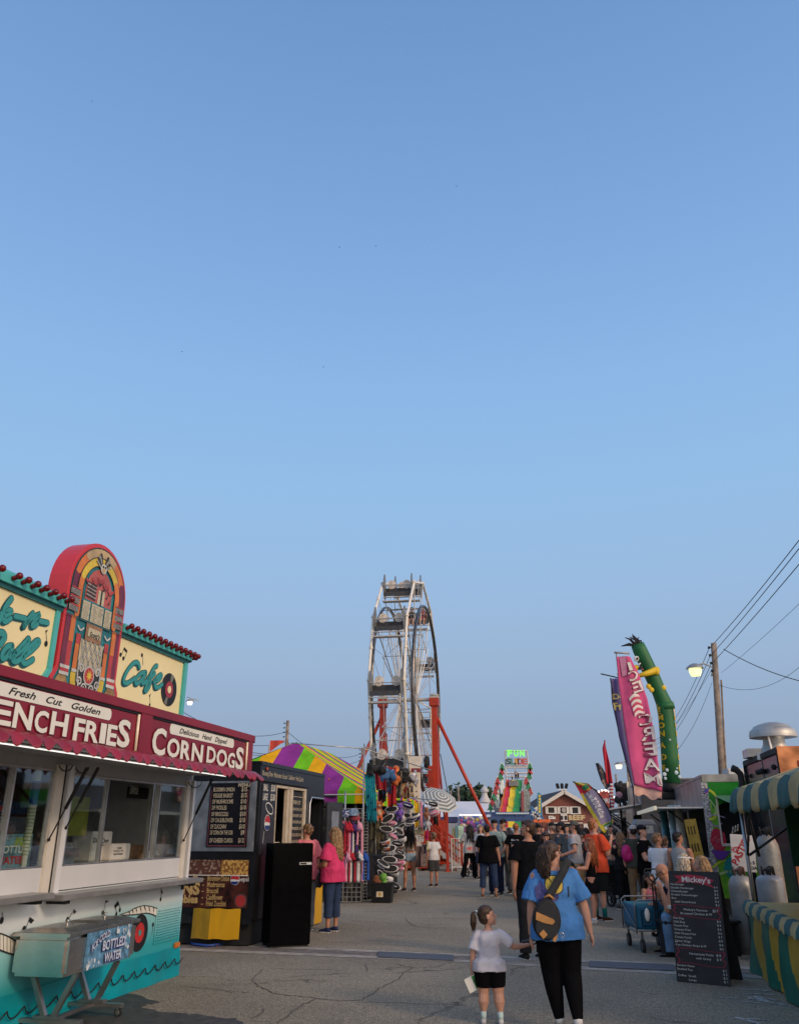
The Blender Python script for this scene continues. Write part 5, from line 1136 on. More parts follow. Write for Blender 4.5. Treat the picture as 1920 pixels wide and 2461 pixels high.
capm=[pmat('cap pink',(.5,.1,.2),(.05,.05,.08),20,.5),pmat('cap navy',(.03,.05,.14),(.4,.4,.42),24,.55),pmat('cap red',(.3,.02,.03),(.05,.06,.1),18,.55),pmat('cap blue',(.2,.28,.36),(.1,.15,.22),14,.5)]
for i,(x,y,m_,lb) in enumerate(((150,820,0,'pink and navy cap top left on the wire grid'),(150,880,2,'dark red cap below the top left cap'),(240,845,1,'navy and white cap in the middle of the grid'),(330,830,3,'light blue cap upper right on the grid'),(345,880,2,'red cap under the light blue cap'),(140,965,0,'pink patterned cap above the blonde woman'),(195,965,0,'grey pink cap right above the blonde woman'))):
    p=at(*ZM(x,y),GY+.05); o=thing('printed_cap',lb,'cap',p,0,'caps on the wire grid'); b=MB(); b.lathe([(.13,-.05),(.135,.0),(.12,.06),(.07,.11),(0,.125)],n=14); b.loft([[(.12*math.cos(t),-.08-.1*math.sin(t),-.05+q) for t in [math.pi*k/8 for k in range(9)]] for q in (0,.012)]); b.build('cap_body',capm[m_],o,smooth=True,auto=50)
# black tub with toys
p=gp(918,2172); tb=thing('plastic_tub','black ribbed plastic tub with a cream label at the stall corner','tub',(p.x,p.y+.35,0),-8)
b=MB(); tp=lambda k,z:[(x*k,y*k,z) for x,y in ((-.26,-.2),(.26,-.2),(.26,.2),(-.26,.2))]
b.loft([tp(.88,0),tp(1,.40)]); b.loft([tp(1.08,.40),tp(1.08,.44)]); 
for i in range(9): x=-.21+i*.0525; b.bar((x*.9,-.182,.02),(x,-.207,.38),.018,.02)
b.build('tub_body',mat('black plastic',(.012,.012,.013),.45),tb,bev=.008)
b=MB(); b.T=Matrix.Rotation(R(-3),4,'X'); b.box(-.11,.05,-.215,-.205,.12,.24,0); b.box(-.06,.0,-.217,-.215,.15,.21,1); b.build('paper_label',[mat('cream label',(.6,.5,.33),.7),mat('ochre print',(.5,.3,.04),.7)],tb)
for dx,c1,lb in ((.02,(.16,.36,.06),'green plush toy sitting in the black tub'),(-.13,(.2,.07,.03),'brown plush toy lying in the black tub')):
    o=thing('plush_toy',lb,'plush toy',(p.x+dx,p.y+.3,.44)); b=MB()
    for k in range(5): b.ball((random.uniform(-.06,.06),random.uniform(-.05,.05),random.uniform(-.02,.12)),random.uniform(.06,.1),n=8)
    b.build('body',mat('tub plush %.2f'%c1[0],c1,.95,bump=.6,bsc=80),o,remesh=.018,sm=1)
# ================================================================= ferris wheel
WC=Vector((.46,42,7.72)); wa=R(9.8); WR=6.1; hwid=.79
fw=thing('ferris_wheel','white and steel ferris wheel with red towers seen almost edge on','ferris wheel',(WC.x,WC.y,0),-9.8)   # local Y along the wheel, X across
wht=mat('ivory painted steel',(.74,.69,.60),.4,var=.08,sc=4); dks=mat('dark rim steel',(.16,.15,.14),.3,.85,var=.2); rdp=mat('ride red paint',(.40,.034,.011),.4,var=.1,sc=3); zinc=mat('ride zinc',(.46,.44,.41),.45,.3,var=.15)
zc0=WC.z
def wp(x,r,a): return Vector((x,-math.sin(R(a))*r,zc0+math.cos(R(a))*r))
A0=0
for sx_ in (-1,1):
    b=MB()
    for i in range(12):
        a,c=wp(sx_*hwid,WR,A0+i*30),wp(sx_*hwid,WR,A0+i*30+30); b.tube([a,c],.062,8)
        m_=a.lerp(c,.5); d=(c-a).normalized(); b.tube([m_-d*.06,m_+d*.06],.085,8); b.tube([a-d*.04,a+d*.04],.095,8)
        d_=wp(sx_*hwid,.25,A0+i*30); 
    b.build('outer_rim',wht,fw,smooth=True,auto=40)
    for i in range(12):
        b=MB(); h0=wp(sx_*.42,.3,A0+i*30+12); h1=wp(sx_*.42,.3,A0+i*30-12); v=wp(sx_*hwid,WR,A0+i*30); b.tube([h0,v],.028,6); b.tube([h1,wp(sx_*hwid,WR*.55,A0+i*30)],.024,6); b.build('spoke',wht if i%2 else zinc,fw)
    b=MB(); b.tube([wp(sx_*(hwid+.16),4.72,i*7.5) for i in range(48)],.085,8,closed=True,flat=.6); b.build('drive_rim',dks,fw,smooth=True)
    b=MB(); 
    for i in range(12): a,c=wp(sx_*(hwid*.86),WR*.55,A0+i*30),wp(sx_*(hwid*.86),WR*.55,A0+i*30+30); b.tube([a,c],.02,6)
    for i in range(12): a,c=wp(sx_*hwid,WR,A0+i*30+15),wp(sx_*(hwid*.86),WR*.55,A0+i*30); b.tube([a,c],.010,5); b.tube([a,wp(sx_*(hwid*.86),WR*.55,A0+i*30+30)],.010,5)
    b.build('inner_bracing',zinc,fw)
b=MB()
for i in range(12):
    for r_,h_,w_ in ((WR*.55,hwid*.86,.022),(WR*.78,hwid*.9,.022),(4.72,hwid+.16,.02)): b.tube([wp(-h_,r_,A0+i*30),wp(h_,r_,A0+i*30)],w_,6)
    b.tube([wp(-hwid*.86,WR*.55,A0+i*30),wp(hwid*.9,WR*.78,A0+i*30)],.010,5); b.tube([wp(hwid*.86,WR*.55,A0+i*30),wp(-hwid*.9,WR*.78,A0+i*30)],.010,5)
    b.tube([wp(-.42,.3,A0+i*30),wp(.9,3.3,A0+i*30+15)],.008,5)
b.build('cross_bars',zinc,fw)
b=MB(); b.tube([(-1.35,0,zc0),(1.35,0,zc0)],.09,10); 
for sx_ in (-1,1): b.lathe([(.0,-.06),(.34,-.05),(.34,.05),(.0,.06)],(sx_*.42,0,zc0),16,axis='X')
b.build('hub',zinc,fw,smooth=True,auto=40)
gs=mat('seat grey shell',(.2,.21,.21),.45,.3,var=.15); gd=mat('seat dark underside',(.045,.045,.048),.5,var=.2); pad=mat('worn white pad',(.62,.56,.48),.7,var=.2,sc=14)
bx=R(0)
def seat_parts(par):
    hw=.68
    for sx_ in (-1,1):
        b=MB(); out_=[(-.36,-.12),(-.30,.28),(-.14,.56),(.02,.60),(.12,.45),(.30,.0),(.36,-.35),(.22,-.62),(-.26,-.62)]
        vs_=[(sx_*hw-.02,y,z) for y,z in out_]+[(sx_*hw+.02,y,z) for y,z in out_]; n=len(out_)
        b._add(vs_,[tuple(range(n))[::-1],tuple(range(n,2*n))]+[(i,(i+1)%n,(i+1)%n+n,i+n) for i in range(n)]); b.build('side_plate',gs,par,bev=.01)
    b=MB(); b.box(-hw,hw,-.22,.30,-.44,-.38,0); b.box(-hw,hw,.26,.32,-.40,-.06,0); b.box(-hw*.9,hw*.9,-.32,-.26,-.60,-.40,0); b.box(-.06,.06,-.3,.25,-.5,-.44,0); b.build('bench',gd,par)
    b=MB()
    for sx_ in (-1,1):
        b.mark(); b.lathe([(.0,-.02),(.20,-.02),(.21,.02),(.0,.03)],(sx_*.38,.27,.12),16,axis='Y',sx=1.15,sy=1)
    b.each('seat_pad',pad,par,smooth=True,auto=40)
    b=MB(); b.box(-hw,hw,-.40,-.30,-.70,-.66); b.box(-hw,hw,-.30,-.24,-.86,-.83); b.box(-hw,hw,-.60,-.25,-.95,-.92); b.build('foot_rest',zinc,par)
    b=MB(); b.tube([(-hw,-.34,-.05),(hw,-.34,-.05)],.018,6); b.tube([(-hw-.1,0,0),(hw+.1,0,0)],.02,6)
    for sx_ in (-1,1): b.tube([(sx_*hw,-.3,-.6),(sx_*hw,-.4,-.93)],.015,5)
    b.build('lap_bar',zinc,par)
for i in range(12):
    v=wp(0,WR,A0+i*30); e_=bpy.data.objects.new('seat',None); col.objects.link(e_); e_.parent=fw; e_.location=(v.x,v.y,v.z-.12); e_.rotation_euler=(0,0,0)
    if i==0: seat_parts(e_); s0=e_
    else:
        for ch in [q for q in bpy.data.objects if q.parent==s0]: d=ch.copy(); col.objects.link(d); d.parent=e_
for sx_ in (-1,1):
    b=MB(); b.box(sx_*1.32-.14,sx_*1.32+.14,-.16,.16,0,zc0-.35); 
    b.box(sx_*1.32-.03,sx_*1.32+.17,.16,.36,0,zc0-1.6); b.build('tower',rdp,fw,bev=.01)
    b=MB(); b.box(sx_*1.32-.25,sx_*1.32+.22,-.24,.24,zc0-.35,zc0+.06); b.build('bearing_block',rdp,fw,bev=.03)
    b=MB(); b.box(sx_*1.32-.24,sx_*1.32+.22,-.2,.2,zc0+.06,zc0+.16); b.lathe([(.2,0),(.24,.02),(.24,.06),(.12,.12),(0,.13)],(sx_*1.32,0,zc0+.16),14); b.build('bearing_cap',mat('pale grey cap',(.42,.42,.38),.5),fw,smooth=True,auto=40)
    b=MB(); b.tube([(sx_*1.42,0,zc0-.9),(sx_*4.5,0,.35)],.085,8); b.build('side_brace',rdp,fw,smooth=True)
    for sy_ in (-1,1): b=MB(); b.tube([(sx_*1.32,0,zc0-.9),(sx_*1.32,sy_*4.6,.3)],.05,6); b.build('end_brace',rdp,fw,smooth=True) if sy_>0 else None
b=MB()
for k in range(40): b.ball((1.32-.165,.0-.12,1.5+k*.145),.022,n=6)
b.box(1.32-.16,1.32-.14,-.165,-.085,1.3,zc0-.5); b.build('light_strip',mat('cream light strip',(.7,.62,.42),.4),fw)
b=MB(); b.box(.98,1.30,-.26,.20,3.3,4.5); b.box(.85,1.1,-.22,.1,3.55,3.7); b.box(.85,1.1,-.22,.1,4.0,4.12); b.build('drive_motor',rdp,fw,bev=.02)
for z in (3.05,4.65): b=MB(); b.lathe([(.0,-.1),(.3,-.1),(.33,-.05),(.33,.05),(.3,.1),(0,.1)],(.90,-.0,z),16,axis='X' if False else 'X'); b.build('drive_tyre',rub,fw,smooth=True,auto=40)
b=MB(); b.box(-4.7,4.7,-.12,.12,.1,.35); b.box(-1.5,1.5,-4.8,4.8,.1,.32); b.build('base_frame',rdp,fw)
# white lamp column in front of the wheel
p=at(998,1930,37.5); lc=thing('lamp_column','white square column studded with round lamps under the wheel','lamp column',(p.x,p.y,0),-8)
b=MB(); b.box(-.21,.21,-.21,.21,0,3.95); b.build('column_body',mat('ivory column',(.66,.56,.42),.5,var=.06),lc,bev=.01)
b=MB(); b.box(-.24,.24,-.24,.24,3.95,4.1); b.build('maroon_band',mat('maroon band',(.2,.02,.03),.5),lc); b=MB(); b.loft([[(-.2,-.2,4.1),(.2,-.2,4.1),(.2,.2,4.1),(-.2,.2,4.1)],[(-.32,-.3,4.6),(.32,-.3,4.6),(.32,.3,4.6),(-.32,.3,4.6)]]); b.build('column_head',wht,lc)
b=MB()
for k in range(16):
    for x in (-.12,.04): b.mark(); b.ball((x+.04,-.215,.5+k*.22),.035,n=6)
b.each('round_lamp',mat('dark lamp glass',(.12,.05,.03),.3),lc)
# steps and red railings of the ride
p=at(1040,2000,37); q=at(1108,2000,37)
stp=thing('ride_steps','red railed metal steps leading up to the wheel platform','steps',(p.x,37,0),0); Wd=q.x-p.x
b=MB(); b.box(-1.6,0,0,1.2,.95,1.02); 
for i in range(6): b.box(Wd*i/6,Wd*(i+1)/6+.02,0,1.2,.95-.16*(i+1)+.0,.95-.16*(i+1)+.035)
b.build('treads',zinc,stp)
b=MB()
for y in (0,1.2): b.mark(); b.bar((0,y,.95),(Wd+.1,y,.0),.05,.16)
b.each('stringer',mat('pale grey plate',(.4,.39,.37),.5,var=.15),stp)
for y in (0,1.2):
    b=MB()
    for dz in (.4,.72,1.02): b.tube([(-.3,y,.95+dz),(0,y,.95+dz),(Wd,y,dz)],.028,6)
    for t in (0,.33,.66,1): b.tube([(Wd*t,y,.95*(1-t)),(Wd*t,y,.95*(1-t)+1.02)],.028,6)
    b.tube([(Wd,y,1.02),(Wd+.22,y,.75),(Wd,y,.4)],.028,6); b.build('railing',rdp,stp,smooth=True)
b=MB(); b.box(-.9,.7,1.3,1.36,.3,2.0); b.build('red_panel',rdp,stp)
pq=at(1076,2100,36.4); rp_=thing('red_post','tall red post standing in front of the ride steps','post',(pq.x,36.4,0)); b=MB(); b.box(-.06,.06,-.06,.06,0,2.35); b.box(-.14,.14,-.14,.14,0,.03); b.build('post',rdp,rp_,bev=.01)
rb=random.Random(5)
for k in range(7):
    px_=1086+k*9; pq=at(px_,2090,36.8+k*.5); o=thing('queue_barrier',['tall white','short red','white','red','pale','orange red','thin white'][k]+' tubular queue barrier panel right of the ride steps, number %d from the steps'%(k+1),'barrier',(pq.x,pq.y,0),rb.uniform(-30,40),'queue barriers at the wheel')
    o['label']='tubular queue barrier at the foot of the ride steps'
    b=MB(); hh=1.25; b.tube([(0,0,0),(0,0,hh),(.75,0,hh),(.75,0,0)],.022,6); 
    for i in range(1,6): b.tube([(.125*i,0,.15),(.125*i,0,hh)],.010,5)
    b.tube([(0,0,.15),(.75,0,.15)],.015,5); b.build('barrier_frame',wht if k%2==0 else rdp,o)
# tilted striped umbrella
ap=at(1062.6,1909,35); um=thing('striped_umbrella','tilted grey and white striped umbrella in front of the wheel tower','umbrella',ap)
ax=Vector((.30,-.60,.74)).normalized(); um.rotation_euler=ax.to_track_quat('Z','Y').to_euler()
b=MB(); Ru,hu=.76,.28; 
G=11
for i in range(8):
    a0,a1=R(i*45+10),R(i*45+55)
    for k in range(G):
        r0,r1=Ru*k/G,Ru*(k+1)/G; z=lambda r:-hu*(r/Ru)**1.6
        P=[(r0*math.cos(a0),r0*math.sin(a0),z(r0)),(r1*math.cos(a0),r1*math.sin(a0),z(r1)),(r1*math.cos(a1),r1*math.sin(a1),z(r1)-.0),(r0*math.cos(a1),r0*math.sin(a1),z(r0))]
        b.poly(P if k else [P[0],P[1],P[2]],k%2)
b.build('canopy',[mat('pale stone canvas',(.50,.50,.46),.8,var=.05),mat('slate canvas',(.15,.18,.19),.8,var=.05)],um)
b=MB(); b.tube([(0,0,.05),(0,0,-1.6)],.02,8); 
for i in range(8): a0=R(i*45+10); b.tube([(0,0,-.02),(Ru*math.cos(a0)*.6,Ru*math.sin(a0)*.6,-hu*.48),(Ru*math.cos(a0),Ru*math.sin(a0),-hu-.02)],.008,4)
b.build('umbrella_frame',stl,um)
# ================================================================= far background
ZF=lambda x,y:(1160+x/5.325,1780+y/5.325)
SY=112.0
def far(x,y,Y=SY): return at(*ZF(x,y),Y)
# fun slide
P0=far(440,1000); fs=thing('fun_slide','tall rainbow fun slide with FUN SLIDE sign and lit tree shapes','fun slide',(P0.x,SY,0))
ox=P0.x
def fl_(x,y,Y=SY): p=far(x,y,Y); return Vector((p.x-ox,Y-SY,p.z))
frm=mat('slide white frame',(.55,.55,.55),.5)
b=MB()
for (a,c) in (((283,135),(300,500)),((562,135),(590,480)),((283,135),(562,135)),((300,345),(580,345)),((300,325),(575,325)),((290,240),(300,240)),((300,415),(580,415)),((300,460),(585,460))):
    b.tube([fl_(*a,SY+7),fl_(*c,SY+7)],.13,5)
b.build('sign_frame',frm,fs)
lane=[mat('slide orange',(.62,.20,.04),.4,var=.15),mat('slide red',(.55,.03,.05),.4,var=.15),mat('slide yellow',(.68,.50,.02),.4,var=.12),mat('slide green',(.03,.25,.06),.4,var=.15)]
top=[303,310,375,440,508]; bot=[212,240,305,385,470]
top_=[303,322,378,442,508]
for k in range(4):
    b=MB(); rows=[]
    for j in range(19):
        t=j/18; yp=505+(925-505)*t; Yd=SY+6-10*t
        bump=.5*math.sin(t*3.6*2*math.pi); row=[]
        for i in range(7):
            s_=i/6; xa=top_[k]+(bot[k]-top_[k])*t; xb=top_[k+1]+(bot[k+1]-top_[k+1])*t
            p=fl_(xa+(xb-xa)*s_,yp,Yd); p.z+=.25*math.sin(t*7*math.pi); p.z+=(.18 if i in(0,6) else 0); row.append(p)
        rows.append(row)
    for j in range(18):
        for i in range(6): b.quad(rows[j+1][i],rows[j+1][i+1],rows[j][i+1],rows[j][i])
    x0,x1=bot[k]+10,bot[k+1]+10
    b.quad(fl_(x0+60*(.2),1110,SY-6),fl_(x1+12,1110,SY-6),fl_(x1,925,SY-4),fl_(x0,925,SY-4))
    b.build('slide_lane',lane[k],fs,smooth=True)
b=MB(); b.quad(fl_(508,495,SY+6),fl_(560,480,SY+7),fl_(612,925,SY),fl_(500,925,SY-3)); b.quad(fl_(495,640,SY),fl_(600,650,SY),fl_(612,930,SY-1),fl_(495,930,SY-3)); b.build('side_skirt',mat('weathered grey green board',(.2,.22,.2),.7,var=.3),fs)
b=MB()
for i in range(10): p=fl_(505,665+i*26,SY-3.2); b.mark(); b.ball(p,.22,n=6)
b.each('side_lamp',mat('dull red lamps',(.3,.08,.08),.5),fs)
b=MB(); p=fl_(385,520); q=fl_(510,495); b.box(p.x,q.x,4,7,p.z-.4,q.z); b.build('top_deck',mat('deck grey',(.25,.25,.24),.7),fs)
grn=mat('lit green letters',(.2,.8,.15),.5,var=0,emit=.55)
b=MB()
for ch,x0,x1 in (('F',320,365),('U',400,445),('N',475,525)):
    b.mark(); a=fl_(x0,198,SY+6.8); c=fl_(x1,125,SY+6.8); gfit(b,ch,a.x,c.x,a.z,c.z,6.7,0,offset=.06)
b.each('lit_letter',grn,fs)
for ch,x0,x1,c_ in (('S',300,348,(.05,.1,.07)),('L',360,410,(.1,.25,.2)),('I',418,440,(.5,.3,.12)),('D',452,497,(.5,.1,.1)),('E',508,558,(.5,.12,.1))):
    a=fl_(x0,302,SY+6.8); c=fl_(x1,232,SY+6.8); b=MB(); gfit(b,ch,a.x,c.x,a.z,c.z,6.7,0,offset=.06); b.build('unlit_letter',mat('letter %s'%ch,c_,.6),fs)
trg=mat('tree shape green',(.03,.22,.10),.6); trr=mat('tree shape red',(.42,.05,.06),.6); edge=mat('white bulb edging',(.7,.75,.7),.5,emit=.05,var=0)
tree_pts=[(245,355,0,265,610),(242,410,1,250,680),(225,470,0,240,680),(188,535,1,215,810),(180,597,1,205,860),(160,663,1,185,860),(140,740,0,160,800),(120,800,1,130,870),(98,868,0,110,900),
 (600,350,0,600,480),(600,408,1,600,520),(592,465,0,595,560),(553,535,1,560,600),(578,595,0,585,650),(603,665,1,605,720),(478,733,0,480,790),(458,803,1,460,850),(462,880,0,465,925)]
for i,(x,y,r_,bx_,by_) in enumerate(tree_pts):
    b=MB(); c=fl_(x,y,SY+2); 
    for (s_,m_,yy) in ((.62,1,.0),(.50,0,-.12)):
        o_=[(0,1.35),(.55,.45),(.3,.45),(.85,-.35),(.2,-.35),(.2,-.8),(-.2,-.8),(-.2,-.35),(-.85,-.35),(-.3,.45),(-.55,.45)]
        b.fl([(c.x+px_*s_,c.z+pz*s_) for px_,pz in o_],2+yy,m_,.12)
    b.tube([(c.x,2.1,c.z-.8),(fl_(bx_,by_,SY+2).x,2.1,fl_(bx_,by_,SY+2).z)],.10,5,1)
    b.build('tree_shape',[trr if r_ else trg,edge],fs)
# people on the top deck
# blue arch of the ride in front, its star awning
p=at(1105,1960,70); ga=thing('ride_gantry','blue truss gantry with light bulbs in front of the fun slide','gantry',(p.x,70,0)); GX=p.x
def g_(x,y,Y=70): q=at(1080+x/7.745,1950+y/7.745,Y); return Vector((q.x-GX,Y-70,q.z))
blu2=mat('ride dark blue',(.04,.08,.20),.5,var=.2)
b=MB()
for a,c,w_ in (((820,60),(1545,60),.7),((830,120),(1500,120),.9),((660,40),(660,300),.35),((845,60),(845,420),1.1),((1480,60),(1480,420),.8),((1550,60),(1550,420),.5),((640,35),(880,35),.3)): b.bar(g_(*a),g_(*c),w_*.6,w_*.6)
b.build('truss',blu2,ga)
b=MB()
for i in range(18): b.ball(g_(880+i*34,38,69.5),.07,n=6)
b.build('bulbs',edge,ga)
sw_=thing('star_awning','blue star spangled awning with an orange edge below the brown barn','awning',(at(1330,1970,64).x,64,0)); SX=sw_.location.x
def s_(x,y,Y=64): q=at(1060+x/4.057,1760+y/4.057,Y); return Vector((q.x-SX,Y-64,q.z))
b=MB(); b.poly([s_(872,720),s_(872,850),s_(1010,850),s_(985,820)],0); b.poly([s_(872,720),s_(985,820),s_(1010,842,66),s_(880,715,67)],0)
for i in range(3): c=s_(905+i*20,795+i*18,63.8); b.poly([(c.x+(.3 if k%2 else .12)*math.sin(k*math.pi/5),c.y,c.z+(.3 if k%2 else .12)*math.cos(k*math.pi/5)) for k in range(10)],1)
b.build('awning_cloth',[mat('star awning blue',(.04,.14,.3),.6),frm],sw_)
b=MB(); q0,q1=s_(895,850),s_(1060,878); b.box(q0.x,q1.x,-.2,.2,q1.z,q0.z); b.build('orange_edge',mat('orange vinyl',(.66,.13,.03),.5,var=.2),sw_)
b=MB(); b.tube([s_(890,870),s_(890,1080)],.08,6); b.tube([s_(1050,870),s_(1050,1080)],.08,6); b.build('pole',frm,sw_)
# brown barn
BY=108.0
def fb(x,y,Y=BY): q=far(x,y,Y); return q
pk=fb(1030,662); Lb=fb(665,885); Rb=fb(1400,885); bn_=thing('barn','brown board barn lettered BEEF with white shuttered windows','barn',(pk.x,BY,0)); BX=pk.x
brn=stripes('brown barn boards',[(.88,(.20,.066,.05)),(.12,(.12,.04,.03))],'X',.32,r=.8)
def bl(x,y): q=fb(x,y); return (q.x-BX,q.z)
b=MB(); xe=bl(1400,885)[0]; ze_=bl(1400,885)[1]; zp=bl(1030,672)[1]; xl=-xe
b._add([(xl,0,0),(xe,0,0),(xe,0,ze_),(0,0,zp),(xl,0,ze_)]+[(xl,16,0),(xe,16,0),(xe,16,ze_),(0,16,zp),(xl,16,ze_)],[(0,1,2,3,4),(5,9,8,7,6),(0,4,9,5),(1,6,7,2)])
b.build('wall',brn,bn_)
b=MB(); t_=.25
for sx_ in (-1,1): b._add([(0,-.5,zp+t_),(sx_*(xe+.5),-.5,ze_-.1),(sx_*(xe+.5),17,ze_-.1),(0,17,zp+t_),(0,-.5,zp+t_+.12),(sx_*(xe+.5),-.5,ze_+.02),(sx_*(xe+.5),17,ze_+.02),(0,17,zp+t_+.12)],[(0,1,2,3),(4,5,6,7),(0,1,5,4)])
b.build('roof',mat('dark grey shingles',(.055,.055,.06),.9,var=.2,sc=2),bn_)
b=MB()
for sx_ in (-1,1): b.bar((0,-.6,zp+.15),(sx_*(xe+.5),-.6,ze_-.1),.10,.42)
b.build('barge_board',mat('white barn trim',(.6,.56,.5),.7),bn_)
trim=MC['white barn trim']
for i,(x0,x1,y0,y1) in enumerate(((840,905,855,925),(1148,1208,855,930),(995,1060,855,925))):
    a=bl(x0,y1); c=bl(x1,y0); b=MB(); w_=c[0]-a[0]
    b.box(a[0],c[0],-.12,0,a[1],c[1],1)
    for sx_ in (0,1):
        x_=a[0]-w_*.58 if sx_==0 else c[0]+w_*.05; b.box(x_,x_+w_*.5,-.2,0,a[1]-.1,c[1]+.1,0)
    b.box(a[0]-.1,c[0]+.1,-.18,0,c[1],c[1]+.12,0); b.box(a[0]-.1,c[0]+.1,-.18,0,a[1]-.12,a[1],0)
    if i==2:
        cx_,cz_=(a[0]+c[0])/2,(a[1]+c[1])/2; b.lathe([(.0,-.1),(w_*.45,-.1),(w_*.45,0),(0,.0)],(cx_,-.2,cz_),14,2,axis='Y')
        for k in range(4): b.bar((cx_-w_*.4*math.cos(k*.785),-.34,cz_-w_*.4*math.sin(k*.785)),(cx_+w_*.4*math.cos(k*.785),-.34,cz_+w_*.4*math.sin(k*.785)),.08,.08,0)
    b.build('window',[trim,blackm,mat('dark maroon wheel',(.1,.02,.03),.7)],bn_)
b=MB(); a=bl(998,1030); c=bl(1075,940); b.box(a[0],c[0],-.15,0,a[1],c[1],0); 
for k in (0,1): m_=(a[0]+c[0])/2; b.box(m_-.45+k*.5,m_-.15+k*.5,-.2,-.15,a[1]+.15,c[1]-.2,1)
b.build('hatch',[trim,blackm],bn_)
b=MB(); a=bl(1100,1015); c=bl(1300,958); W_=c[0]-a[0]
for k,ch in enumerate('BEEF'): gfit(b,ch,a[0]+W_*(k*.26),a[0]+W_*(k*.26+.2),a[1],c[1],-.2,0,offset=.05)
b.build('lettering',mat('straw letters',(.55,.42,.22),.7,var=.2),bn_)
b=MB(); a=bl(838,1005); c=bl(922,962); b.box(a[0],c[0],-.15,0,a[1],c[1],0); b.box(a[0]+.15,a[0]+.5,-.17,-.15,a[1]+.2,c[1]-.15,1); b.box(a[0]+.8,c[0]-.2,-.17,-.15,a[1]+.3,a[1]+.45,1); b.build('notice_board',[trim,darkl],bn_)
b=MB(); a=bl(860,1050); c=bl(1230,1038); b.box(a[0],c[0],-2.2,0,a[1]-.1,a[1]); b.build('porch_edge',trim,bn_); b=MB(); b.box(a[0],c[0],-.1,0,.0,a[1]-.2); b.build('open_front',blackm,bn_)
b=MB(); a=bl(1285,1130); c=bl(1350,1062); b.box(a[0],c[0],-.3,-.1,a[1],c[1]); b.build('white_notice',trim,bn_)
q=fb(1015,640); lsp=thing('loudspeaker_cluster','cluster of three black loudspeakers on the barn ridge','loudspeaker',(q.x,BY,zp+.3)); 
for dx in (-.55,0,.55):
    b=MB(); b.obox((dx,0,.55),(.34,.4,.62),(15,dx*28,0)); b.build('speaker_box',blackm,lsp,bev=.05)
b=MB(); b.bar((-.6,0,.12),(.6,0,.12),.08,.08); b.bar((0,0,-.2),(0,0,.4),.12,.12); b.build('bracket',steel,lsp)
# long white buildings, roof vent, hedge line
def longb(lb,px0,px1,ytop,Y,m,roof,hz=None,zr=0):
    a=at(px0,ytop,Y); c=at(px1,ytop,Y); o=thing('long_building',lb,'building',(a.x,Y,0)); W_=c.x-a.x; b=MB(); b.box(0,W_,0,12,0,a.z-2.2); b.build('wall',m,o); b=MB(); h=a.z
    b._add([(-.5,-.6,h-2.3),(W_+.5,-.6,h-2.3),(W_+.5,6,h),(-.5,6,h),(W_+.5,12.6,h-2.3),(-.5,12.6,h-2.3)],[(0,1,2,3),(3,2,4,5)]); b.build('roof',roof,o); return o
whr=mat('white metal roof',(.62,.63,.66),.5,var=.05,sc=.3)
longb('long white roofed hall between the wheel and the fun slide',1015,1182,1923,125,mat('pale hall wall',(.5,.5,.52),.7),whr)
longb('low white shed whose roof shows right of the tent',600,900,1975,95,mat('pale hall wall',(.5,.5,.52),.7),whr)
longb('dark roofed shed behind the fun slide',1165,1225,1921,135,mat('grey shed wall',(.25,.25,.25),.8),mat('charcoal roof',(.07,.07,.075),.9))
longb('grey roofed shed far down behind the right hand stalls',1440,1560,1955,120,mat('grey shed wall',(.25,.25,.25),.8),mat('charcoal roof',(.07,.07,.075),.9))
q=at(1171,1920,127); cu=thing('roof_ventilator','white metal roof ventilator on the far hall ridge','ventilator',(q.x,131,q.z-.4)); b=MB(); b.lathe([(.95,0),(.42,1.1),(.38,1.5),(.62,1.55),(.62,1.85),(.2,2.3),(.04,2.4),(.03,3.1),(0,3.1)],n=12); b.build('ventilator_body',mat('pale vent metal',(.5,.48,.46),.5),cu,smooth=True,auto=40)
def crown(b,c,r,n,rng,s=.5):
    for i in range(n):
        d=Vector((rng.gauss(0,1),rng.gauss(0,1),rng.gauss(0,1))).normalized()*rng.uniform(.45,1.0)*r*(1+.35*math.sin(i*.7)); p=Vector(c)+Vector((d.x,d.y,d.z*.8)); nn=Vector((rng.gauss(0,1),rng.gauss(0,1),rng.gauss(.5,1))).normalized(); x=nn.orthogonal().normalized()*s*rng.uniform(.5,1.2); y=nn.cross(x)
        b.poly([p-x-y*.5,p+x*.3-y,p+x+y*.4,p-x*.2+y],rng.choice((0,0,1)))
lf=[mat('dark foliage',(.035,.06,.03),.9,var=.4),mat('mid foliage',(.06,.09,.04),.9,var=.4)]
rg=random.Random(9)
for k,(px_,py_,Y,r_,lb) in enumerate(((1112,1925,170,3.2,'bushy far tree left of the leaning red brace'),(1130,1927,172,3,'round far tree just behind the leaning red brace'),(1142,1926,168,3,'far tree right of the leaning red brace'),(1184,1930,160,2.6,'small tree beside the white roof ventilator'),(640,1940,120,5,'tree mass behind the black trailer, left part'),(830,1950,110,4,'dark tree showing under the tent eave'))):
    c=at(px_,py_,Y); o=thing('far_tree',lb,'tree',(c.x,Y,0),0,'trees on the far skyline'); b=MB(); b.tube([(0,0,0),(.2,0,c.z*.5),(0,0,c.z)],[.35,.28,.12],6); b.tube([(0,0,c.z*.6),(r_*.5,0,c.z)],[.15,.05],5); b.tube([(0,0,c.z*.6),(-r_*.5,0,c.z*1.02)],[.15,.05],5); b.build('trunk',mat('bark',(.08,.06,.05),.9),o)
    b=MB(); crown(b,(0,0,c.z),r_*1.1,500,rg,.5); crown(b,(r_*.7,0,c.z-r_*.4),r_*.8,250,rg,.5); crown(b,(-r_*.7,0,c.z-r_*.3),r_*.8,250,rg,.5); b.build('crown',lf,o)
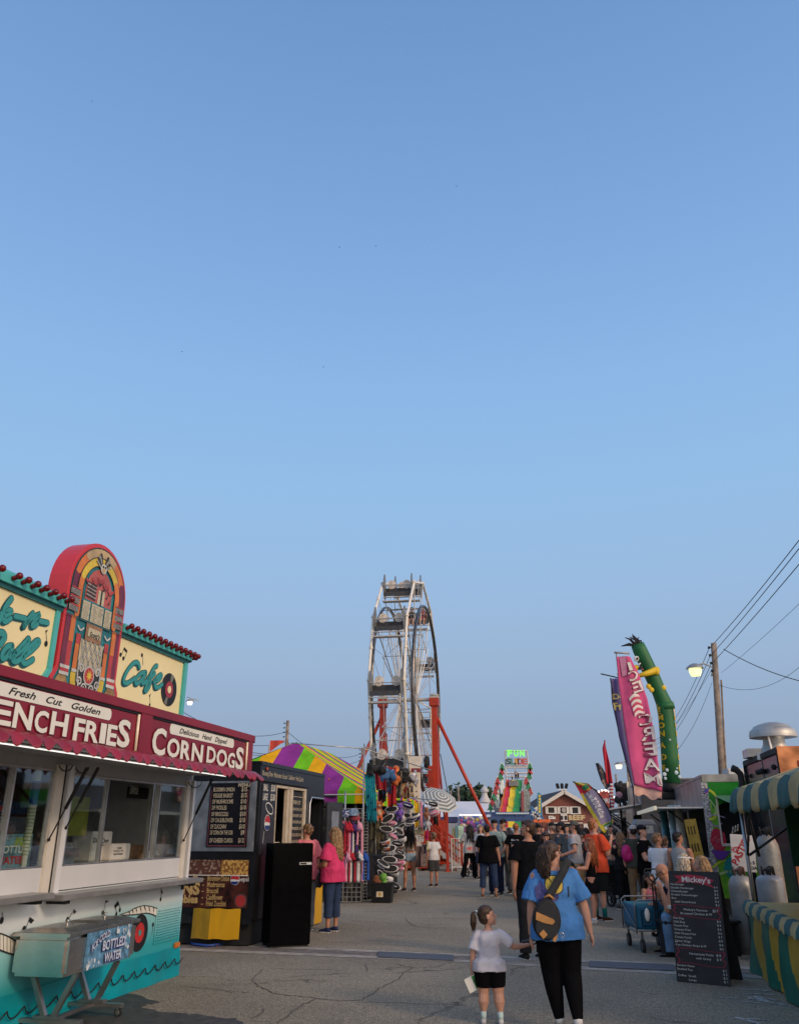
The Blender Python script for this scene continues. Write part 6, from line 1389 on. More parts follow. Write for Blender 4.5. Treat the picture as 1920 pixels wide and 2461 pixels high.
# distant low skyline of stalls between 1090 and 1180
rp2=random.Random(4)
stallc=[((.02,.03,.1),'navy inflatable ride car shell far behind the queue barriers'),((.62,.35,.1),'yellow and orange toy stall beyond the barriers'),((.30,.42,.32),'pale green sign panel beyond the barriers'),((.5,.4,.42),'pink and white prize stall under the white hall'),((.5,.45,.42),'second prize stall beside the leaning brace foot')]
for k,(x0,x1,y0,y1,Y) in enumerate(((1060,1100,1963,1978,60),(1092,1106,1990,2010,52),(1100,1114,1985,2030,50),(1105,1142,1962,1985,72),(1142,1166,1962,1990,72))):
    a=at(x0,y1,Y); c=at(x1,y0,Y); o=thing('prize_stall' if k>2 else 'fair_prop',stallc[k][1],'stall',((a.x+c.x)/2,Y,0)); w_=(c.x-a.x)/2; col_=stallc[k][0]
    b=MB(); b.box(-w_,w_,0,2.5,0 if k!=0 else a.z,c.z); b.build('stall_body',mat('stall %d'%k,col_,.7,var=0,sc=9 if k>2 else 2,c2=tuple(min(1,v*.35+.25) if k>2 else v*1.5 for v in col_),c2t=.52),o,bev=.05)
    if k>2:
        b=MB()
        for i in range(60): b.ball((rp2.uniform(-w_,w_),-.1,rp2.uniform(c.z-1.4,c.z)),rp2.uniform(.08,.2),n=5,m=rp2.randrange(5))
        b.build('prizes',[mat('prize %d'%j,cc,.8) for j,cc in enumerate(((.6,.55,.5),(.5,.1,.2),(.1,.15,.4),(.6,.45,.1),(.3,.1,.35)))],o)
        b=MB()
        for i in range(9): b.ball((-w_+2*w_*i/8,-.3,c.z+.1),.06,n=6)
        b.build('stall_bulbs',mat('lit bulbs',(1,.93,.8),.4,var=0,emit=1.5),o)
# blue feather flag far, black truss etc
def feather(nm,lb,px_pts,Y,m,base,cat='flag',w=.03,thick=.02,art=None,grp='feather flags',mirror=False):
    P=[at(x,y,Y) for x,y in px_pts]; o=thing(nm,lb,cat,(at(*base,Y).x,Y,0),0,grp); X0=o.location.x
    b=MB(); n=len(P); vs_=[(p.x-X0,.04*math.sin(p.z*2.2),p.z) for p in P]; vs2=[(x,y+thick,z) for x,y,z in vs_]
    b._add(vs_+vs2,[tuple(range(n)),tuple(range(2*n-1,n-1,-1))]+[(i,i+n,(i+1)%n+n,(i+1)%n) for i in range(n)]); f=b.build('flag_cloth',m,o)
    return o,X0,f
o,X0,f=feather('feather_flag','blue feather flag with yellow letters left of the barn',[(1291,1905),(1297,1905),(1301,1925),(1303,1960),(1293,1958),(1290,1925)],75,mat('flag sky blue',(.05,.25,.42),.7),(1302,1990))
b=MB(); 
for i in range(6): q=at(1296,1913+i*7.5,74.9); b.box(q.x-X0-.09,q.x-X0+.09,-.12,-.1,q.z-.1,q.z+.1)
b.build('lettering',mat('flag yellow',(.65,.5,.05),.6),f); b=MB(); b.tube([(at(1302,1990,75).x-X0,0.05,0),(at(1302,1960,75).x-X0,0.05,at(1302,1960,75).z),(at(1299,1908,75).x-X0,.05,at(1299,1908,75).z)],.03,5); b.build('mast',blackm,o)
# ================================================================= utility poles and wires
wood_=mat('weathered pole wood',(.24,.19,.15),.9,var=.25,sc=3,bump=.4,bsc=30)
poles=[]
def pole(lb,X,Y,h,r_=.14,lean=0,arms=0,ins=4):
    o=thing('utility_pole',lb,'utility pole',(X,Y,0),0,'wooden utility poles'); b=MB(); b.tube([(0,0,0),(lean*.5,0,h*.5),(lean,0,h)],[r_*1.25,r_*1.1,r_],10); 
    b.build('pole',wood_,o,smooth=True); b=MB(); b.tube([(r_+.06,-.05,0),(lean*.5+r_+.05,-.05,h*.5),(lean*.9+r_+.04,-.05,h*.82)],.05,6); b.build('conduit',wood_,o)
    b=MB()
    for k in range(ins): z=h-.25-.42*k; b.lathe([(.02,-.07),(.075,-.05),(.05,0),(.075,.05),(.02,.07)],(lean-r_-.16,-.05,z),8); b.bar((lean-r_,-.05,z),(lean-r_-.2,-.05,z),.03,.03)
    b.build('insulator',blackm,o); return o
def wire(lb,a,c,sag,r_=.012,grp='overhead wires'):
    a=Vector(a);c=Vector(c); b=MB(); P=[]; n=26
    for i in range(n+1): t=i/n; p=a.lerp(c,t); p.z-=4*sag*t*(1-t); P.append(p-a)
    b.tube(P,r_,5); o=b.build('overhead_wire',mat('wire black',(.012,.013,.018),.6),None,smooth=True); o.location=a; return tag(o,lb,'wire',grp)
def at_t(x,y,Y): return at(x,y,Y)
tp=at(1714,1546,44); bs=at(1736,1985,44)
pole('tall wooden utility pole with a street lamp at the right',bs.x,44,tp.z,.15,tp.x-bs.x)
hd=lambda Y,dx=0,z=11:(tp.x+.2126*(Y-44)+dx,Y,z)
for k,(px_,py_,zoff) in enumerate(((1920,1297,0),(1920,1317,-.35),(1920,1355,-.9))):
    zp_=tp.z-.3-.42*k
    r_=ray(px_,py_); 
    # wire passes the image edge at Y where it meets the pole line
    t=None; Xs=tp.x-.3; Y=(Xs-.2126*44)/(r_[0]/r_[1]-.2126); z=CAMH+r_[2]/r_[1]*Y
    s_=(44-Y)/50; sag=((zp_+(10.9-.3-.42*k-zp_)*s_)-z)/(4*s_*(1-s_)) 
    wire(['highest','second','third'][k]+' overhead wire running up and off the right edge',(Xs,44,zp_),(Xs-.2126*50,-6,10.9-.3-.42*k),max(-.3,min(2.0,sag)),.016)
    wire(['highest','second','third'][k]+' overhead wire sloping down behind the green air dancer',(Xs,44,zp_),(Xs+.2126*50,94,10.6-.42*k),1.3,.016)
wire('thin pale cable running below the three wires to the right edge',(tp.x+.2,44,tp.z-1.6),(tp.x-10.4,-6,9.0),.5,.008)
wire('thick twisted cable falling from the pole top to the right edge',at(1738,1560,44),at(1960,1645,38),.25,.022)
wire('slack thin wire from mid pole to the right edge',at(1724,1645,44),at(1990,1525,36),1.1,.010)
wire('guy wire from the pole down towards the green tube dancer',at(1710,1640,44),at(1600,1830,46),.5,.010)
wire('thin cable below the lamp sloping down left',at(1714,1600,44),at(1560,1790,90),.8,.010)
def lamp(o_lb,head,armto,Y,emitc,sc=1.0):
    h=at(*head,Y); a=at(*armto,Y); o=thing('street_lamp',o_lb,'street lamp',h); b=MB(); b.tube([(0,0,.15*sc),(.5*sc,0,.28*sc),(1.0*sc,0,.05*sc),(a.x-h.x,0,a.z-h.z)],.045*sc,6); b.build('arm',greyp,o,smooth=True)
    b=MB(); b.lathe([(.46,.0),(.44,.07),(.28,.2),(.12,.27),(0,.28)],n=16); b.v=[v*sc for v in b.v]; b.build('lamp_hood',mat('grey lamp hood',(.3,.3,.29),.4,.4),o,smooth=True,auto=40)
    b=MB(); b.lathe([(0,-.40),(.24,-.39),(.31,-.2),(.33,.0),(0,.0)],n=16); b.v=[v*sc for v in b.v]; b.build('lamp_lens',mat('glowing lens %s'%head[0],emitc,.4,var=0,emit=1.15),o,smooth=True,auto=60)
lamp('glowing yellow street lamp on the tall right hand pole',(1669,1607),(1709,1625),44,(.95,.95,.42))
lamp('small glowing lamp beside the far pole behind the pink banner',(1486,1838),(1498,1830),110,(1,.95,.7),1.3)
lamp('small white street lamp above the curved end of the diner sign',(457,1686),(450,1675),40,(.9,.92,.95),.42)
for lb,x,y,Y,h_,r_ in (('second pole down the line behind the purple banner',1500,1815,148,None,.17),('third far pole left of the second one',1476,1860,200,None,.18)):
    q=at(x,y,Y); pole(lb,q.x+.3,Y,q.z,r_)
qA=at(692,1732,80); pole('utility pole rising behind the striped tent peak',qA.x,80,qA.z,.15)
qB=at(871,1797,100); pole('utility pole left of the ferris wheel near the clothes rail',qB.x,100,qB.z,.15)
qC=at(1101,1889,150); pole('far utility pole right of the grey umbrella',qC.x,150,qC.z,.17); qD=at(1083,1900,165); pole('dark far pole just right of the umbrella top',qD.x,165,qD.z,.17); qE=at(1145,1913,140); pole('dark slim pole crossing the white hall roof',qE.x,140,qE.z,.14)
for k in range(3):
    wire('%s wire running left from the pole above the tent'%['top','middle','bottom'][k],(qA.x,80,qA.z-1.0-k*.95),tuple(at(330,1632+k*14,52)),1.6,.022)
    wire('%s wire sagging between the tent pole and the wheel pole'%['top','middle','bottom'][k],(qA.x,80,qA.z-1.0-k*.95),(qB.x,100,qB.z-.6-k*.7),1.3,.022)
    wire('%s wire between the far poles beyond the umbrella'%['top','middle','bottom'][k],(qC.x,150,qC.z-.5-k*.8),(qD.x,165,qD.z-.4-k*.8),.8,.03)
    wire('%s wire falling right from the far pole over the white hall'%['top','middle','bottom'][k],(qC.x,150,qC.z-.8-k*.8),tuple(at(1185,1948+k*9,135)),2.0,.03)
wire('thin guy wire hanging right of the ferris wheel',at(1058,1812,41),at(1076,1905,41),.0,.02)
wire('pair of faint wires above the black trailer roof',at(560,1800,60),at(690,1815,60),.1,.02)
# birds
for k,(x,y) in enumerate(((222,243),(438,845),(777,882),(1097,447),(816,594),(903,591))):
    p=at(x,y,60); b=MB(); b.ball((0,0,0),.045,.03,.02,6); b._add([(0,0,0),(.10,.02,.05),(.04,.05,0),(-.10,.02,.04),(-.04,.05,0)],[(0,1,2),(0,4,3)]); o=b.build('bird',blackm); o.location=p; tag(o,['tiny bird high at the upper left','tiny bird left of centre in mid sky','tiny bird low in the middle of the sky','tiny bird right of centre in the upper sky','faint bird in the centre left sky','faint bird at the centre of the sky'][k],'bird','birds in the sky')
# ================================================================= right hand side: shaved ice trailer
T3=Fr(6.26,17.8,-102); T3e=Fr(6.26,17.8,-12)
st3=thing('food_trailer','lime green shaved ice trailer with a propped awning along its street side','food trailer',(6.26,17.8,0),-102)
TH3=2.62
streak=mat('streaky aluminium cladding',(.27,.26,.26),.38,.7,var=.3,sc=2.5,bump=.1)
L3=6.2
b=MB(); b.box(-L3,0,0,.05,2.05,TH3); b.box(-L3,0,0,.05,.35,1.05); b.box(-.25,0,0,.05,1.05,2.05); b.box(-L3,-L3+.3,0,.05,1.05,2.05); b.box(-3.3,-3.1,0,.05,1.05,2.05); b.box(-L3,0,2.35,2.4,.35,TH3); b.box(-L3,-L3+.05,.05,2.35,.35,TH3); b.box(-L3-.02,.0,-.02,2.42,TH3,TH3+.05); b.build('side_wall',streak,st3)
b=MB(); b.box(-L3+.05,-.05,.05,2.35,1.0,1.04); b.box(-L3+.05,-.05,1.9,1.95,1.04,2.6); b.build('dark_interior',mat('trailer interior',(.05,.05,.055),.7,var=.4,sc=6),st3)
b=MB(); b.box(-L3,0,-.95,-.02,2.02,2.05); b.build('awning_panel',alu,st3)
b=MB(); b.box(-L3,0,-1.0,-.95,1.99,2.07); b.build('awning_edge',mat('cream edge with added glow',(.75,.68,.52),.4,emit=.25),st3)  # brightness of the edge is put in as faint emission; no lamp here
for x in (-.4,-3.0,-5.6):
    b=MB(); b.tube([(x,-.7,2.0),(x,-.02,1.45)],.018,6); b.build('gas_strut',blackm,st3)
b=MB(); b.box(-L3+.3,-.2,-.30,-.01,1.04,1.08); b.build('serving_counter',mat('white counter',(.55,.55,.55),.4),st3)
b=MB(); b.box(-2.6,-.3,-.02,-.005,.35,1.03); b.build('syrup_graphic',mat('yellow green syrup print',(.30,.33,.05),.5,var=0,sc=3,c2=(.16,.2,.18),c2t=.55),st3)
# end face
E3=Matrix.Rotation(R(90),4,'Z')
def e3(): m=MB(); m.T=E3; return m
def q3(x,y): return T3e.uv(1600+x/2.869,1700+y/2.869)
wx0=q3(385,700)[0]; 
lime=mat('lime green swirl wrap',(.12,.36,.02),.35,var=0,sc=1.4,c2=(.26,.55,.03),c2t=.5); dgr=mat('deep green wrap',(.01,.22,.015),.35,var=.1)
b=e3(); y=-.0
w0,wz=q3(390,945); w1_,wt_=q3(560,625)
b.box(0,w0,-.04,0,.35,TH3,0); b.box(w0,2.4,-.04,0,.35,wz,0); b.box(w0,2.4,-.04,0,wt_,TH3,1); b.box(1.55,2.4,-.04,0,wz,wt_,1); b.build('end_wall',[lime,dgr],st3)
b=e3(); b.box(0,2.4,-.05,.1,TH3-.10,TH3+.06); b.build('roof_rail',mat('galvanised cap',(.42,.40,.35),.35,.4,var=.15),st3,bev=.01)
b=e3(); b.box(-.03,.10,-.05,.02,.35,TH3-.1); b.build('diamond_plate',mat('diamond plate',(.35,.35,.36),.35,.8,var=.5,sc=30,bump=1,bsc=40),st3)
b=e3(); b.box(.1,1.5,-.046,-.04,TH3-.5,TH3-.1); b.poly([(.1,-.047,2.5),(.14,-.047,2.0),(.5,-.047,2.2),(.65,-.047,2.5)],0); b.build('green_band',dgr,st3)
b=e3(); yl=-.052
for k,(pts,wd) in enumerate((([(275,560),(330,600),(350,680),(330,760),(300,770)],.05),([(300,640),(340,700),(330,740)],.03),([(290,740),(350,745),(400,760)],.02),([(320,1100),(380,1060),(470,1050)],.04),([(345,1160),(420,1130),(480,1140)],.05),([(280,780),(340,820),(380,800)],.025))):
    b.mark(); b.stroke([q3(*p) for p in pts],wd,yl-.001*k,k%3)
b.mark(); b.stroke([q3(265,560),q3(285,575),q3(270,590)],.03,yl-.01,3); b.stroke([q3(262,580),q3(290,560)],.03,yl-.012,4)
b.each('swirl_graphic',[mat('yellow swirl',(.5,.55,.03),.4),mat('pale green swirl',(.35,.5,.2),.4),mat('lilac swirl',(.35,.25,.4),.4),mat('violet mark',(.25,.04,.35),.4),mat('blue mark',(.02,.1,.4),.4)],st3)
b=e3(); rgx=random.Random(2)
for (cx_,cy_,rx_,ry_,m_) in ((358,915,.15,.22,0),(455,1110,.16,.2,2)):
    b.mark()
    c=q3(cx_,cy_); b.fl([(c[0]+rx_*(1+.06*math.sin(k*5))*math.cos(k*math.pi/18),c[1]+ry_*(1+.06*math.sin(k*7))*math.sin(k*math.pi/18)) for k in range(36)],yl-.004,m_)
    for i in range(70):
        a=rgx.uniform(0,6.28); r_=rgx.uniform(0,.92); x,z=c[0]+rx_*r_*math.cos(a),c[1]+ry_*r_*math.sin(a); b.stroke([(x,z),(x+rgx.uniform(-.03,.03),z+rgx.uniform(-.03,.03))],.006,yl-.008-.0002*i,m_+1,smooth=False)
c=q3(365,1000); b.mark(); b.fl([q3(305,985),q3(440,990),q3(410,1030),q3(390,1050),q3(345,1045),q3(330,1020)],yl-.03,4)
b.each('ice_cup_graphic',[mat('cherry ice',(.42,.01,.04),.5),mat('pink ice',(.6,.15,.2),.5),mat('teal ice',(.0,.2,.2),.5),mat('sea ice',(.05,.4,.35),.5),mat('purple cup',(.12,.03,.3),.4)],st3)
b=e3(); b.box(w0-.02,1.55,-.07,-.04,wz-.03,wz+.02); b.box(w0-.03,w0,-.07,-.04,wz,wt_); b.build('window_frame',beige,st3)
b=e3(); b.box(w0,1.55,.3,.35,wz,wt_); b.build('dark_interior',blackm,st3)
b=e3(); b.loft([[(w0-.06,-.06,wt_+.04),(1.5,-.06,wt_+.04),(1.5,-.02,wt_+.06),(w0-.06,-.02,wt_+.06)],[(w0+.18,-.62,wt_-.12),(1.5,-.62,wt_-.12),(1.5,-.6,wt_-.10),(w0+.18,-.6,wt_-.10)]]); b.build('window_flap',mat('clear flap',(.25,.4,.25),.2,.3),st3)
b=MB(); b.box(-.8,-.15,.2,.8,TH3+.0,TH3+.02); 
# yellow slatted menu board hung at the corner
q=at(1686,2100,17.2); mbd=thing('slatted_board','tall yellow slatted board hanging at the lime trailer corner','board',(q.x,17.2,q.z),-12); hh=at(1686,1968,17.2).z-q.z
b=MB(); b.T=Matrix.Rotation(R(-6),4,'Y'); b.box(-.11,.11,0,.04,0,hh,0)
for r0 in range(3):
    for k in range(3): b.box(-.08+k*.055,-.055+k*.055,-.004,0,hh*(.08+r0*.32),hh*(.08+r0*.32)+hh*.15,1)
b.build('board',[mat('ochre board',(.42,.27,.04),.6,var=.2),mat('dark cut marks',(.06,.04,.01),.8)],mbd)
# price card "10"
q=at(1662,2010,18.6); pc=thing('price_card','dark price card reading 10 on the shaved ice counter','price card',q,-80); b=MB(); b.box(-.14,.14,0,.01,-.12,.12); b.build('card',blackm,pc); b=MB(); txt(b,'10',0,-.05,.12,-.004,al='C',offset=.03); b.build('lettering',offw,pc)
# air dancer on the roof
AY=23.6
def ad(x,y,Y=AY): return at(x,y,Y)
bs=ad(1611,1905); dn=thing('air_dancer','green air dancer with yellow arms and black tassel hair leaning over the lime trailer','air dancer',bs)
loc=lambda x,y,dy=0:ad(x,y)-bs+Vector((0,dy,0))
b=MB(); b.tube([loc(1613,1882),loc(1609,1820),loc(1604,1760),loc(1600,1720),loc(1595,1690),loc(1584,1665),loc(1568,1628),loc(1551,1592),loc(1537,1562),loc(1531,1549)],[.235,.235,.225,.22,.225,.20,.21,.21,.205,.19],24)
gm=mat('green nylon tube',(.012,.115,.03),.5,var=.15,sc=2,bump=.25,bsc=5); b.build('tube_body',gm,dn,smooth=True)
b=MB(); b.tube([loc(1601,1706),loc(1597,1690)],[.240,.243],24); b.build('waist_seam',gm,dn,smooth=True)
b=MB(); b.tube([loc(1612,1905),loc(1613,1880)],[.24,.22],20); b.build('black_cuff',blackm,dn,smooth=True)
b=MB(); b.box(-.34,.34,-.3,.3,-.18,.0); b.build('fan_box',blackm,dn,bev=.03)
yel=mat('yellow nylon',(.66,.44,.01),.5,var=.08); b=MB(); b.tube([loc(1527,1606,-.1),loc(1503,1617,-.3),loc(1477,1628,-.4)],[.085,.08,.06],12); b.build('arm',yel,dn,smooth=True)
b=MB(); b.tube([loc(1575,1612,-.15),loc(1550,1622,-.3),loc(1522,1631,-.4)],[.10,.085,.05],12); b.ball(loc(1571,1618,-.2),.1,n=10); b.build('arm',yel,dn,smooth=True)
b=MB(); rh=random.Random(6)
for k in range(11):
    x=1512+k*2.6; p=loc(1524+k*1.6,1552,-.05+.02*(k%3)); e_=loc(x-8+rh.uniform(-8,8) if k>1 else 1492,1524+rh.uniform(-3,14) if k>1 else 1553,0); m_=p.lerp(e_,.55)+Vector((rh.uniform(-.1,.1),0,rh.uniform(0,.08))); b.tube([p,m_,e_],[.035,.025,.012],6)
b.build('tassel_hair',blackm,dn,smooth=True)
# face (a plain cartoon eye and grin) lies on the tube
d=(loc(1537,1562)-loc(1568,1628)).normalized()
def onface(c,off=-.205): return Vector((c.x,c.y+off,c.z))
b=MB(); c=loc(1530,1586); 
rm=Matrix.Rotation(R(24),3,'Y'); b.ball(c+Vector((-.06,-.165,0)),.075,.03,.085,14,0,rot=rm); b.ball(c+Vector((-.045,-.19,.0)),.035,.015,.045,10,1,rot=rm); c=loc(1560,1580)
b.ball(loc(1536,1606)+Vector((-.02,-.175,-.02)),.085,.025,.05,12,1,rot=Matrix.Rotation(R(-40),3,'Y')); b.ball(loc(1533,1600)+Vector((-.02,-.19,.01)),.06,.02,.025,10,0,rot=Matrix.Rotation(R(-40),3,'Y')); b.ball(loc(1540,1610)+Vector((-.02,-.195,-.02)),.035,.012,.02,8,2)
b.build('face',[sw,blackm,mat('tongue pink',(.5,.12,.12),.5)],dn,smooth=True)
b=MB()
for (x,y) in ((1561,1660),(1590,1655),(1554,1652)): b.mark(); b.ball(loc(x,y)+Vector((0,-.165,0)),.075,.03,.075,12,0)
b.each('yellow_spot',yel,dn,smooth=True)
b=MB(); word='LEMONADE'
def tubept(t):  # along lower body
    pts=[(1597,1690),(1600,1720),(1604,1760),(1609,1820),(1613,1876)]
    f=t*4; i=min(3,int(f)); a,c=pts[i],pts[i+1]; f-=i; return loc(a[0]+(c[0]-a[0])*f,a[1]+(c[1]-a[1])*f)
for side in (-1,1):
    for k,ch in enumerate(word):
        cc=tubept((k+.45)/8.6); vv,ff=glyph(ch,.04,0); ang0=-65 if side<0 else 62
        P=[]
        for v in vv:
            a=R(ang0+ (v.x-.3)*62); r_=.245; P.append((cc.x+r_*math.sin(a),cc.y-r_*math.cos(a),cc.z+(v.y-.35)*.21))
        b._add(P,ff,0)
        if k in (1,4): pass
b.build('lettering',yel,dn)
b=MB()
for (x,y,r_) in ((1590,1862,.06),(1596,1852,.05),(1592,1872,.045),(1618,1858,.06),(1626,1868,.05),(1620,1848,.03),(1603,1780,.03)): cc=loc(x,y); b.mark(); b.ball(cc+Vector((0,-.225,0)),r_,.015,r_,8)
b.each('ice_print',mat('ice cube print',(.45,.55,.6),.5),dn,smooth=True)
# tall banners
def banner(lb,L_,R_,Y,m,nm='tall_banner',cat='banner',nu=14,nv=40,fold=.06,mast=True,grp='tall vertical banners'):
    o=thing(nm,lb,cat,(at(*L_[-1],Y).x,Y,0),0,grp); O=o.location
    def ip(A,t):
        f=t*(len(A)-1); i=min(len(A)-2,int(f)); f-=i; return (A[i][0]+(A[i+1][0]-A[i][0])*f,A[i][1]+(A[i+1][1]-A[i][1])*f)
    def pt(s_,t,dy=0):
        a,c=ip(L_,t),ip(R_,t); p=at(a[0]+(c[0]-a[0])*s_,a[1]+(c[1]-a[1])*s_,Y)-Vector(O); p.y+=fold*math.sin(s_*7+t*5)*(.3+s_)+dy; return p
    b=MB(); G=[[pt(i/nu,j/nv) for i in range(nu+1)] for j in range(nv+1)]
    for j in range(nv):
        for i in range(nu): b.quad(G[j+1][i],G[j+1][i+1],G[j][i+1],G[j][i])
    c=b.build('banner_cloth',m,o,smooth=True); md=c.modifiers.new('s','SOLIDIFY'); md.thickness=.01; md.offset=1
    return o,pt,c,ip
Lp=[(1481,1578),(1486,1640),(1494,1700),(1502,1760),(1512,1830),(1523,1886)]; Rp=[(1514,1578),(1536,1618),(1556,1680),(1568,1750),(1578,1830),(1589,1903)]
pkm=mat('pink banner cloth',(.55,.07,.20),.7,var=.12,sc=2.5,bump=.2,bsc=5)
o,pt,clth,ip_=banner('tall pink ice cream banner seen from behind beside the green air dancer',Lp,Rp,23.0,pkm)
b=MB(); b.tube([pt(0,0)+Vector((-.05,0,.12)),pt(1,0)+Vector((.0,0,.1))],.03,6); b.tube([pt(.02,0)+Vector((0,.03,.1)),pt(0,.5)+Vector((.0,.05,0)),pt(0,1)+Vector((0,.06,0)),(pt(0,1).x+.1,.06,2.3)],.02,6); b.build('mast',greyp,o,smooth=True)
b=MB(); bo=MB()
LET=[('I',.10,.10,.55),('C',.19,.24,.58),('E',.285,.22,.62),('C',.53,.24,.66),('R',.625,.24,.66),('E',.72,.22,.68),('A',.82,.27,.64),('M',.92,.29,.62)]
for ch,t,wd,sc_ in LET:
    for mm,gr_,off,yy in ((bo,1.0,.055,-.040),(b,1.0,.015,-.046)):
        vv,ff=glyph(ch,off,0); x0=min(v.x for v in vv); x1=max(v.x for v in vv)
        P=[]
        for v in vv:
            u_=1-(v.x-x0)/(x1-x0); s_=sc_-wd+u_*wd*2+.12-(.02 if mm is bo else 0); 
            P.append(pt(s_,t+.042-(v.y)/.7*.080,yy))
        mm._add(P,[f[::-1] for f in ff],0)
b.build('lettering',mat('banner white',(.66,.6,.56),.6,var=.08),clth); bo.build('letter_outline',mat('banner maroon line',(.25,.04,.09),.6),clth)
b=MB()
for k in range(7): t=.36+k*.021; P=[pt(.30+.4*s_/8+.02*k,t-.035*math.sin(s_/8*2.6+.3),-.016-.002*k) for s_ in range(9)]; P2=[p+Vector((0,0,-.085)) for p in P]; 
for k in range(7):
    t=.37+k*.021; P=[pt(.30+.42*s_/8+.015*k,t-.03*math.sin(s_/8*2.6+.3),-.042) for s_ in range(9)]
    for i in range(8): b.quad(P[i]+Vector((0,0,-.05)),P[i+1]+Vector((0,0,-.05)),P[i+1]+Vector((0,0,.04)),P[i]+Vector((0,0,.04)),k%2)
b.quad(pt(.18,0,-.035),pt(.62,0,-.035),pt(.40,.17,-.035),pt(.20,.17,-.035),2)
b.build('swirl_print',[mat('banner white',(.66,.6,.56),.6),mat('banner red stripe',(.5,.04,.1),.6),mat('banner pale pink',(.66,.25,.36),.6)],clth)
b=MB(); 
Lq=[pt(i/12,1,-.0) for i in range(13)]
for i in range(12): a,c=Lq[i],Lq[i+1]; b.quad(a+Vector((-.02,.02,-.22-.05*math.sin(i))),c+Vector((-.02,.02,-.22-.05*math.sin(i+1))),c+Vector((0,.02,.02)),a+Vector((0,.02,.02)))
b.build('hem',mat('peach hem',(.62,.36,.28),.7,var=.15),o)
Lv=[(1466,1630),(1470,1690),(1488,1770),(1508,1840),(1520,1895)]; Rv=[(1490,1632),(1500,1690),(1512,1770),(1530,1840),(1540,1895)]
o,pt2,c2_,_=banner('purple banner lettered in yellow behind the pink one',Lv,Rv,25.0,mat('purple banner cloth',(.12,.09,.24),.7,var=.3,sc=1.2,bump=.2,bsc=5))
b=MB(); 
for l,t in (('De',.21),('Fr',.30)):
    vv,ff=glyph(l,.04,0); b._add([pt2(.05+v.x*.75,t-v.y*.075,-.03) for v in vv],ff)
b.build('lettering',mat('banner gold',(.6,.48,.15),.6),c2_)
b=MB(); b.tube([pt2(-.1,-.01)+Vector((-.25,0,.1)),pt2(.9,-.01)],.02,6); b.tube([pt2(0,0),pt2(0,.5),pt2(0,1),(pt2(0,1).x,0,2)],.018,6); b.build('mast',blackm,o)
Lr=[(1452,1779),(1447,1798),(1451,1830),(1457,1885)]; Rr=[(1453,1779),(1456,1795),(1464,1835),(1471,1882)]
o,pt3,c3_,_=banner('slim plain red feather flag pointing straight up',Lr,Rr,30.0,mat('plain red flag',(.50,.01,.03),.6,var=.06,bump=.2,bsc=5),'feather_flag','flag',8,20,.05,grp='feather flags')
b=MB(); b.tube([(at(1464,2000,30).x-o.location.x,0,0),pt3(.5,1),pt3(.5,.5,.03),pt3(.5,0,.03)],.025,6); b.build('mast',blackm,o)
Ld=[(1430,1834),(1436,1855),(1444,1878),(1456,1898)]; Rd=[(1438,1834),(1448,1845),(1457,1865),(1466,1890)]
o,pt4,c4_,_=banner('dark feather flag with tan lettering behind the red one',Ld,Rd,32.0,mat('dark flag print',(.03,.03,.04),.7,var=0,sc=7,c2=(.33,.2,.15),c2t=.6),'feather_flag','flag',8,20,.04,grp='feather flags')
b=MB(); b.tube([(at(1466,2000,32).x-o.location.x,0.05,0),pt4(.9,1,.05),pt4(1,.5,.05),pt4(.5,0,.05)],.02,6); b.build('mast',blackm,o)
# lemonade feather flag
Lf=[(1379,1881),(1391,1902),(1402,1924),(1413,1945),(1426,1965),(1437,1985),(1450,2003)]; Rf=[(1380,1880),(1414,1883),(1437,1903),(1453,1926),(1464,1950),(1471,1970),(1469,1988)]
def lem():
    m=mat('lemonade flag',(.5,.4,.03),.7,bump=.2,bsc=5,var=0); return m
o,pt5,c5_,_=banner('red, lilac and yellow feather flag curving over the crowd',Lf,Rf,26.0,lem(),'feather_flag','flag',12,30,.05,grp='feather flags')
b=MB()
def patch(s0,s1,t0,t1,m_,dy=-.014,n=6):
    for i in range(n):
        for j in range(n):
            a=lambda u,v:pt5(s0+(s1-s0)*u,t0+(t1-t0)*v,dy); b.quad(a(i/n,(j+1)/n),a((i+1)/n,(j+1)/n),a((i+1)/n,j/n),a(i/n,j/n),m_)
patch(0,.95,0,.26,0); patch(.93,1,.0,.95,1,-.022); patch(.18,.93,.25,.84,2,-.018); patch(.35,.85,.14,.21,3,-.020); patch(.3,.9,.86,.99,3,-.016); patch(.0,.18,.22,.95,4,-.016)
b.build('flag_print',[mat('flag red',(.45,.02,.04),.7),mat('flag black edge',(.02,.02,.025),.7),mat('flag lilac',(.24,.21,.33),.7),mat('flag green',(.02,.2,.07),.7),mat('flag yellow2',(.6,.5,.05),.7)],c5_)
b=MB()
for k,ch in enumerate('LEMONADE'):
    vv,ff=glyph(ch,.05,0); t=.25+k*.06; b._add([pt5(.33+v.x*.5,t+.05-v.y*.062,-.03) for v in vv],ff)
vv,ff=glyph('E',.06,0); b._add([pt5(.3+v.x*.8,.97-v.y*.10,-.03) for v in vv],ff)
b.build('lettering',mat('flag white',(.6,.6,.62),.6),c5_)
b=MB(); b.tube([(at(1474,2060,26).x-o.location.x,0.05,0),pt5(1.02,1,.05),pt5(1.02,.6,.05),pt5(1.02,.3,.05),pt5(.9,.02,.05),pt5(.1,-.02,.05)],.025,6); b.build('mast',blackm,o)
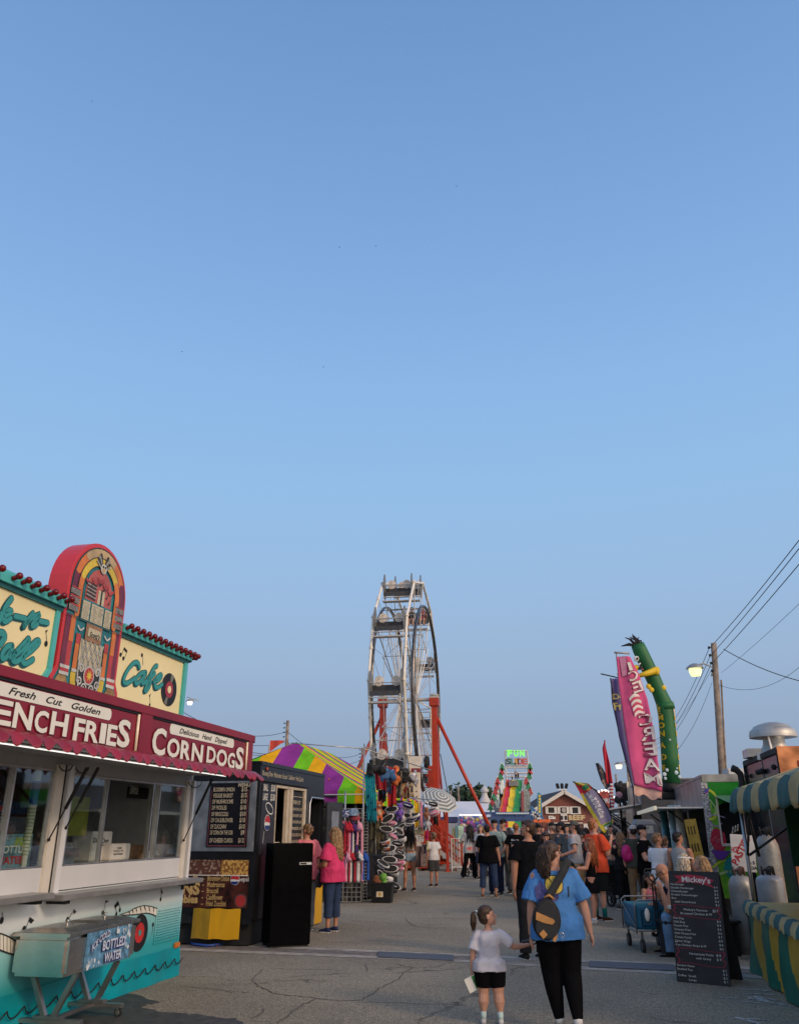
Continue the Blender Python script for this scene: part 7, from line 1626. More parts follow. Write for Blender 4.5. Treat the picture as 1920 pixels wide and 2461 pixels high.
# red round sign and striped flag
q=at(1452,1925,36); rs=thing('round_food_sign','red round food sign with lamps behind the striped flag','sign',q,-5); b=MB(); b.lathe([(0,0),(.42,0),(.42,.06),(0,.06)],n=24,axis='Y'); b.build('sign_disc',mat('sign brick red',(.35,.06,.05),.5,var=.4,sc=5),rs)
b=MB(); txt(b,'CORN',0,-.07,.17,-.01,w=.66,al='C',offset=.03); b.build('lettering',mat('flag white',(.6,.6,.62),.6),rs); b=MB()
for k in range(9): b.ball((.42*math.cos(R(20+k*20)),-.05,.42*math.sin(R(20+k*20))),.045,n=6)
b.build('sign_bulbs',mat('lit bulbs',(1,.93,.8),.4,var=0,emit=1.5),rs)
b=MB(); b.tube([(0,.05,-.3),(0,.05,-q.z)],.04,6); b.build('post',blackm,rs)
o,pt6,c6_,_=banner('red and white striped flag hanging below the plain red one',[(1462,1893),(1466,1925),(1470,1950)],[(1472,1880),(1474,1920),(1475,1950)],29.5,stripes('flag stripes',[(.5,(.42,.03,.04)),(.5,(.6,.56,.55))],'Z',.11),'striped_flag','flag',6,12,.03,grp=None)
q=at(1454,1904,40); b=MB(); b.ball((0,0,0),.12,n=12); o=b.build('globe_lamp',mat('lit bulbs',(1,.93,.8),.4,var=0,emit=1.5),None,smooth=True); o.location=q; tag(o,'white globe lamp glowing above the round food sign','lamp')
# steel trailer and further stalls
def rtr(lb,X,Y,L,Wd,Hh,m,endm,aw=None,grp=None,parts=True):
    o=thing('food_trailer',lb,'food trailer',(X,Y,0),-102)
    b=MB(); b.box(-L,0,0,.05,2.1,Hh); b.box(-L,0,0,.05,.3,1.05); b.box(-.5,0,0,.05,1.05,2.1); b.box(-L,-L+.5,0,.05,1.05,2.1); b.box(-L,0,Wd-.05,Wd,.3,Hh); b.box(-L,-L+.05,.05,Wd,.3,Hh); b.box(-L,0,-.02,Wd,Hh,Hh+.04); b.build('side_wall',m,o)
    b=MB(); b.T=E3; b.box(.0,Wd,-.04,0,.3,Hh); b.build('end_wall',endm,o)
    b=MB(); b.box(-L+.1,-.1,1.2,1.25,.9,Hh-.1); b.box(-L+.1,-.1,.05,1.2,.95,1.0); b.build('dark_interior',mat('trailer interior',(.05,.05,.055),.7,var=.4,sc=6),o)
    if aw:
        dp,za,zb_=aw; b=MB(); b.loft([[(-L*.9,-.02,za),(-.15,-.02,za),(-.15,-.02,za+.03),(-L*.9,-.02,za+.03)],[(-L*.9,-dp,zb_),(-.15,-dp,zb_),(-.15,-dp,zb_+.05),(-L*.9,-dp,zb_+.05)]]); b.build('awning_panel',alu,o)
        b=MB()
        for x in (-.4,-L*.5,-L*.85): b.mark(); b.tube([(x,-dp*.8,za+(zb_-za)*.8),(x,0,1.5)],.02,5)
        b.each('gas_strut',blackm,o)
    b=MB(); b.box(-L+.4,-.3,-.3,0,1.02,1.06); b.build('serving_counter',steel,o)
    return o
s4=rtr('tall steel sided trailer with a charcoal end behind the pink banner',7.7,27.6,6,2.3,3.1,streak,mat('charcoal end wall',(.05,.052,.058),.5,var=.15),(1.3,2.35,2.15))
b=MB(); b.T=E3; b.box(.55,1.15,-.10,-.04,.95,1.75); b.build('lemon_board',mat('pale blue board',(.28,.38,.42),.5),s4); b=MB(); b.T=E3; txt(b,'BUBBL',.6,1.5,.10,-.105,w=.5,offset=.03); txt(b,'TEA',.7,1.3,.09,-.105,w=.3,offset=.03); b.build('lettering',mat('navy print2',(.02,.02,.08),.5),s4)
rtr('low steel trailer with a folding counter flap further down the right row',9.5,36.5,5.5,2.3,2.6,streak,mat('mid grey end wall',(.16,.16,.16),.5,var=.2),(1.0,2.35,2.3))
rtr('farthest grey stall of the right hand row',12.2,46,7,2.3,2.7,mat('louvred grey',(.25,.25,.26),.6,var=.2),mat('mid grey end wall',(.16,.16,.16),.5,var=.2),(1.6,2.3,2.1))
q=at(1546,1985,25); gc=thing('grey_dispenser','grey lidded wash dispenser with a white label beside the steel trailer','dispenser',(q.x,25,0)); b=MB(); b.loft([[(x*.3,y*.25,0) for x,y in ((-1,-1),(1,-1),(1,1),(-1,1))],[(x*.3,y*.25,1.75) for x,y in ((-1,-1),(1,-1),(1,1),(-1,1))],[(x*.22,y*.18,1.88) for x,y in ((-1,-1),(1,-1),(1,1),(-1,1))]],0); b.box(-.2,.2,-.26,-.25,1.5,1.72,1); b.build('casing',[mat('mid grey plastic',(.22,.23,.24),.5),offw],gc,bev=.02)
q=at(1488,1905,31); bk=thing('black_rig','black rigging panel with hanging toys above the far stalls','rig',(q.x,31,0)); b=MB(); zt_=at(1488,1882,31).z; zb_=at(1488,1925,31).z; b.box(-.12,.30,0,.1,zb_,zt_,0); b.box(.28,.36,-.02,.12,zb_-.1,zt_+.05,1); b.box(-.03,.03,.02,.08,0,zb_,0); 
for k in range(9): b.ball((random.uniform(-.15,.15),-.1,random.uniform(zb_-.1,zt_)),random.uniform(.08,.14),n=7,m=0 if k!=2 else 2)
b.build('rig_panel',[blackm,mat('cream edge',(.6,.55,.42),.5),mat('dusky pink toy',(.4,.2,.25),.8)],bk)
# plastic wrapped posts
for k,(x,y0,y1,Y,c_,lb) in enumerate(((1612,1935,2060,19.6,(.25,.36,.38),'shiny pale blue wrapped post at the lime trailer counter'),(1628,1935,2055,19.0,(.5,.47,.40),'cream wrapped post next to the pale blue one'),(1592,1945,2075,20.6,(.05,.16,.17),'dark teal wrapped post left of the pale blue one'))):
    p=at(x,y0,Y); o=thing('wrapped_post',lb,'post',(p.x,Y,0)); b=MB(); b.tube([(0,0,0),(0.02,0,p.z*.5),(0,0,p.z)],[.09,.11,.08],10); b.build('post_body',mat('wrap %d'%k,c_,.2,var=.3,sc=5,bump=.6,bsc=9),o,smooth=True)
q=at(1603,2060,19.0); o=thing('pompom_plant','dark red feathery pompom standing by the counter queue','pompom',(q.x,19.0,0)); b=MB(); 
for k in range(260):
    d=Vector((rg.gauss(0,1),rg.gauss(0,1),rg.gauss(0,1))).normalized(); c=Vector((0,0,q.z)); b.tube([c,c+Vector((d.x*.12,d.y*.12,d.z*.22))],[.012,.006],3)
b.build('pompom',mat('dark magenta foil',(.12,.005,.04),.4),o); b=MB(); b.tube([(0,0,0),(0,0,q.z)],.02,6); b.build('stick',blackm,o)
# ================================================================= copper trailer with exhaust hood
T5=Fr(6.26,14,-102); ct5=thing('food_trailer','copper clad food trailer with black doors and a big exhaust hood','food trailer',(6.26,14.0,0),-102)
cop=mat('polished copper sheet',(.50,.20,.09),.28,.9,var=.35,sc=3,bump=.25,bsc=6); blk5=mat('dark mirror doors',(.025,.025,.028),.22,.25,var=.4,sc=2)
H5=2.87
b=MB(); b.box(-3.1,0,0,2.4,.35,H5); b.build('black_side',blk5,ct5,bev=.01)
b=MB(); b.box(0.005,.03,-.03,2.4,.35,H5+.02); b.box(-.02,.005,-.02,2.4,H5,H5+.03); b.build('copper_front',cop,ct5)
b=MB(); b.box(-3.12,.02,-.04,.0,H5-.08,H5+.02); b.box(-3.13,-3.08,-.04,0,.35,H5); b.box(-.04,.02,-.045,0,.35,H5); b.build('trim',blackm,ct5,bev=.01)
b=MB()
for x in (-2.85,-1.7,-1.5,-1.3,-.3): b.mark(); b.ball((x,-.05,H5-.28),.05,n=8)
b.each('door_fitting',blackm,ct5); b=MB(); b.box(-1.45,-1.44,-.012,0,.4,H5-.1); b.build('door_seam',mat('pale seam',(.3,.3,.28),.5),ct5)
b=MB(); b.box(.03,.05,.25,.6,H5-.32,H5-.2,0); b.build('tail_lamp',mat('red tail lens',(.35,.02,.02),.2),ct5,bev=.01)
b=MB(); b.box(-2.75,-.3,.25,1.9,H5,H5+.02); b.box(-2.55,-2.0,-.12,.55,H5+.02,H5+.17); b.build('roof_curb',alu,ct5)
v=at(1861,1797,15.2); vh=thing('exhaust_hood','large spun aluminium exhaust hood on the copper trailer roof','exhaust hood',(v.x,15.2,H5+.04)); 
sc_=(at(1910,1762,15.2).x-at(1803,1762,15.2).x)/2
hz=at(1861,1735,15.2).z-H5-.04
b=MB(); b.lathe([(.60,0),(.56,.08),(.47,.18),(.45,.27),(.48,.36),(.52,.38)],n=32); b.v=[Vector((v_.x*sc_,v_.y*sc_,v_.z*hz/.72)) for v_ in b.v]; b.build('throat',mat('spun aluminium',(.42,.40,.37),.48,.7,var=.12),vh,smooth=True,auto=50)
b=MB(); b.lathe([(.50,.38),(.88,.33),(1.0,.34),(1.0,.40),(.96,.50),(.82,.565),(.80,.57),(.78,.60),(.55,.66),(.3,.70),(0,.72)],n=40); b.v=[Vector((v_.x*sc_,v_.y*sc_,v_.z*hz/.72)) for v_ in b.v]; b.build('hood_cap',MC['spun aluminium'],vh,smooth=True,auto=50)
b=MB(); b.box(-.6*sc_,.6*sc_,-.6*sc_,.6*sc_,-.12,0); b.build('hood_base',alu,vh)
b=MB(); b.bar((-.38*sc_,-.5*sc_,.02),(-.45*sc_,-.52*sc_,.36*hz/.72),.03,.03); b.build('hood_strut',alu,vh)
pth=[(1793,2010),(1789,1975),(1783,1940),(1781,1905),(1782,1880),(1778,1860),(1768,1850),(1758,1846)]
p0=at(*pth[0],15.6); xp=thing('exhaust_pipe','black curved exhaust pipe at the corner of the copper trailer','pipe',(p0.x,15.6,0)); b=MB(); P=[at(x,y,15.6)-Vector((p0.x,15.6,0)) for x,y in pth]; b.tube([(0,0,0)]+P,[.07]*5+[.055,.055,.06,.065],10); b.build('pipe',blackm,xp,smooth=True)
# far white box roofs beside
q=at(1772,1848,30); o=thing('white_roof_unit','white rooftop unit behind the curved exhaust pipe','rooftop unit',(q.x,30,0)); b=MB(); b.box(-.35,.3,0,.6,0,q.z+.02); b.build('unit',mat('grey white unit',(.5,.5,.5),.6),o,bev=.02)
# ================================================================= propane tanks, sign
rust=mat('scuffed silver tank paint',(.27,.27,.255),.4,.3,var=.1,sc=5,dirt=.75,bump=.02,bsc=30)
rust2=mat('rusty silver tank paint',(.25,.25,.235),.45,.3,var=.15,sc=9,dirt=.95,bump=.03,bsc=30)
def tank(lb,x,y,ytop,wpx,m,capc,Y=None,z0=0):
    p=gp(x,y); Y=Y or p.y; p=at(x,ytop,Y); r_=wpx/2/2180*Y; h=p.z; o=thing('propane_tank',lb,'propane tank',(p.x,Y,z0),0,'propane tanks by the striped tent')
    h-=z0
    b=MB(); b.lathe([(r_*.9,0),(r_*.9,.06),(r_*.97,.08),(r_,.12),(r_,h*.84),(r_*.93,h*.91),(r_*.7,h*.97),(r_*.35,h),(0,h)],n=28); b.build('tank_body',m,o,smooth=True,auto=50)
    b=MB(); 
    for t in range(3): a=R(20+t*120); b.tube([(r_*.45*math.cos(a+k*.25),r_*.45*math.sin(a+k*.25),h-.02+(.12 if 0<k<4 else .0)) for k in range(5)],.012,6)
    b.tube([(0,0,h-.02),(0,0,h+.09)],.03,8); b.tube([(0,0,h+.06),(-.06,-.02,h+.06)],.018,6); b.build('valve',capc,o,smooth=True); return o
tank('tall scuffed silver propane tank right of the menu board',1776,2292,2102,58,rust,mat('brown valve cap',(.13,.06,.045),.6))
tank('rust streaked tank standing behind the tent pole',1838,2200,2006,56,rust2,blackm,13.4)
tank('bulbous silver tank with a black foot inside the tent front',1846,2200,2102,64,mat('clean silver tank',(.27,.28,.29),.4,.3,var=.1,dirt=.2),blackm,12.3,.55)
q=at(1846,2165,12.3); o=thing('tank_stand','black low cabinet under the bulbous silver tank','cabinet',(q.x,12.3,0)); b=MB(); b.box(-.22,.22,-.2,.25,0,.55); b.box(-.24,.24,-.22,.27,.5,.55); b.build('stand',blackm,o,bev=.01)
q=at(1790,2095,13.9); sg_=thing('pasties_sign','white sign with red HOT PASTIES lettering leaning behind the tanks','sign',(q.x,13.9,q.z),-12); hh=at(1790,2006,13.9).z-q.z
b=MB(); b.T=Matrix.Rotation(R(4),4,'Y'); b.box(-.19,.17,0,.02,0,hh); b.build('board',mat('white sign board',(.55,.53,.5),.5,var=.08),sg_,bev=.004)
b=MB(); T0=Matrix.Rotation(R(4),4,'Y')@Matrix.Rotation(R(-62),4,'Y')
def rt(l,x,z,h_,w_,m): 
    mm=MB(); txt(mm,l,0,0,h_,-.004,w=w_,offset=.03); b.T=Matrix.Translation((x,0,z))@Matrix.Rotation(R(-58),4,'Y'); b._add(mm.v,mm.f,m); b.T=Matrix.Identity(4)
mm=MB(); txt(mm,'HOT',0,0,.08,-.004,w=.11,offset=.03); b.T=Matrix.Translation((-.16,0,hh*.52)); b._add(mm.v,mm.f,0); b.T=Matrix.Identity(4)
rt('PASTIES',-.10,hh*.16,.10,.46,0)
for l,x,z in (('& S',.07,hh*.2),('DA',.09,hh*.06)): txt(b,l,x,z,.045,-.004,m=1,offset=.03)
b.build('lettering',[mat('sign red lettering',(.4,.02,.03),.5),darkl],sg_)
b=MB(); 
for k in range(3): P=[at(1750+8*math.cos(t/3)+k*6+t*2.2,2003-16*math.sin(t/7*3.1)-k*3,13.6) for t in range(8)]; b.tube([p-at(1750,2003,13.6) for p in P],.008,5)
o=b.build('loose_cable',greyp,None,smooth=True); o.location=at(1750,2003,13.6); tag(o,'pale loose cable looping over the pasties sign','cable')
# ================================================================= green and yellow striped tent, right edge
TT=Fr(4.34,11.2,-102); te=thing('striped_tent','faded green and tan striped food tent at the right edge','tent',(4.34,11.2,0),-102)
G_,Y_=(.035,.105,.10),(.40,.29,.13)
Gs,Ys=(.012,.13,.085),(.50,.30,.03)
m1=mat('faded green canvas',G_,.85,var=.15,sc=4,bump=.3,bsc=14,dirt=.1); m2=mat('faded tan canvas',Y_,.85,var=.15,sc=4,bump=.3,bsc=14,dirt=.15)
NX=5.2; per=.47
b=MB(); nx_=130; 
x_off=-.02
def ss_(x): return 0 if int((x+.02)/per*1.0)%2==0 else 1
rows=[]
for i in range(nx_+1):
    x=-.06+NX*i/nx_; fb_=((x+.06)%per)/per; sc2=.045*abs(math.sin(math.pi*fb_))**.6
    wv=.02*noise.noise(Vector((x*5,0,0)))
    col_=[Vector((x,.95,2.42+.0)),Vector((x,.5,2.27-.02)),Vector((x,.0,2.10+.01*math.sin(x*13))),Vector((x,-.035,2.03)),Vector((x,-.05+wv,1.95)),Vector((x,-.055+wv*2,1.87-sc2*.2+wv)),Vector((x,-.05+wv*3,1.84-sc2))]
    if x<.9:
        t=max(0,(x+.06)/.96); 
        col_[0]=Vector((x,.95*t,2.10+.32*t)); col_[1]=Vector((x,.5*t,2.10+.16*t))
    rows.append(col_)
for i in range(nx_):
    k=int((i*NX/nx_)/per)%2
    for j in range(6): b.quad(rows[i][j+1],rows[i+1][j+1],rows[i+1][j],rows[i][j],k)
# end valance (away from camera) and hip
for i in range(30):
    y0,y1=2.6*i/30,2.6*(i+1)/30; z_=lambda y:min(2.10+.34*y,2.42)
    k=int(y0/per)%2
    b.quad((-.06,y1,1.86),(-.06,y0,1.86),(-.06,y0,2.10),(-.06,y1,2.10),k)
    t0=min(1,y0/.95); t1=min(1,y1/.95); b.quad((-.06,y1,2.10),(-.06,y0,2.10),(-.06+.96*t0,y0,2.10+.32*t0),(-.06+.96*t1,y1,2.10+.32*t1),k)
b.quad((.9,.95,2.42),(NX-.06,.95,2.42),(NX-.06,2.6,2.5),(.9,2.6,2.5),0)
cv_=b.build('canopy',[m1,m2],te,smooth=True,auto=35); md=cv_.modifiers.new('s','SOLIDIFY'); md.thickness=.006
m3=mat('green skirt vinyl',Gs,.45,var=.12,sc=3,bump=.3,bsc=5); m4=mat('yellow skirt vinyl',Ys,.45,var=.12,sc=3,bump=.3,bsc=5)
b=MB(); R_=[]
for i in range(161):
    x=-.02+NX*i/160; a=[]
    for j in range(9):
        t=j/8; a.append(Vector((x,-.02-.05*t*(1+noise.noise(Vector((x*2.5,t*1.5,2)))*1.6)-.02*math.sin(x*7)*t,.76*(1-t)+.015)))
    R_.append(a)
for i in range(160):
    for j in range(8): 
        xx=i*NX/160+.10*math.sin(j*.5)*.8; b.quad(R_[i][j+1],R_[i+1][j+1],R_[i+1][j],R_[i][j],int((xx+.02)/.45)%2)
b.build('skirt',[m3,m4],te,smooth=True)
b=MB(); R_=[]
for i in range(161):
    x=-.03+NX*i/160; fb_=(x%.24)/.24; R_.append([Vector((x,.02,.80)),Vector((x,-.05,.79)),Vector((x,-.085,.73)),Vector((x,-.09,.685-.03*abs(math.sin(math.pi*fb_))))])
for i in range(160):
    for j in range(3): b.quad(R_[i][j+1],R_[i+1][j+1],R_[i+1][j],R_[i][j],int((i*NX/160)/.24+.3)%2)
b.build('counter_valance',[m1,m2],te,smooth=True)
b=MB(); b.box(0,NX,.0,.7,.755,.775); b.build('counter_top',m4,te)
stp_=mat('tent pole steel',(.3,.3,.3),.35,.8,var=.2)
for x,y in ((.04,.05),(.04,2.5),(4.9,.05)):
    b=MB(); b.tube([(x,y,0),(x,y,2.1)],.025,10); b.build('pole',stp_,te,smooth=True)
b=MB(); b.tube([(.04,.05,1.30),(.5,.1,2.0)],.016,8); b.tube([(.04,.05,1.30),(.06,.75,1.75)],.016,8); b.tube([(.1,.1,1.9),(.08,.18,1.3)],.02,8); b.build('brace',mat('dark brace',(.06,.06,.06),.4,.6),te,smooth=True)
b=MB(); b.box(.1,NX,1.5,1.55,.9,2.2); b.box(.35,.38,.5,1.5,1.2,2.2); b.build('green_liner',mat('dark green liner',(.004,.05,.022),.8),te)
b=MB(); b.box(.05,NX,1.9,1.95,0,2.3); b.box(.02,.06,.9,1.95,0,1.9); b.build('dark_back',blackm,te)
# ================================================================= menu A-frame
p=gp(1626,2359); q=gp(1755,2372); an=math.atan2(q.y-p.y,q.x-p.x)
af=thing('menu_board',"black chalk style A-frame menu headed Mickey's beside the propane tanks",'menu board',(p.x,p.y,0),math.degrees(an)); Wb=(q-p).length; Hb=1.16
tilt=Matrix.Rotation(R(-5),4,'X')
bf=mat('blackboard face',(.022,.022,.026),.6,var=.2)
b=MB(); b.T=tilt; b.box(0,Wb,0,.012,0,Hb); fc=b.build('front_panel',bf,af,bev=.003)
b=MB(); b.T=Matrix.Translation((0,.52,0))@Matrix.Rotation(R(19),4,'X'); b.box(.0,Wb,0,.012,0,Hb*1.03); b.build('back_panel',blackm,af)
b=MB(); b.box(.02,.05,.02,.5,.4,.41); b.build('stay',greyp,af)
b=MB(); b.T=tilt
b.fl([(.07,Hb-.135),(.13,Hb-.10),(.07,Hb-.055),(.24,Hb-.035),(.40,Hb-.05),(Wb-.06,Hb-.09),(Wb-.11,Hb-.125),(Wb-.06,Hb-.175),(.42,Hb-.14),(.25,Hb-.12)],-.002,0)
for z0,z1 in ((.675,.795),(.195,.345)):
    P=[(.03,z1),(.2,z1+.0),(.35,z1-.012),(Wb-.04,z1-.02)]; b.stroke(P,.006,-.002,1); P=[(.03,z0),(.2,z0+.004),(.35,z0-.012),(Wb-.04,z0-.015)]; b.stroke(P,.006,-.002,1)
    for x in (.035,Wb-.045): b.stroke([(x,z0-.005),(x+.02,z0+.03),(x-.01,(z0+z1)/2),(x+.02,z1-.035),(x,z1-.005)],.012,-.003,1)
b.build('red_ribbon',[mat('ribbon red',(.36,.025,.05),.5),mat('maroon line',(.25,.02,.05),.5)],fc)
b=MB(); b.T=tilt; wl=mat('chalk white',(.6,.6,.58),.6,var=0)
txt(b,"Mickey's",.16,Hb-.125,.058,-.006,w=.33,offset=.02,curve=lambda x,z:(x,z+.02*math.sin((x-.1)*5)-(x-.16)*.06))
rows_=[('Hamburger','$ 4',.19),('Double Hamburger','$ 8',.315),('Cheeseburger','$ 5',.235),('Double Cheeseburger','$ 9',.36),('Brat','$ 6',.065),(' with Sauerkraut','$ 3',.29)]
for k,(l,pr,w_) in enumerate(rows_): txt(b,l.strip(),.02+(.03 if l[0]==' ' else 0),1.005-k*.0372,.020,-.002,w=w_*.86); txt(b,pr,Wb-.07,.985-k*.0372,.020,-.002,w=.04)
txt(b,"Mickey's Famous",.15,.738,.022,-.002,w=.27); txt(b,'$15',Wb-.11,.733,.028,-.002,w=.065); txt(b,'Broasted Chicken & FF',.11,.697,.022,-.002,w=.36)
rows_=[('Hot Dog','$ 3',.12),('Chili Dog','$ 4',.13),('French Fries','$ 6',.165),('Cheesey Fries','$ 6',.19),('Chili Cheese Fries','$ 7',.245),('Cheese Curds','$ 8',.19),('Onion Rings','$ 8',.175),('4 pc Chicken Strips & FF','$10',.35)]
for k,(l,pr,w_) in enumerate(rows_): txt(b,l,.02,.645-k*.0395,.020,-.002,w=w_); txt(b,pr,Wb-.075,.630-k*.0395,.020,-.002,w=.04)
txt(b,'Homemade Pastie',.17,.285,.022,-.002,w=.27); txt(b,'with Gravy',.24,.243,.022,-.002,w=.17); txt(b,'$ 8',Wb-.12,.285,.024,-.002,w=.05); txt(b,'$ 9',Wb-.12,.243,.024,-.002,w=.05)
for l,x,z,w_ in (('Bottled Water',.02,.160,.20),('Bottled Pop',.02,.122,.17),('Coffee',.02,.060,.095),('Small',.14,.060,.08),('Large',.14,.022,.085)): txt(b,l,x,z,.020,-.002,w=w_)
for k,pr in enumerate(('$ 2','$ 3','$ 2','$ 1')): txt(b,pr,Wb-.065,.140-k*.036,.020,-.002,w=.04)
b.build('lettering',wl,fc)
# ================================================================= people
SK=dict(fair=(.50,.27,.19),tan=(.42,.20,.125),warm=(.46,.22,.15),brown=(.2,.09,.05))
HA=dict(brown=(.045,.024,.015),dark=(.012,.009,.008),blond=(.26,.155,.07),ginger=(.30,.10,.03),auburn=(.24,.065,.02),grey=(.25,.2,.17),sand=(.16,.09,.045),pale=(.42,.33,.23))
def skm(k): return mat('skin '+k,SK[k],.55,var=.13,sc=7,spec=.3,bump=.12,bsc=35)
def ham(k): 
    m=mat('hair '+k,HA[k],.5,var=.45,sc=30,spec=.35); return m
def cl(c,r=.85): return mat('cloth %.3f %.3f %.3f'%c,c,r,var=.14,sc=5,bump=.5,bsc=11,spec=.08)
V=Vector
def person(lb,x,ytop,yfeet=None,Y=None,hd=0,sex='m',wd=1,skin='fair',hair='short',hc='brown',yaw=0,pitch=0,top=('tee',(.02,.02,.02)),bot=('jeans',(.03,.05,.1)),shoe=(.02,.02,.02),
           arms=None,legs=None,lean=(0,0,1),belly=1,cap=None,visor=False,glasses=None,vox=None,child=1.0,sit=None,group=None,h=None,z0=0,sock=None,slim=1):
    if yfeet: p=gp(x,yfeet); Y=p.y
    P0=at(x,2000,Y); X=P0.x
    if h is None: h=at(x,ytop,Y).z-z0
    o=thing('person',lb,'person',(X,Y,z0),hd,group)
    vox=vox or max(.0075,.0006*Y)
    if Y>30: vox=.026
    lean=V(lean).normalized(); ch=child
    hs=.062*ch           # head half height
    legL=.485-(ch-1)*.12
    th_l,sh_l=legL*.5,legL*.5
    legs=legs or {}; A_={}
    dirs={}
    for s in (-1,1):
        t,q=legs.get(s,((s*.05,.0,-1),(s*.02,0,-1))); dirs[s]=(V(t).normalized(),V(q).normalized())
    hz=sit/h if sit else max(-(dirs[s][0].z*th_l+dirs[s][1].z*sh_l) for s in dirs)+.042
    pel=V((0,0,hz+.015)); TL=(1-2*hs-.028-legL-.057)
    side=V((1,0,0)); fwd=lean.cross(side)*-1; fwd=V((0,0,1)).cross(side); fwd=side.cross(lean)*-1
    fwd=lean.cross(side)
    if fwd.y<0: fwd=-fwd
    neck=pel+lean*TL
    w=wd*(1.0 if sex=='m' else .94)
    prof={'m':[(-.16,.070,.055),(0,.088,.066),(.15,.084,.064*belly),(.38,.080,.060*belly),(.62,.092,.064),(.80,.100,.060),(.90,.088,.052),(.97,.055,.043),(1.02,.036,.036)],
          'f':[(-.16,.080,.060),(0,.096,.070),(.15,.088,.062*belly),(.38,.072,.055*belly),(.62,.083,.064),(.80,.088,.056),(.90,.078,.048),(.97,.048,.038),(1.02,.031,.032)]}[sex]
    def ring(t,rx,ry,k=20,ex=0,off=0):
        c=pel+lean*(TL*t)+fwd*off; return [(c+side*((rx*w+ex)*math.copysign(abs(math.cos(a))**.8,math.cos(a)))+fwd*((ry*(w**.8)+ex)*math.sin(a)))*h for a in [2*math.pi*i/k for i in range(k)]]
    shx=(.108 if sex=='m' else .094)*(.5+.5*wd); 
    B=MB(); B.loft([ring(t,a-.012,b_-.012) if t<.85 else ring(t,a-.003,b_-.003) for t,a,b_ in prof])
    J={}
    arms=arms or {}
    for s in (-1,1):
        u,f=arms.get(s,((s*.16,0,-1),(s*.03,.12,-1))); u=V(u).normalized(); f=V(f).normalized()
        S_=pel+lean*(TL*.86)+side*(s*shx); E_=S_+u*.172; Wp=E_+f*.148
        fat=.6+.4*wd
        J[s]=(S_,E_,Wp,u,f)
        B.ball(S_*h,.034*h*fat,n=10); B.tube([(S_-u*.01)*h,(S_+u*.06)*h,E_*h],[.036*h*fat,.034*h*fat,.026*h*fat],10); B.ball(E_*h,.0255*h*fat,n=8)
        B.tube([E_*h,(E_+f*.05)*h,Wp*h],[.026*h*fat,.025*h*fat,.0165*h],10)
        # hand
        pn=V((-s,.0,0)); pn=(pn-f*pn.dot(f)); pn=pn.normalized() if pn.length>.1 else V((0,1,0)); wv=f.cross(pn).normalized()
        if wv.y<0: wv=-wv
        hk=.92
        pc=Wp+f*.028*hk; 
        B.tube([Wp*h,(Wp+f*.05*hk)*h],[.017*h,.021*h],10,flat=.6) if False else B.ball(pc*h,.021*h,.012*h,.034*h,10,rot=Matrix((wv,pn,f)).transposed())
        for i in range(4):
            q0=Wp+f*(.050-.003*abs(i-1))*hk+wv*((1.5-i)*.0098); ln=(.036,.041,.039,.031)[i]*hk; cu=.35+.1*i
            q1=q0+(f+pn*cu*.5).normalized()*ln*.5; q2=q1+(f+pn*cu*1.4).normalized()*ln*.5
            B.tube([q0*h,q1*h,q2*h],[.0056*h,.0052*h,.0044*h],6)
        t0=Wp+f*.02+wv*.016; B.tube([t0*h,(t0+f*.018+wv*.016)*h,(t0+f*.036+wv*.020+pn*.006)*h],[.0075*h,.0068*h,.0055*h],6)
    F_={}
    for s in (-1,1):
        hp=V((s*.048*w,0,hz)); t,q=dirs[s]; K=hp+t*th_l; An=K+q*sh_l; F_[s]=(hp,K,An,t,q); fw_=(.75+.25*wd)*slim*(.86 if bot[0] in('leggings','jeans','trousers','flare') else 1)
        B.tube([(hp+V((0,0,.01)))*h,(hp+t*th_l*.45)*h,K*h],[.060*h*fw_,.052*h*fw_,.034*h*fw_],12); B.ball(K*h,.034*h*fw_,n=10)
        B.tube([K*h,(K+q*sh_l*.35+V((0,-.006,0)))*h,(K+q*sh_l*.75)*h,An*h],[.033*h*fw_,.035*h*fw_,.023*h,.019*h],10)
        B.ball((An+V((0,.03,-.022)))*h,.022*h,.055*h,.018*h,10)
    # head
    HR=(Matrix.Rotation(R(yaw),3,'Z')@Matrix.Rotation(R(pitch),3,'X'))
    hc_=neck+lean*.028+V((0,0,hs*.98)); 
    if lean.z<.95: hc_=neck+lean*.035+V((0,.02,hs*.75))
    HP=lambda a,b_,c:(hc_+HR@V((a*ch,b_*ch,c*ch)))*h
    B.tube([(neck-lean*.03)*h,(neck+lean*.02)*h,HP(0,-.006,-.03)],[.034*h*(.7+.3*wd),.029*h*(.7+.3*wd),.031*h],12)
    B.ball(HP(0,-.008,.010),.043*h*ch,.052*h*ch,.052*h*ch,16,rot=HR); B.ball(HP(0,.010,-.022),.034*h*ch,.038*h*ch,.040*h*ch,14,rot=HR)
    B.tube([HP(0,.044,.008),HP(0,.058,-.012)],[.0055*h*ch,.0095*h*ch],6); B.ball(HP(0,.040,-.048),.014*h*ch,.012*h*ch,.010*h*ch,8,rot=HR); B.ball(HP(0,.045,-.033),.015*h*ch,.006*h*ch,.008*h*ch,8,rot=HR)
    for s in (-1,1): B.ball(HP(s*.045,-.004,-.006),.006*h*ch,.012*h*ch,.017*h*ch,8,rot=HR)
    B.build('body',skm(skin),o,remesh=vox*(.75 if Y<10 else 1),sm=2)
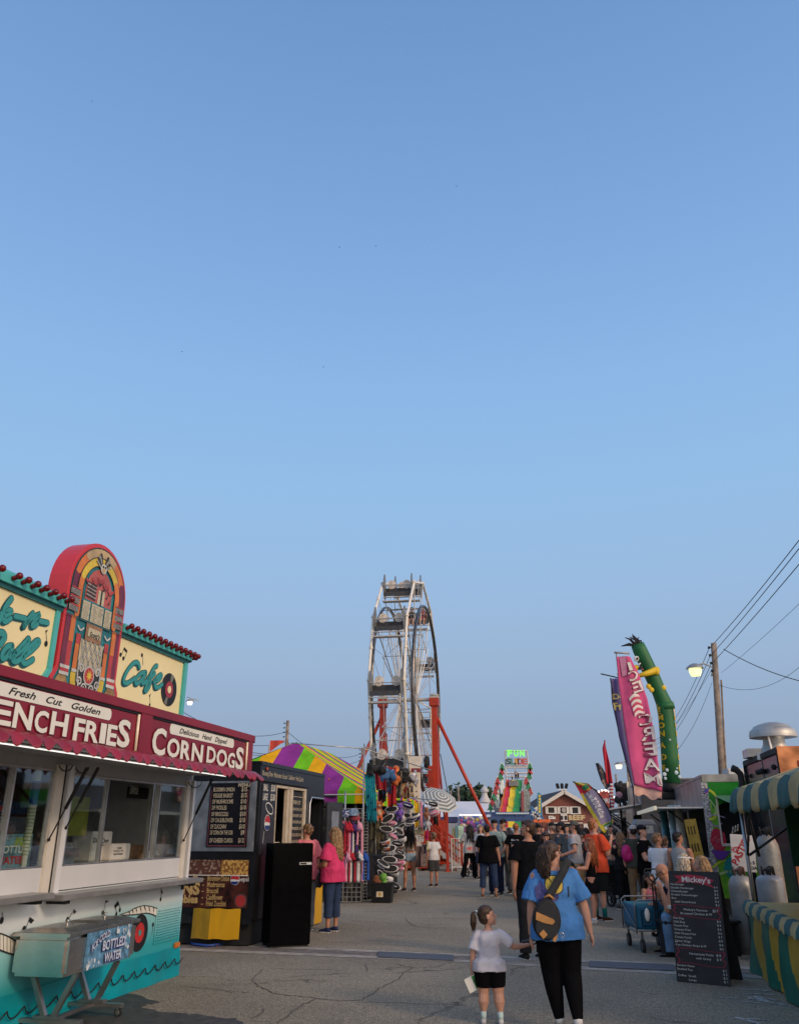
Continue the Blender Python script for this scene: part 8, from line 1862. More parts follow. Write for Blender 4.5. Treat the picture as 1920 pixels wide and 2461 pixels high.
    if Y<34:
        E=MB()
        for s in (-1,1): E.ball(HP(s*.0165,.0455,.006),.0062*h*ch,.004*h*ch,.0035*h*ch,8,0,rot=HR); E.ball(HP(s*.0165,.049,.006),.0028*h*ch,.0022*h*ch,.003*h*ch,6,1,rot=HR); E.ball(HP(s*.0175,.0475,.017),.010*h*ch,.003*h*ch,.002*h*ch,6,2,rot=HR)
        E.ball(HP(0,.0495,-.034),.0115*h*ch,.003*h*ch,.003*h*ch,8,3,rot=HR)
        E.build('face_features',[mat('eye white',(.6,.58,.55),.3),mat('iris dark',(.02,.012,.01),.2),ham(hc),mat('lip',(.36,.11,.09),.5)],o,smooth=True)
    # hair
    rr=random.Random(int(x*7+ytop)); hb=MB(); k=h*ch
    if hair!='bald':
        if hair=='buzz': hb.ball(HP(0,-.010,.014),.0445*k,.0525*k,.053*k,16,rot=HR)
        else:
            hb.ball(HP(0,-.013,.017),.0475*k,.054*k,.054*k,18,rot=HR); hb.ball(HP(0,-.026,-.006),.045*k,.038*k,.045*k,14,rot=HR)
            if hair in('short',): hb.ball(HP(0,.030,.050),.030*k,.018*k,.014*k,10,rot=HR)
        cap_=hb.build('hair',ham(hc),o,remesh=.010 if Y<10 else .014,sm=1,disp=(.006*h,14 if hair!='buzz' else 5))
        # trim away hair over the face
        bm=bmesh.new(); bm.from_mesh(cap_.data); HI=HR.transposed(); c0=hc_*h
        kill=[]
        for f in bm.faces:
            q=HI@(f.calc_center_median()-c0)/k
            if q.y>.010 and q.z<.026+(q.y-.01)*.25: kill.append(f)
            elif q.z<-.02 and q.y>-.004 : kill.append(f)
        bmesh.ops.delete(bm,geom=kill,context='FACES'); bm.to_mesh(cap_.data); bm.free()
        if hair in ('long','pony','bun','curly'):
            hb=MB(); n={'long':150,'pony':60,'bun':60,'curly':210}[hair]; 
            L0={'long':.30,'pony':.16,'bun':.05,'curly':.17}[hair]
            if Y>24: n=60
            for i in range(n):
                if hair in('long','curly'):
                    a=rr.uniform(R(170),R(370)); el=rr.uniform(-.2,.9)
                    if hair=='curly': a=rr.uniform(R(205),R(300))
                    c=HP(.046*math.cos(a),.046*math.sin(a)*1.05-.008,.02+.03*el); ln=L0*rr.uniform(.7,1.08)*h
                    out_=HR@V((math.cos(a),math.sin(a)*.9,0)); P=[c]; amp=.012 if hair=='curly' else .004
                    for j in range(1,7):
                        t=j/6; P.append(c+out_*(.010*h+ (.02 if hair=='long' else .035)*h*math.sin(t*2.2))+V((0,-.008*h*t*3 if lean.z>.9 else 0,-ln*t))+V((rr.uniform(-1,1),rr.uniform(-1,1),0))*amp*h)
                    hb.tube(P,[.006*h,.0075*h,.008*h,.0075*h,.006*h,.005*h,.002*h],4)
                elif hair=='pony':
                    a=rr.uniform(0,6.28); c=HP(0,-.062,.032); e0=HP(0,-.092,.030)+V((math.cos(a),math.sin(a),0))*.008*h; ln=L0*rr.uniform(.75,1.05)*h
                    P=[c,e0]+[e0+V((math.cos(a),math.sin(a),0))*(.016*h*math.sin(t/5*3))+V((rr.uniform(-1,1)*.004*h,rr.uniform(-1,1)*.004*h,-ln*t/5)) for t in range(1,6)]
                    hb.tube(P,[.005*h,.006*h,.0065*h,.006*h,.005*h,.004*h,.0015*h],4)
                else:
                    a=rr.uniform(0,6.28); c=HP(0,-.058,.012); hb.tube([c+V((math.cos(a+j),math.sin(a+j)*.6,math.sin(a*3+j*.9)))*.020*h for j in range(5)],.005*h,4)
            hb.build('hair_strands',ham(hc),o,smooth=True)
    if cap:
        cb=MB(); cb.ball(HP(0,-.010,.026),.051*k,.058*k,.047*k,18,rot=HR)
        if cap[1]=='back': by=-1
        else: by=1
        ring1=[HP(.040*math.cos(t),by*(.040+.045*math.sin(t)),.028+.004*math.sin(t)) for t in [math.pi*i/10 for i in range(11)]]; ring2=[p+V((0,0,.006*h)) for p in ring1]
        co=cb.build('cap',cl(cap[0],.7),o,remesh=.012,sm=1)
        bm=bmesh.new(); bm.from_mesh(co.data); HI=HR.transposed(); c0=hc_*h
        bmesh.ops.delete(bm,geom=[f for f in bm.faces if (HI@(f.calc_center_median()-c0)/k).z<.020],context='FACES'); bm.to_mesh(co.data); bm.free()
        cb=MB(); cb.loft([ring1,ring2]); cb.build('cap_peak',cl(cap[2] if len(cap)>2 else cap[0],.7),co)
    if visor:
        cb=MB(); r1=[HP(.05*math.cos(t),.03+.065*math.sin(t),.026-.01*math.sin(t)) for t in [math.pi*i/10 for i in range(11)]]; cb.loft([r1,[p+V((0,0,.006*h)) for p in r1]]); cb.tube([HP(.0505*math.cos(t),-.008+.056*math.sin(t),.028) for t in [2*math.pi*i/16 for i in range(16)]],.010*h,6,closed=True); cb.build('visor',cl((.66,.66,.65),.6),o,smooth=True,auto=50)
    if glasses:
        cb=MB(); zz=.006 if glasses!='up' else .045; yy=.051 if glasses!='up' else .040
        for s in (-1,1):
            cb.ball(HP(s*.018,yy,zz),.015*k,.0035*k,.011*k,10,0 if glasses!='clear' else 1,rot=HR) if glasses!='clear' else cb.tube([HP(s*.018+.014*math.cos(t),yy+.001,zz+.010*math.sin(t)) for t in [2*math.pi*i/12 for i in range(12)]],.0012*h,4,0,closed=True)
            cb.tube([HP(s*.033,yy-.001,zz+.004),HP(s*.046,0,zz+.004)],.0014*h,4)
        cb.tube([HP(-.004,yy,zz+.003),HP(.004,yy,zz+.003)],.0014*h,4); cb.build('glasses',[blackm,glass],o)
    # clothes
    kind,tc=top[0],top[1]; tm=top[2] if len(top)>2 else cl(tc)
    T_=MB(); ez=.013 if kind!='loose' else .020
    hem={'tee':-.16,'loose':-.24,'tank':-.10,'crop':.22}[kind if kind in('tee','loose','tank','crop') else 'tee']
    def pr(t):
        for (a,b1,b2),(c,d1,d2) in zip(prof[:-1],prof[1:]):
            if a<=t<=c: f=(t-a)/(c-a); return b1+(d1-b1)*f,b2+(d2-b2)*f
        return prof[0][1:] if t<prof[0][0] else prof[-1][1:]
    rings=[]
    tt_=[hem+(.975-hem)*i/12 for i in range(13)]
    for t in tt_:
        a,b_=pr(max(t,-.02) if kind in('loose','tee') else t); fl=(.018 if kind=='loose' else .014)*max(0,(.45-t))*1.6
        if kind in('tee','loose') and t<.45: a=max(a,pr(.62)[0]*.97); b_=max(b_,pr(.62)[1]*.95)
        if kind in('tee','loose') and t<.2: lg_=.060*(.75+.25*wd)*slim+.006; a=max(a,(.048*w+lg_-.014)/w); b_=max(b_,(lg_-.008)/(w**.8))
        rings.append(ring(t,a,b_,20,ez+fl))
    T_.loft(rings)
    ln=top[3] if len(top)>3 else (.60 if kind in('tee',) else .72)
    if kind in('tee','loose'):
        for s in (-1,1):
            S_,E_,Wp,u,f=J[s]; fat=.6+.4*wd; T_.ball((S_-side*(s*.008))*h,(.034*fat+ez*.5)*h,n=12)
            T_.tube([(S_-u*.015+side*(-s*.012))*h,(S_+u*.05)*h,(S_+u*.172*ln)*h],[(.035*fat+ez*.5)*h,(.038*fat+ez*.7)*h,(.040*fat+ez*1.25)*h],14)
    elif kind=='tank' or kind=='crop':
        pass
    if kind in('tank','crop'):
        T_=MB(); rings=[]
        for t in tt_:
            a,b_=pr(t); 
            if t>.78: a=a*(1-(t-.78)*1.6)
            rings.append(ring(t,a,b_,20,ez*.6))
        T_.loft(rings)
    top_o=T_.build('shirt',tm,o,remesh=max(.009,vox),sm=3,disp=((.0095 if Y<10 else .0065)*h if kind!='tank' else .003*h,8.5 if Y<10 else 7.5,(1,1,.6)))
    bk,bc=bot[0],bot[1]; bm_=bot[2] if len(bot)>2 else cl(bc)
    D=MB(); fw_=(.75+.25*wd)*slim
    ex={'leggings':.006,'jeans':.009,'trousers':.012,'flare':.009,'capri':.010,'shorts':.014,'bike':.012,'denim':.008,'skirt':.01}[bk]
    end={'leggings':1.93,'jeans':1.98,'trousers':1.98,'flare':2.02,'capri':1.62,'shorts':.98,'bike':.78,'denim':.30,'skirt':.3}[bk]
    D.loft([ring(t,a,b_,20,ex*.7) for t,a,b_ in ((-.24,.07*1.0,.055),(-.12,.085 if sex=='m' else .093,.064),(0,)+tuple(pr(0)),(.12,)+tuple(pr(.12)))])
    if bk=='skirt':
        D.loft([ring(-.02,*pr(0),24,ex*.8),ring(-.25,.105,.085,24,ex),ring(-.62,.118,.10,24,ex)] if True else [])
    else:
        for s in (-1,1):
            hp,K,An,t,q=F_[s]
            pt=lambda v:(hp+t*th_l*v) if v<=1 else (K+q*sh_l*(v-1))
            rad=lambda v:(.060+(.036-.060)*v if v<1 else .036-(v-1)*(.012 if bk not in('flare','trousers','jeans','capri') else .002 if bk!='flare' else -.014))*fw_+ex*(1 if v<1 else .9)
            if bk=='shorts': rad=lambda v:(.062-.010*v)*fw_+ex*(.8+.5*v)
            if bk=='leggings': rad=lambda v:((.066-.026*v) if v<1 else (.039-(v-1)*.006 if v<1.35 else .037-(v-1.35)*.032))*fw_+ex
            if bk=='denim': rad=lambda v:(.060-.006*v)*fw_+ex*1.3
            vs_=[i/6*end for i in range(7)]; D.tube([(pt(v)+V((0,0,.012 if v==0 else 0)))*h for v in vs_],[rad(v)*h for v in vs_],14)
            if end>1: D.ball(K*h,rad(1)*h*1.0,n=10)
    D.build({'skirt':'skirt','shorts':'shorts','bike':'shorts','denim':'shorts'}.get(bk,'trousers'),bm_,o,remesh=max(.009,vox),sm=3,disp=((.004 if bk not in('leggings','bike') else .0006)*h,8))
    for s in (-1,1):
        hp,K,An,t,q=F_[s]
        tip=V((0,1,0)); 
        if q.y<-.55: tip=V((0,.75,-.9))      # raised heel
        if Y<34:
            fo=Matrix.Identity(3) if q.y>=-.55 else Matrix.Rotation(R(-42),3,'X')
            sh=MB(); K_=14
            def sr(a,rx,rz,yy,zz): return [(An+fo@V((rx*math.cos(t_),yy,zz+rz*math.sin(t_))))*h for t_ in [2*math.pi*i/K_ for i in range(K_)]]
            sh.loft([sr(0,.012,.012,-.030,-.026),sr(0,.022,.022,-.022,-.018),sr(0,.025,.026,.0,-.012),sr(0,.025,.019,.035,-.021),sr(0,.027,.015,.068,-.026),sr(0,.020,.011,.094,-.030),sr(0,.008,.005,.103,-.032)])
            if shoe!='bare': sh.build('shoe',cl(shoe[:3] if isinstance(shoe,tuple) else shoe,.6),o,smooth=True)
            so=MB(); so.loft([[(An+fo@V((x_*1.06,y_,z_)))*h for x_,y_ in ((-.022,-.028),(.022,-.028),(.028,.03),(.029,.07),(.018,.10),(0,.106),(-.018,.10),(-.029,.07),(-.028,.03))] for z_ in (-.042,-.033)]); so.build('sole',cl((.55,.53,.5) if shoe!='bare' and shoe[0]<.4 else (.3,.3,.3),.6),o,bev=.002)
        if sock: so=MB(); so.tube([(An-q*sock[0])*h,(An+V((0,0,-.01)))*h],[.0275*h,.024*h],12); so.build('sock',cl(sock[1]),o,smooth=True)
    o['h']=h
    return o,J,h,top_o,(hc_,HR,HP)
from mathutils.bvhtree import BVHTree
def decal(shirt,parent,polys,mats,off=.004,name='shirt_print',frm=-1.0):
    bv=BVHTree.FromPolygons([v.co for v in shirt.data.vertices],[tuple(p.vertices) for p in shirt.data.polygons])
    b=MB()
    for pts,faces,m_ in polys:
        Q=[];ok=True
        for (x,z) in pts:
            hit=bv.ray_cast(V((x,frm,z)),V((0,-frm,0)).normalized())
            if hit[0] is None: ok=False; break
            Q.append(hit[0]+V((0,math.copysign(off,frm),0)))
        if ok: b._add(Q,faces,m_)
    if b.v: return b.build(name,mats,parent)
def grid_poly(fn,n,m,mi):
    pts=[fn(i/n,j/m) for j in range(m+1) for i in range(n+1)]; fs=[(j*(n+1)+i,j*(n+1)+i+1,(j+1)*(n+1)+i+1,(j+1)*(n+1)+i) for j in range(m) for i in range(n)]; return pts,fs,mi
def txd(s_,x,z,h_,m_=0,off=.02,shear=0,w=None):
    mm=MB(); txt(mm,s_,x,z,h_,0,w=w,offset=off,shear=shear); return [([(v.x,v.z) for v in mm.v],mm.f,m_)]
# --- the two in front
blueT=mat('blue cotton shirt',(.065,.20,.48),.85,var=.12,sc=4,bump=.7,bsc=9,spec=.1)
wo,J,hh,shirt,HD=person('woman in a blue shirt and black leggings holding a girl by the hand',1324,2021,2478,hd=3,sex='f',wd=1.3,belly=1.0,hair='curly',hc='brown',yaw=-58,pitch=-4,
  top=('loose',(0,0,0),blueT,.80),bot=('leggings',(.004,.004,.005)),shoe=(.35,.31,.26),arms={-1:((-.22,-.02,-1),(-.06,.10,-1)),1:((.36,-.02,-1),(.22,.06,-1))},
  legs={-1:((.06,.10,-1),(.13,-.04,-1)),1:((.03,-.04,-1),(.0,-.36,-1))},glasses='clear',sock=(.035,(.6,.6,.6)),slim=1.14)
print('woman h',hh)
P=[]
P.append(grid_poly(lambda u,v:(-.10+.15*u+.0*v,1.02+.17*v) if 1 else 0,6,6,0))
def blob(cx,cz,rx,rz,m_,n=20,sq=1): 
    pts=[(cx,cz)]+[(cx+rx*math.cos(2*math.pi*i/n),cz+rz*math.copysign(abs(math.sin(2*math.pi*i/n))**sq,math.sin(2*math.pi*i/n))) for i in range(n)]; return pts,[(0,i+1,(i+1)%n+1) for i in range(n)],m_
W1=blob(-.035,1.155,.085,.082,2,22,.7); W2=blob(-.035,1.155,.075,.072,0,22,.7)
dec=decal(shirt,wo,[W1],[mat('print gold',(.55,.42,.08),.8,var=.15,sc=20),mat('print violet',(.07,.07,.22),.8,var=.3,sc=20),mat('print ink',(.02,.03,.07),.8)],.004)
dec2=decal(shirt,wo,[W2,blob(-.10,1.06,.10,.055,1),blob(-.15,1.13,.02,.06,1),blob(-.185,1.10,.018,.05,1),blob(-.12,1.10,.016,.05,1)]+txd('l',.085,1.06,.08,2)+txd('ove',.115,.945,.034,2,off=.01),[MC['print gold'],MC['print violet'],MC['print ink']],.008)
# pink claw clip
hp=HD[2]; c=hp(-.02,-.066,.018); b=MB(); 
for i in range(5): b.tube([c+V((0,-.012,.0)),c+V((-.012+.006*i,-.035,.022-.010*i)),c+V((-.01+.006*i,-.028,-.012-.004*i))],.0055,6)
b.build('hair_clip',mat('pink hair clip',(.62,.25,.38),.35),wo,smooth=True)
# sling bag on her back
wl_=wo.location; bg_=thing('sling_bag','charcoal sling bag with tan leather patches on the back of the woman in blue','bag',(wl_.x,wl_.y,0),3)
bvs=BVHTree.FromPolygons([v.co for v in shirt.data.vertices],[tuple(p.vertices) for p in shirt.data.polygons])
def back(x,z,d=.01):
    hit=bvs.ray_cast(V((x,-1,z)),V((0,1,0))); return (hit[0].y if hit[0] else -.1)-d
bx_,bz_=-.135,.885; by_=back(bx_,bz_)
char=mat('charcoal canvas',(.022,.024,.027),.85,bump=.3,bsc=120); tanl=mat('tan leather',(.42,.20,.06),.5,var=.12,sc=12)
tl=Matrix.Translation((bx_,by_-.03,bz_))@Matrix.Rotation(R(8),4,'Y')
def egg(y,k,zo=0): return [(k*(.118*math.cos(t))*(1-.18*max(0,math.sin(t))),y,zo+k*.158*math.copysign(abs(math.sin(t))**.85,math.sin(t))) for t in [2*math.pi*i/28 for i in range(28)]]
b=MB(); b.T=tl; b.loft([egg(.03,.9),egg(.02,1.0),egg(-.04,1.0),egg(-.062,.9)]); b.build('bag_body',char,bg_,smooth=True,auto=50)
b=MB(); b.T=tl; b.loft([[(x*.88,-.060+y,z*.62-.055) for x,y,z in egg(0,1.0)],[(x*.84,-.085,z*.58-.055) for x,y,z in egg(0,1.0)]]); fp_=b.build('front_pocket',char,bg_,smooth=True,auto=50)
b=MB(); b.T=tl; b.fl([(-.108,.050),(.045,.012),(.062,-.006),(.040,-.034),(-.03,-.030),(-.108,-.014)],-.086,0,.006); b.build('leather_flap',tanl,bg_,bev=.002)
b=MB(); b.T=tl; b.fl([(-.035,-.08),(.005,-.115),(-.028,-.155),(-.068,-.12)],-.086,0,.004); b.build('leather_patch',tanl,bg_); b=MB(); b.T=tl; b.fl([(.052,-.155),(.072,-.105),(.092,-.095),(.092,-.135),(.075,-.165)],-.064,0,.02); b.build('leather_patch',tanl,bg_)
b=MB(); b.T=tl; b.tube([(x*1.0,-.0415,z) for x,y,z in egg(0,1.005)],.006,6,closed=True); b.tube([(.085,-.062,.06),(.095,-.05,-.05),(.080,-.055,-.12)],.006,6); b.build('zip',blackm,bg_,smooth=True)
S_=J[1][0]*hh
pts=[]; a0=V((bx_+.03,by_-.05,bz_+.17)); 
shx_,shz_=.105,1.335
for i in range(12):
    t=i/11; x=a0.x+(shx_-a0.x)*t; z=a0.z+(shz_-a0.z)*t; pts.append(V((x,min(back(x,z,.016),a0.y+(.05)*t) if t<.9 else back(x,z-.02,.012),z)))
b=MB(); wd_=.034; dirx=(pts[-1]-pts[0]).normalized(); sx_v=V((dirx.z,0,-dirx.x)).normalized()
L1=[p-sx_v*wd_ for p in pts]; R1=[p+sx_v*wd_ for p in pts]
top_arc=[V((shx_+.005+.02*k,pts[-1].y+.035*k,shz_+.028*math.sin(k*1.05))) for k in range(1,6)]
L1+=[p-sx_v*wd_ for p in top_arc]; R1+=[p+sx_v*wd_ for p in top_arc]
for i in range(len(L1)-1): b.quad(L1[i],R1[i],R1[i+1],L1[i+1])
st=b.build('strap',char,bg_,smooth=True); md=st.modifiers.new('s','SOLIDIFY'); md.thickness=.012
b=MB(); b.tube([a0+V((-.04,-.01,.0)),a0+V((0,-.03,.022)),a0+V((.045,-.012,-.012))],.011,8); b.build('grab_handle',tanl,bg_,smooth=True)
b=MB(); q=V((bx_+.135,by_-.02,bz_-.13)); b.tube([q+V((.018*math.cos(t),-.008,.018*math.sin(t))) for t in [2*math.pi*i/14 for i in range(14)]],.004,6,closed=True); b.build('metal_ring',steel,bg_,smooth=True)
b=MB(); b.tube([V((bx_+.06,by_-.01,bz_-.13)),V((.02,back(.02,.74,.01),.74)),V((.17,back(.14,.86,.0),.90)),V((.235,-.02,1.02)),V((.24,.06,1.12))],.008,6,flat=.5) if False else None
ti=mat('white tie dye cotton',(.56,.54,.58),.85,var=0,sc=6,c2=(.44,.43,.50),c2t=.5,bump=.2,bsc=30)
gi,J2,h2,sh2,HD2=person('small girl in a white tie dye shirt looking up at the woman in blue',1164,2175,2461,hd=-4,sex='f',wd=1.26,child=1.48,hair='pony',hc='brown',yaw=-82,pitch=6,
  top=('tee',(0,0,0),ti,.80),bot=('bike',(.004,.004,.005)),shoe=(.5,.5,.5),arms={-1:((-.28,-.02,-1),(-.08,.10,-1)),1:((.80,.05,-.62),(1,.05,.12))},
  legs={-1:((-.02,.06,-1),(-.04,-.06,-1)),1:((.10,-.02,-1),(.06,-.16,-1))},sock=(.06,(.45,.58,.56)),slim=1.42)
b=MB(); c=HD2[2](0,-.064,.032); b.ball(c,.012,n=8); b.ball(c+V((-.012,0,.005)),.009,n=8); b.build('hair_tie',mat('pale blue hair tie',(.4,.5,.55),.3),gi,smooth=True)
q=J2[-1][2]*h2+J2[-1][4]*.06*h2; a_=R(-4); wq=V((gi.location.x+q.x*math.cos(a_)-q.y*math.sin(a_),gi.location.y+q.x*math.sin(a_)+q.y*math.cos(a_),q.z))
lf_=thing('paper_leaflet','green and white paper leaflet held by the small girl','leaflet',wq,0); b=MB(); b.T=Matrix.Rotation(R(-25),4,'Y'); b.box(-.07,.07,-.03,-.022,-.10,.02,0); b.box(-.0,.068,-.032,-.030,-.095,.015,1); b.build('leaflet',[offw,mat('leaflet green',(.03,.2,.04),.6,var=.4,sc=25)],lf_)
q=V(wo.location)+V((J[-1][2].x*hh,J[-1][2].y*hh,J[-1][2].z*hh))
ph=thing('phone','dark phone held in the left hand of the woman in blue','phone',q+V((-.01,.04,-.05)),0); b=MB(); b.T=Matrix.Rotation(R(80),4,'Y'); b.box(-.008,.008,-.04,.04,-.07,.07); b.build('phone_body',blackm,ph,bev=.003)
# --- everybody else
pinkS,pinkH=(.62,.17,.20),(.55,.045,.13)
dn1=(.028,.045,.09)
ppl=[]
def pr_(*a,**k): r=person(*a,**k); return r
r=pr_('woman in a hot pink shirt and blue jeans standing with a flowered cross-body bag',803,1988,2240,hd=62,sex='f',wd=1.28,belly=1.25,skin='tan',hair='long',hc='blond',yaw=10,top=('loose',pinkH),bot=('capri',dn1),shoe=(.02,.03,.08),arms={-1:((-.1,.15,-1),(.55,.8,-.15)),1:((.12,.1,-1),(-.5,.85,-.1))})
pk_=r[0]
P_=r[0]; hP=r[2]; bb=thing('crossbody_bag','black cross-body bag printed with flowers worn by the hot pink shirted woman','bag',P_.location,62); b=MB(); b.ball((-.04,.24,.80),.10,.045,.13,12); b.build('bag_body',mat('flowered black bag',(.02,.015,.02),.7,var=0,sc=26,c2=(.4,.25,.27),c2t=.62),bb,smooth=True)
bvp=BVHTree.FromPolygons([v.co for v in r[3].data.vertices],[tuple(p.vertices) for p in r[3].data.polygons])
b=MB(); Pt=[]
for i in range(10):
    t=i/9; a=V((.10,-.20+.36*t,1.33-.45*t)); hit=bvp.ray_cast(V((1.2,a.y,a.z)),V((-1,0,0))); Pt.append(V(((hit[0].x if hit[0] else .15)+.012,a.y,a.z)))
b.tube([V((.05,-.12,1.36))]+Pt+[V((.02,.26,.88))],.014,6,flat=.4) ; b.build('strap',blackm,bb,smooth=True)
pr_('woman in a salmon shirt with tied up hair at the black trailer window',738,1980,2236,hd=35,sex='f',wd=1.2,skin='warm',hair='bun',hc='sand',yaw=25,top=('loose',pinkS),bot=('trousers',(.16,.16,.17)),shoe=(.1,.1,.1),glasses='dark')
pr_('browsing woman with dark red long hair, tan top and denim shorts at the stall',984,1985,2141,hd=20,sex='f',skin='tan',hair='long',hc='dark',top=('crop',(.33,.24,.19)),bot=('denim',(.20,.27,.33)),shoe=(.06,.03,.03),arms={-1:((-.2,.3,-1),(.1,.9,.1)),1:((.15,.25,-1),(-.1,.9,-.1))},legs={-1:((-.12,.02,-1),(-.06,-.03,-1)),1:((.10,0,-1),(.06,0,-1))})
pr_('boy in a white shirt and grey shorts beside the ferris wheel steps',1041,2000,2130,hd=25,wd=.95,child=1.15,skin='tan',hair='short',hc='sand',yaw=20,top=('tee',(.58,.56,.55)),bot=('shorts',(.05,.05,.05)),shoe=(.04,.02,.02))
r=pr_('woman with very long dark hair, pale grey shirt and flared black trousers',1128,1981,2112,hd=8,sex='f',wd=1.05,hair='long',hc='dark',top=('loose',(.40,.38,.36)),bot=('flare',(.004,.004,.005)),shoe=(.02,.02,.02),arms={-1:((-.35,.35,-1),(-.2,.9,.1)),1:((.2,.1,-1),(.05,.4,-1))},legs={-1:((-.22,.0,-1),(-.22,0,-1)),1:((.10,0,-1),(.08,0,-1))})
decal(r[3],r[0],[blob(-.02,.98,.13,.055,0)],[mat('coral print',(.55,.12,.1),.8,var=.4,sc=30)])
pr_('short haired woman in a black shirt and cropped jeans seen from behind',1170,1981,2157,hd=-6,sex='f',wd=1.3,skin='warm',hair='short',hc='dark',top=('loose',(.004,.004,.0045)),bot=('capri',dn1),shoe=(.16,.08,.04),arms={1:((.22,0,-1),(.18,.12,-1)),-1:((-.12,.1,-1),(.2,.7,-.6))},legs={-1:((-.10,0,-1),(-.05,0,-1)),1:((.12,0,-1),(.06,0,-1))})
pr_('man in a sage green shirt and black cap facing the camera',1188,1970,2151,hd=170,wd=1.05,hair='short',hc='dark',top=('tee',(.22,.29,.28)),bot=('jeans',(.015,.02,.05)),shoe=(.02,.02,.02),cap=((.012,.012,.013),'f'),arms={-1:((-.3,.05,-1),(.5,.55,-.6)),1:((.2,.1,-1),(.1,.3,-1))})
pr_('bearded man in a charcoal shirt and sunglasses raising a hand to his mouth',1209,1969,2147,hd=150,wd=1.28,belly=1.35,skin='warm',hair='short',hc='brown',yaw=-10,top=('tee',(.045,.047,.052)),bot=('jeans',(.10,.11,.12)),shoe=(.03,.025,.02),cap=((.015,.015,.018),'f'),glasses='dark',arms={1:((.35,.5,-.7),(-.35,.45,1)),-1:((-.2,.1,-1),(-.1,.4,-1))})
r=pr_('man in a black lettered shirt and camouflage shorts seen from behind',1240,1978,2155,hd=-12,wd=1.12,skin='tan',hair='buzz',hc='ginger',yaw=-10,top=('tee',(.004,.004,.005)),bot=('shorts',(.2,.15,.09),mat('camouflage cotton',(.19,.14,.08),.85,var=0,sc=9,c2=(.05,.045,.02),c2t=.5,bump=.2,bsc=30)),shoe=(.015,.015,.015),sock=(.035,(.5,.5,.5)))
decal(r[3],r[0],txd('Where the',-.13,1.33,.045,0,.02,.3,w=.2)+txd('good guys go',-.16,1.26,.045,0,.02,.3,w=.3),[mat('shirt white ink',(.6,.6,.6),.8)])
pr_('tall man in a plain black shirt looking left just behind the woman in blue',1268,1971,None,Y=12.3,hd=18,wd=1.12,skin='tan',hair='short',hc='brown',yaw=62,top=('tee',(.004,.0045,.006)),bot=('trousers',(.02,.02,.022)),shoe=(.02,.02,.02),arms={-1:((-.12,-.02,-1),(.0,.1,-1)),1:((.14,0,-1),(.03,.1,-1))})
pr_('man in a grey shirt and khaki shorts with a hand on his hip',1379,1974,None,Y=20.4,hd=62,wd=1.05,skin='warm',hair='short',hc='dark',yaw=15,top=('tee',(.32,.32,.34)),bot=('shorts',(.33,.22,.12)),shoe=(.1,.1,.1),cap=((.10,.10,.09),'f'),arms={-1:((-.35,-.3,-1),(-.15,.9,-.3)),1:((.25,.2,-.8),(-.2,.5,1))})
pr_('man in a navy shirt, cap and sunglasses standing left of the grey shirted man',1348,1976,None,Y=22.5,hd=55,wd=1.1,skin='tan',hair='short',hc='dark',yaw=10,top=('tee',(.03,.045,.065)),bot=('shorts',(.08,.07,.05)),cap=((.03,.03,.035),'f'),glasses='dark')
pr_('grey bearded man in a dark cap deep in the crowd',1325,1977,None,Y=24.5,hd=30,wd=1.15,skin='warm',hair='short',hc='grey',yaw=30,top=('tee',(.05,.045,.045)),bot=('jeans',(.04,.05,.07)),cap=((.02,.02,.02),'f'))
pr_('young woman in white with sunglasses pushed up on her hair, looking down',1310,2000,None,Y=17.5,hd=176,sex='f',skin='warm',hair='long',hc='brown',pitch=-22,top=('tee',(.5,.47,.46)),bot=('jeans',dn1),glasses='up')
pr_('man in a black shirt with a red neck scarf near the blue gantry',1293,1980,None,Y=26,hd=175,skin='tan',hair='short',hc='dark',top=('tee',(.012,.012,.014)),bot=('jeans',dn1),cap=((.02,.02,.025),'f'),glasses='dark')
pr_('tall ginger youth in an orange shirt and dark shorts eating',1427,1968,2213,hd=-60,wd=1.0,skin='fair',hair='short',hc='ginger',yaw=-15,top=('loose',(.68,.085,.035)),bot=('shorts',(.012,.016,.016)),shoe=(.05,.02,.016),sock=(.13,(.01,.13,.13)),arms={-1:((-.3,.55,-.8),(.25,.35,1)),1:((.12,.3,-1),(0,.4,.9))})
pr_('girl with long copper hair in a black tank top and skirt reaching forward',1412,2013,2221,hd=72,sex='f',wd=.88,skin='warm',hair='long',hc='auburn',yaw=5,pitch=-8,top=('tank',(.004,.004,.005)),bot=('skirt',(.006,.006,.008)),shoe=(.5,.48,.46),sock=(.03,(.6,.6,.6)),arms={-1:((-.15,.25,-1),(-.3,1,.0)),1:((.22,-.15,-1),(.12,-.1,-1))})
r=pr_('boy in a teal shirt and teal shorts with black socks',1460,2012,2142,hd=-25,wd=.95,child=1.15,skin='fair',hair='short',hc='dark',yaw=-15,top=('tee',(.10,.38,.37)),bot=('shorts',(.0,.10,.14)),shoe=(.03,.03,.03),sock=(.09,(.01,.01,.01)))
decal(r[3],r[0],[blob(0,.75,.09,.06,0)],[mat('coral print',(.55,.12,.1),.8,var=.4,sc=30)])
r=pr_('woman in black with a magenta backpack pushing a stroller',1486,1999,None,Y=19.6,hd=30,sex='f',hair='long',hc='sand',top=('tee',(.012,.012,.014)),bot=('leggings',(.01,.01,.012)),arms={-1:((-.1,.5,-1),(0,1,-.1)),1:((.1,.5,-1),(0,1,-.1))})
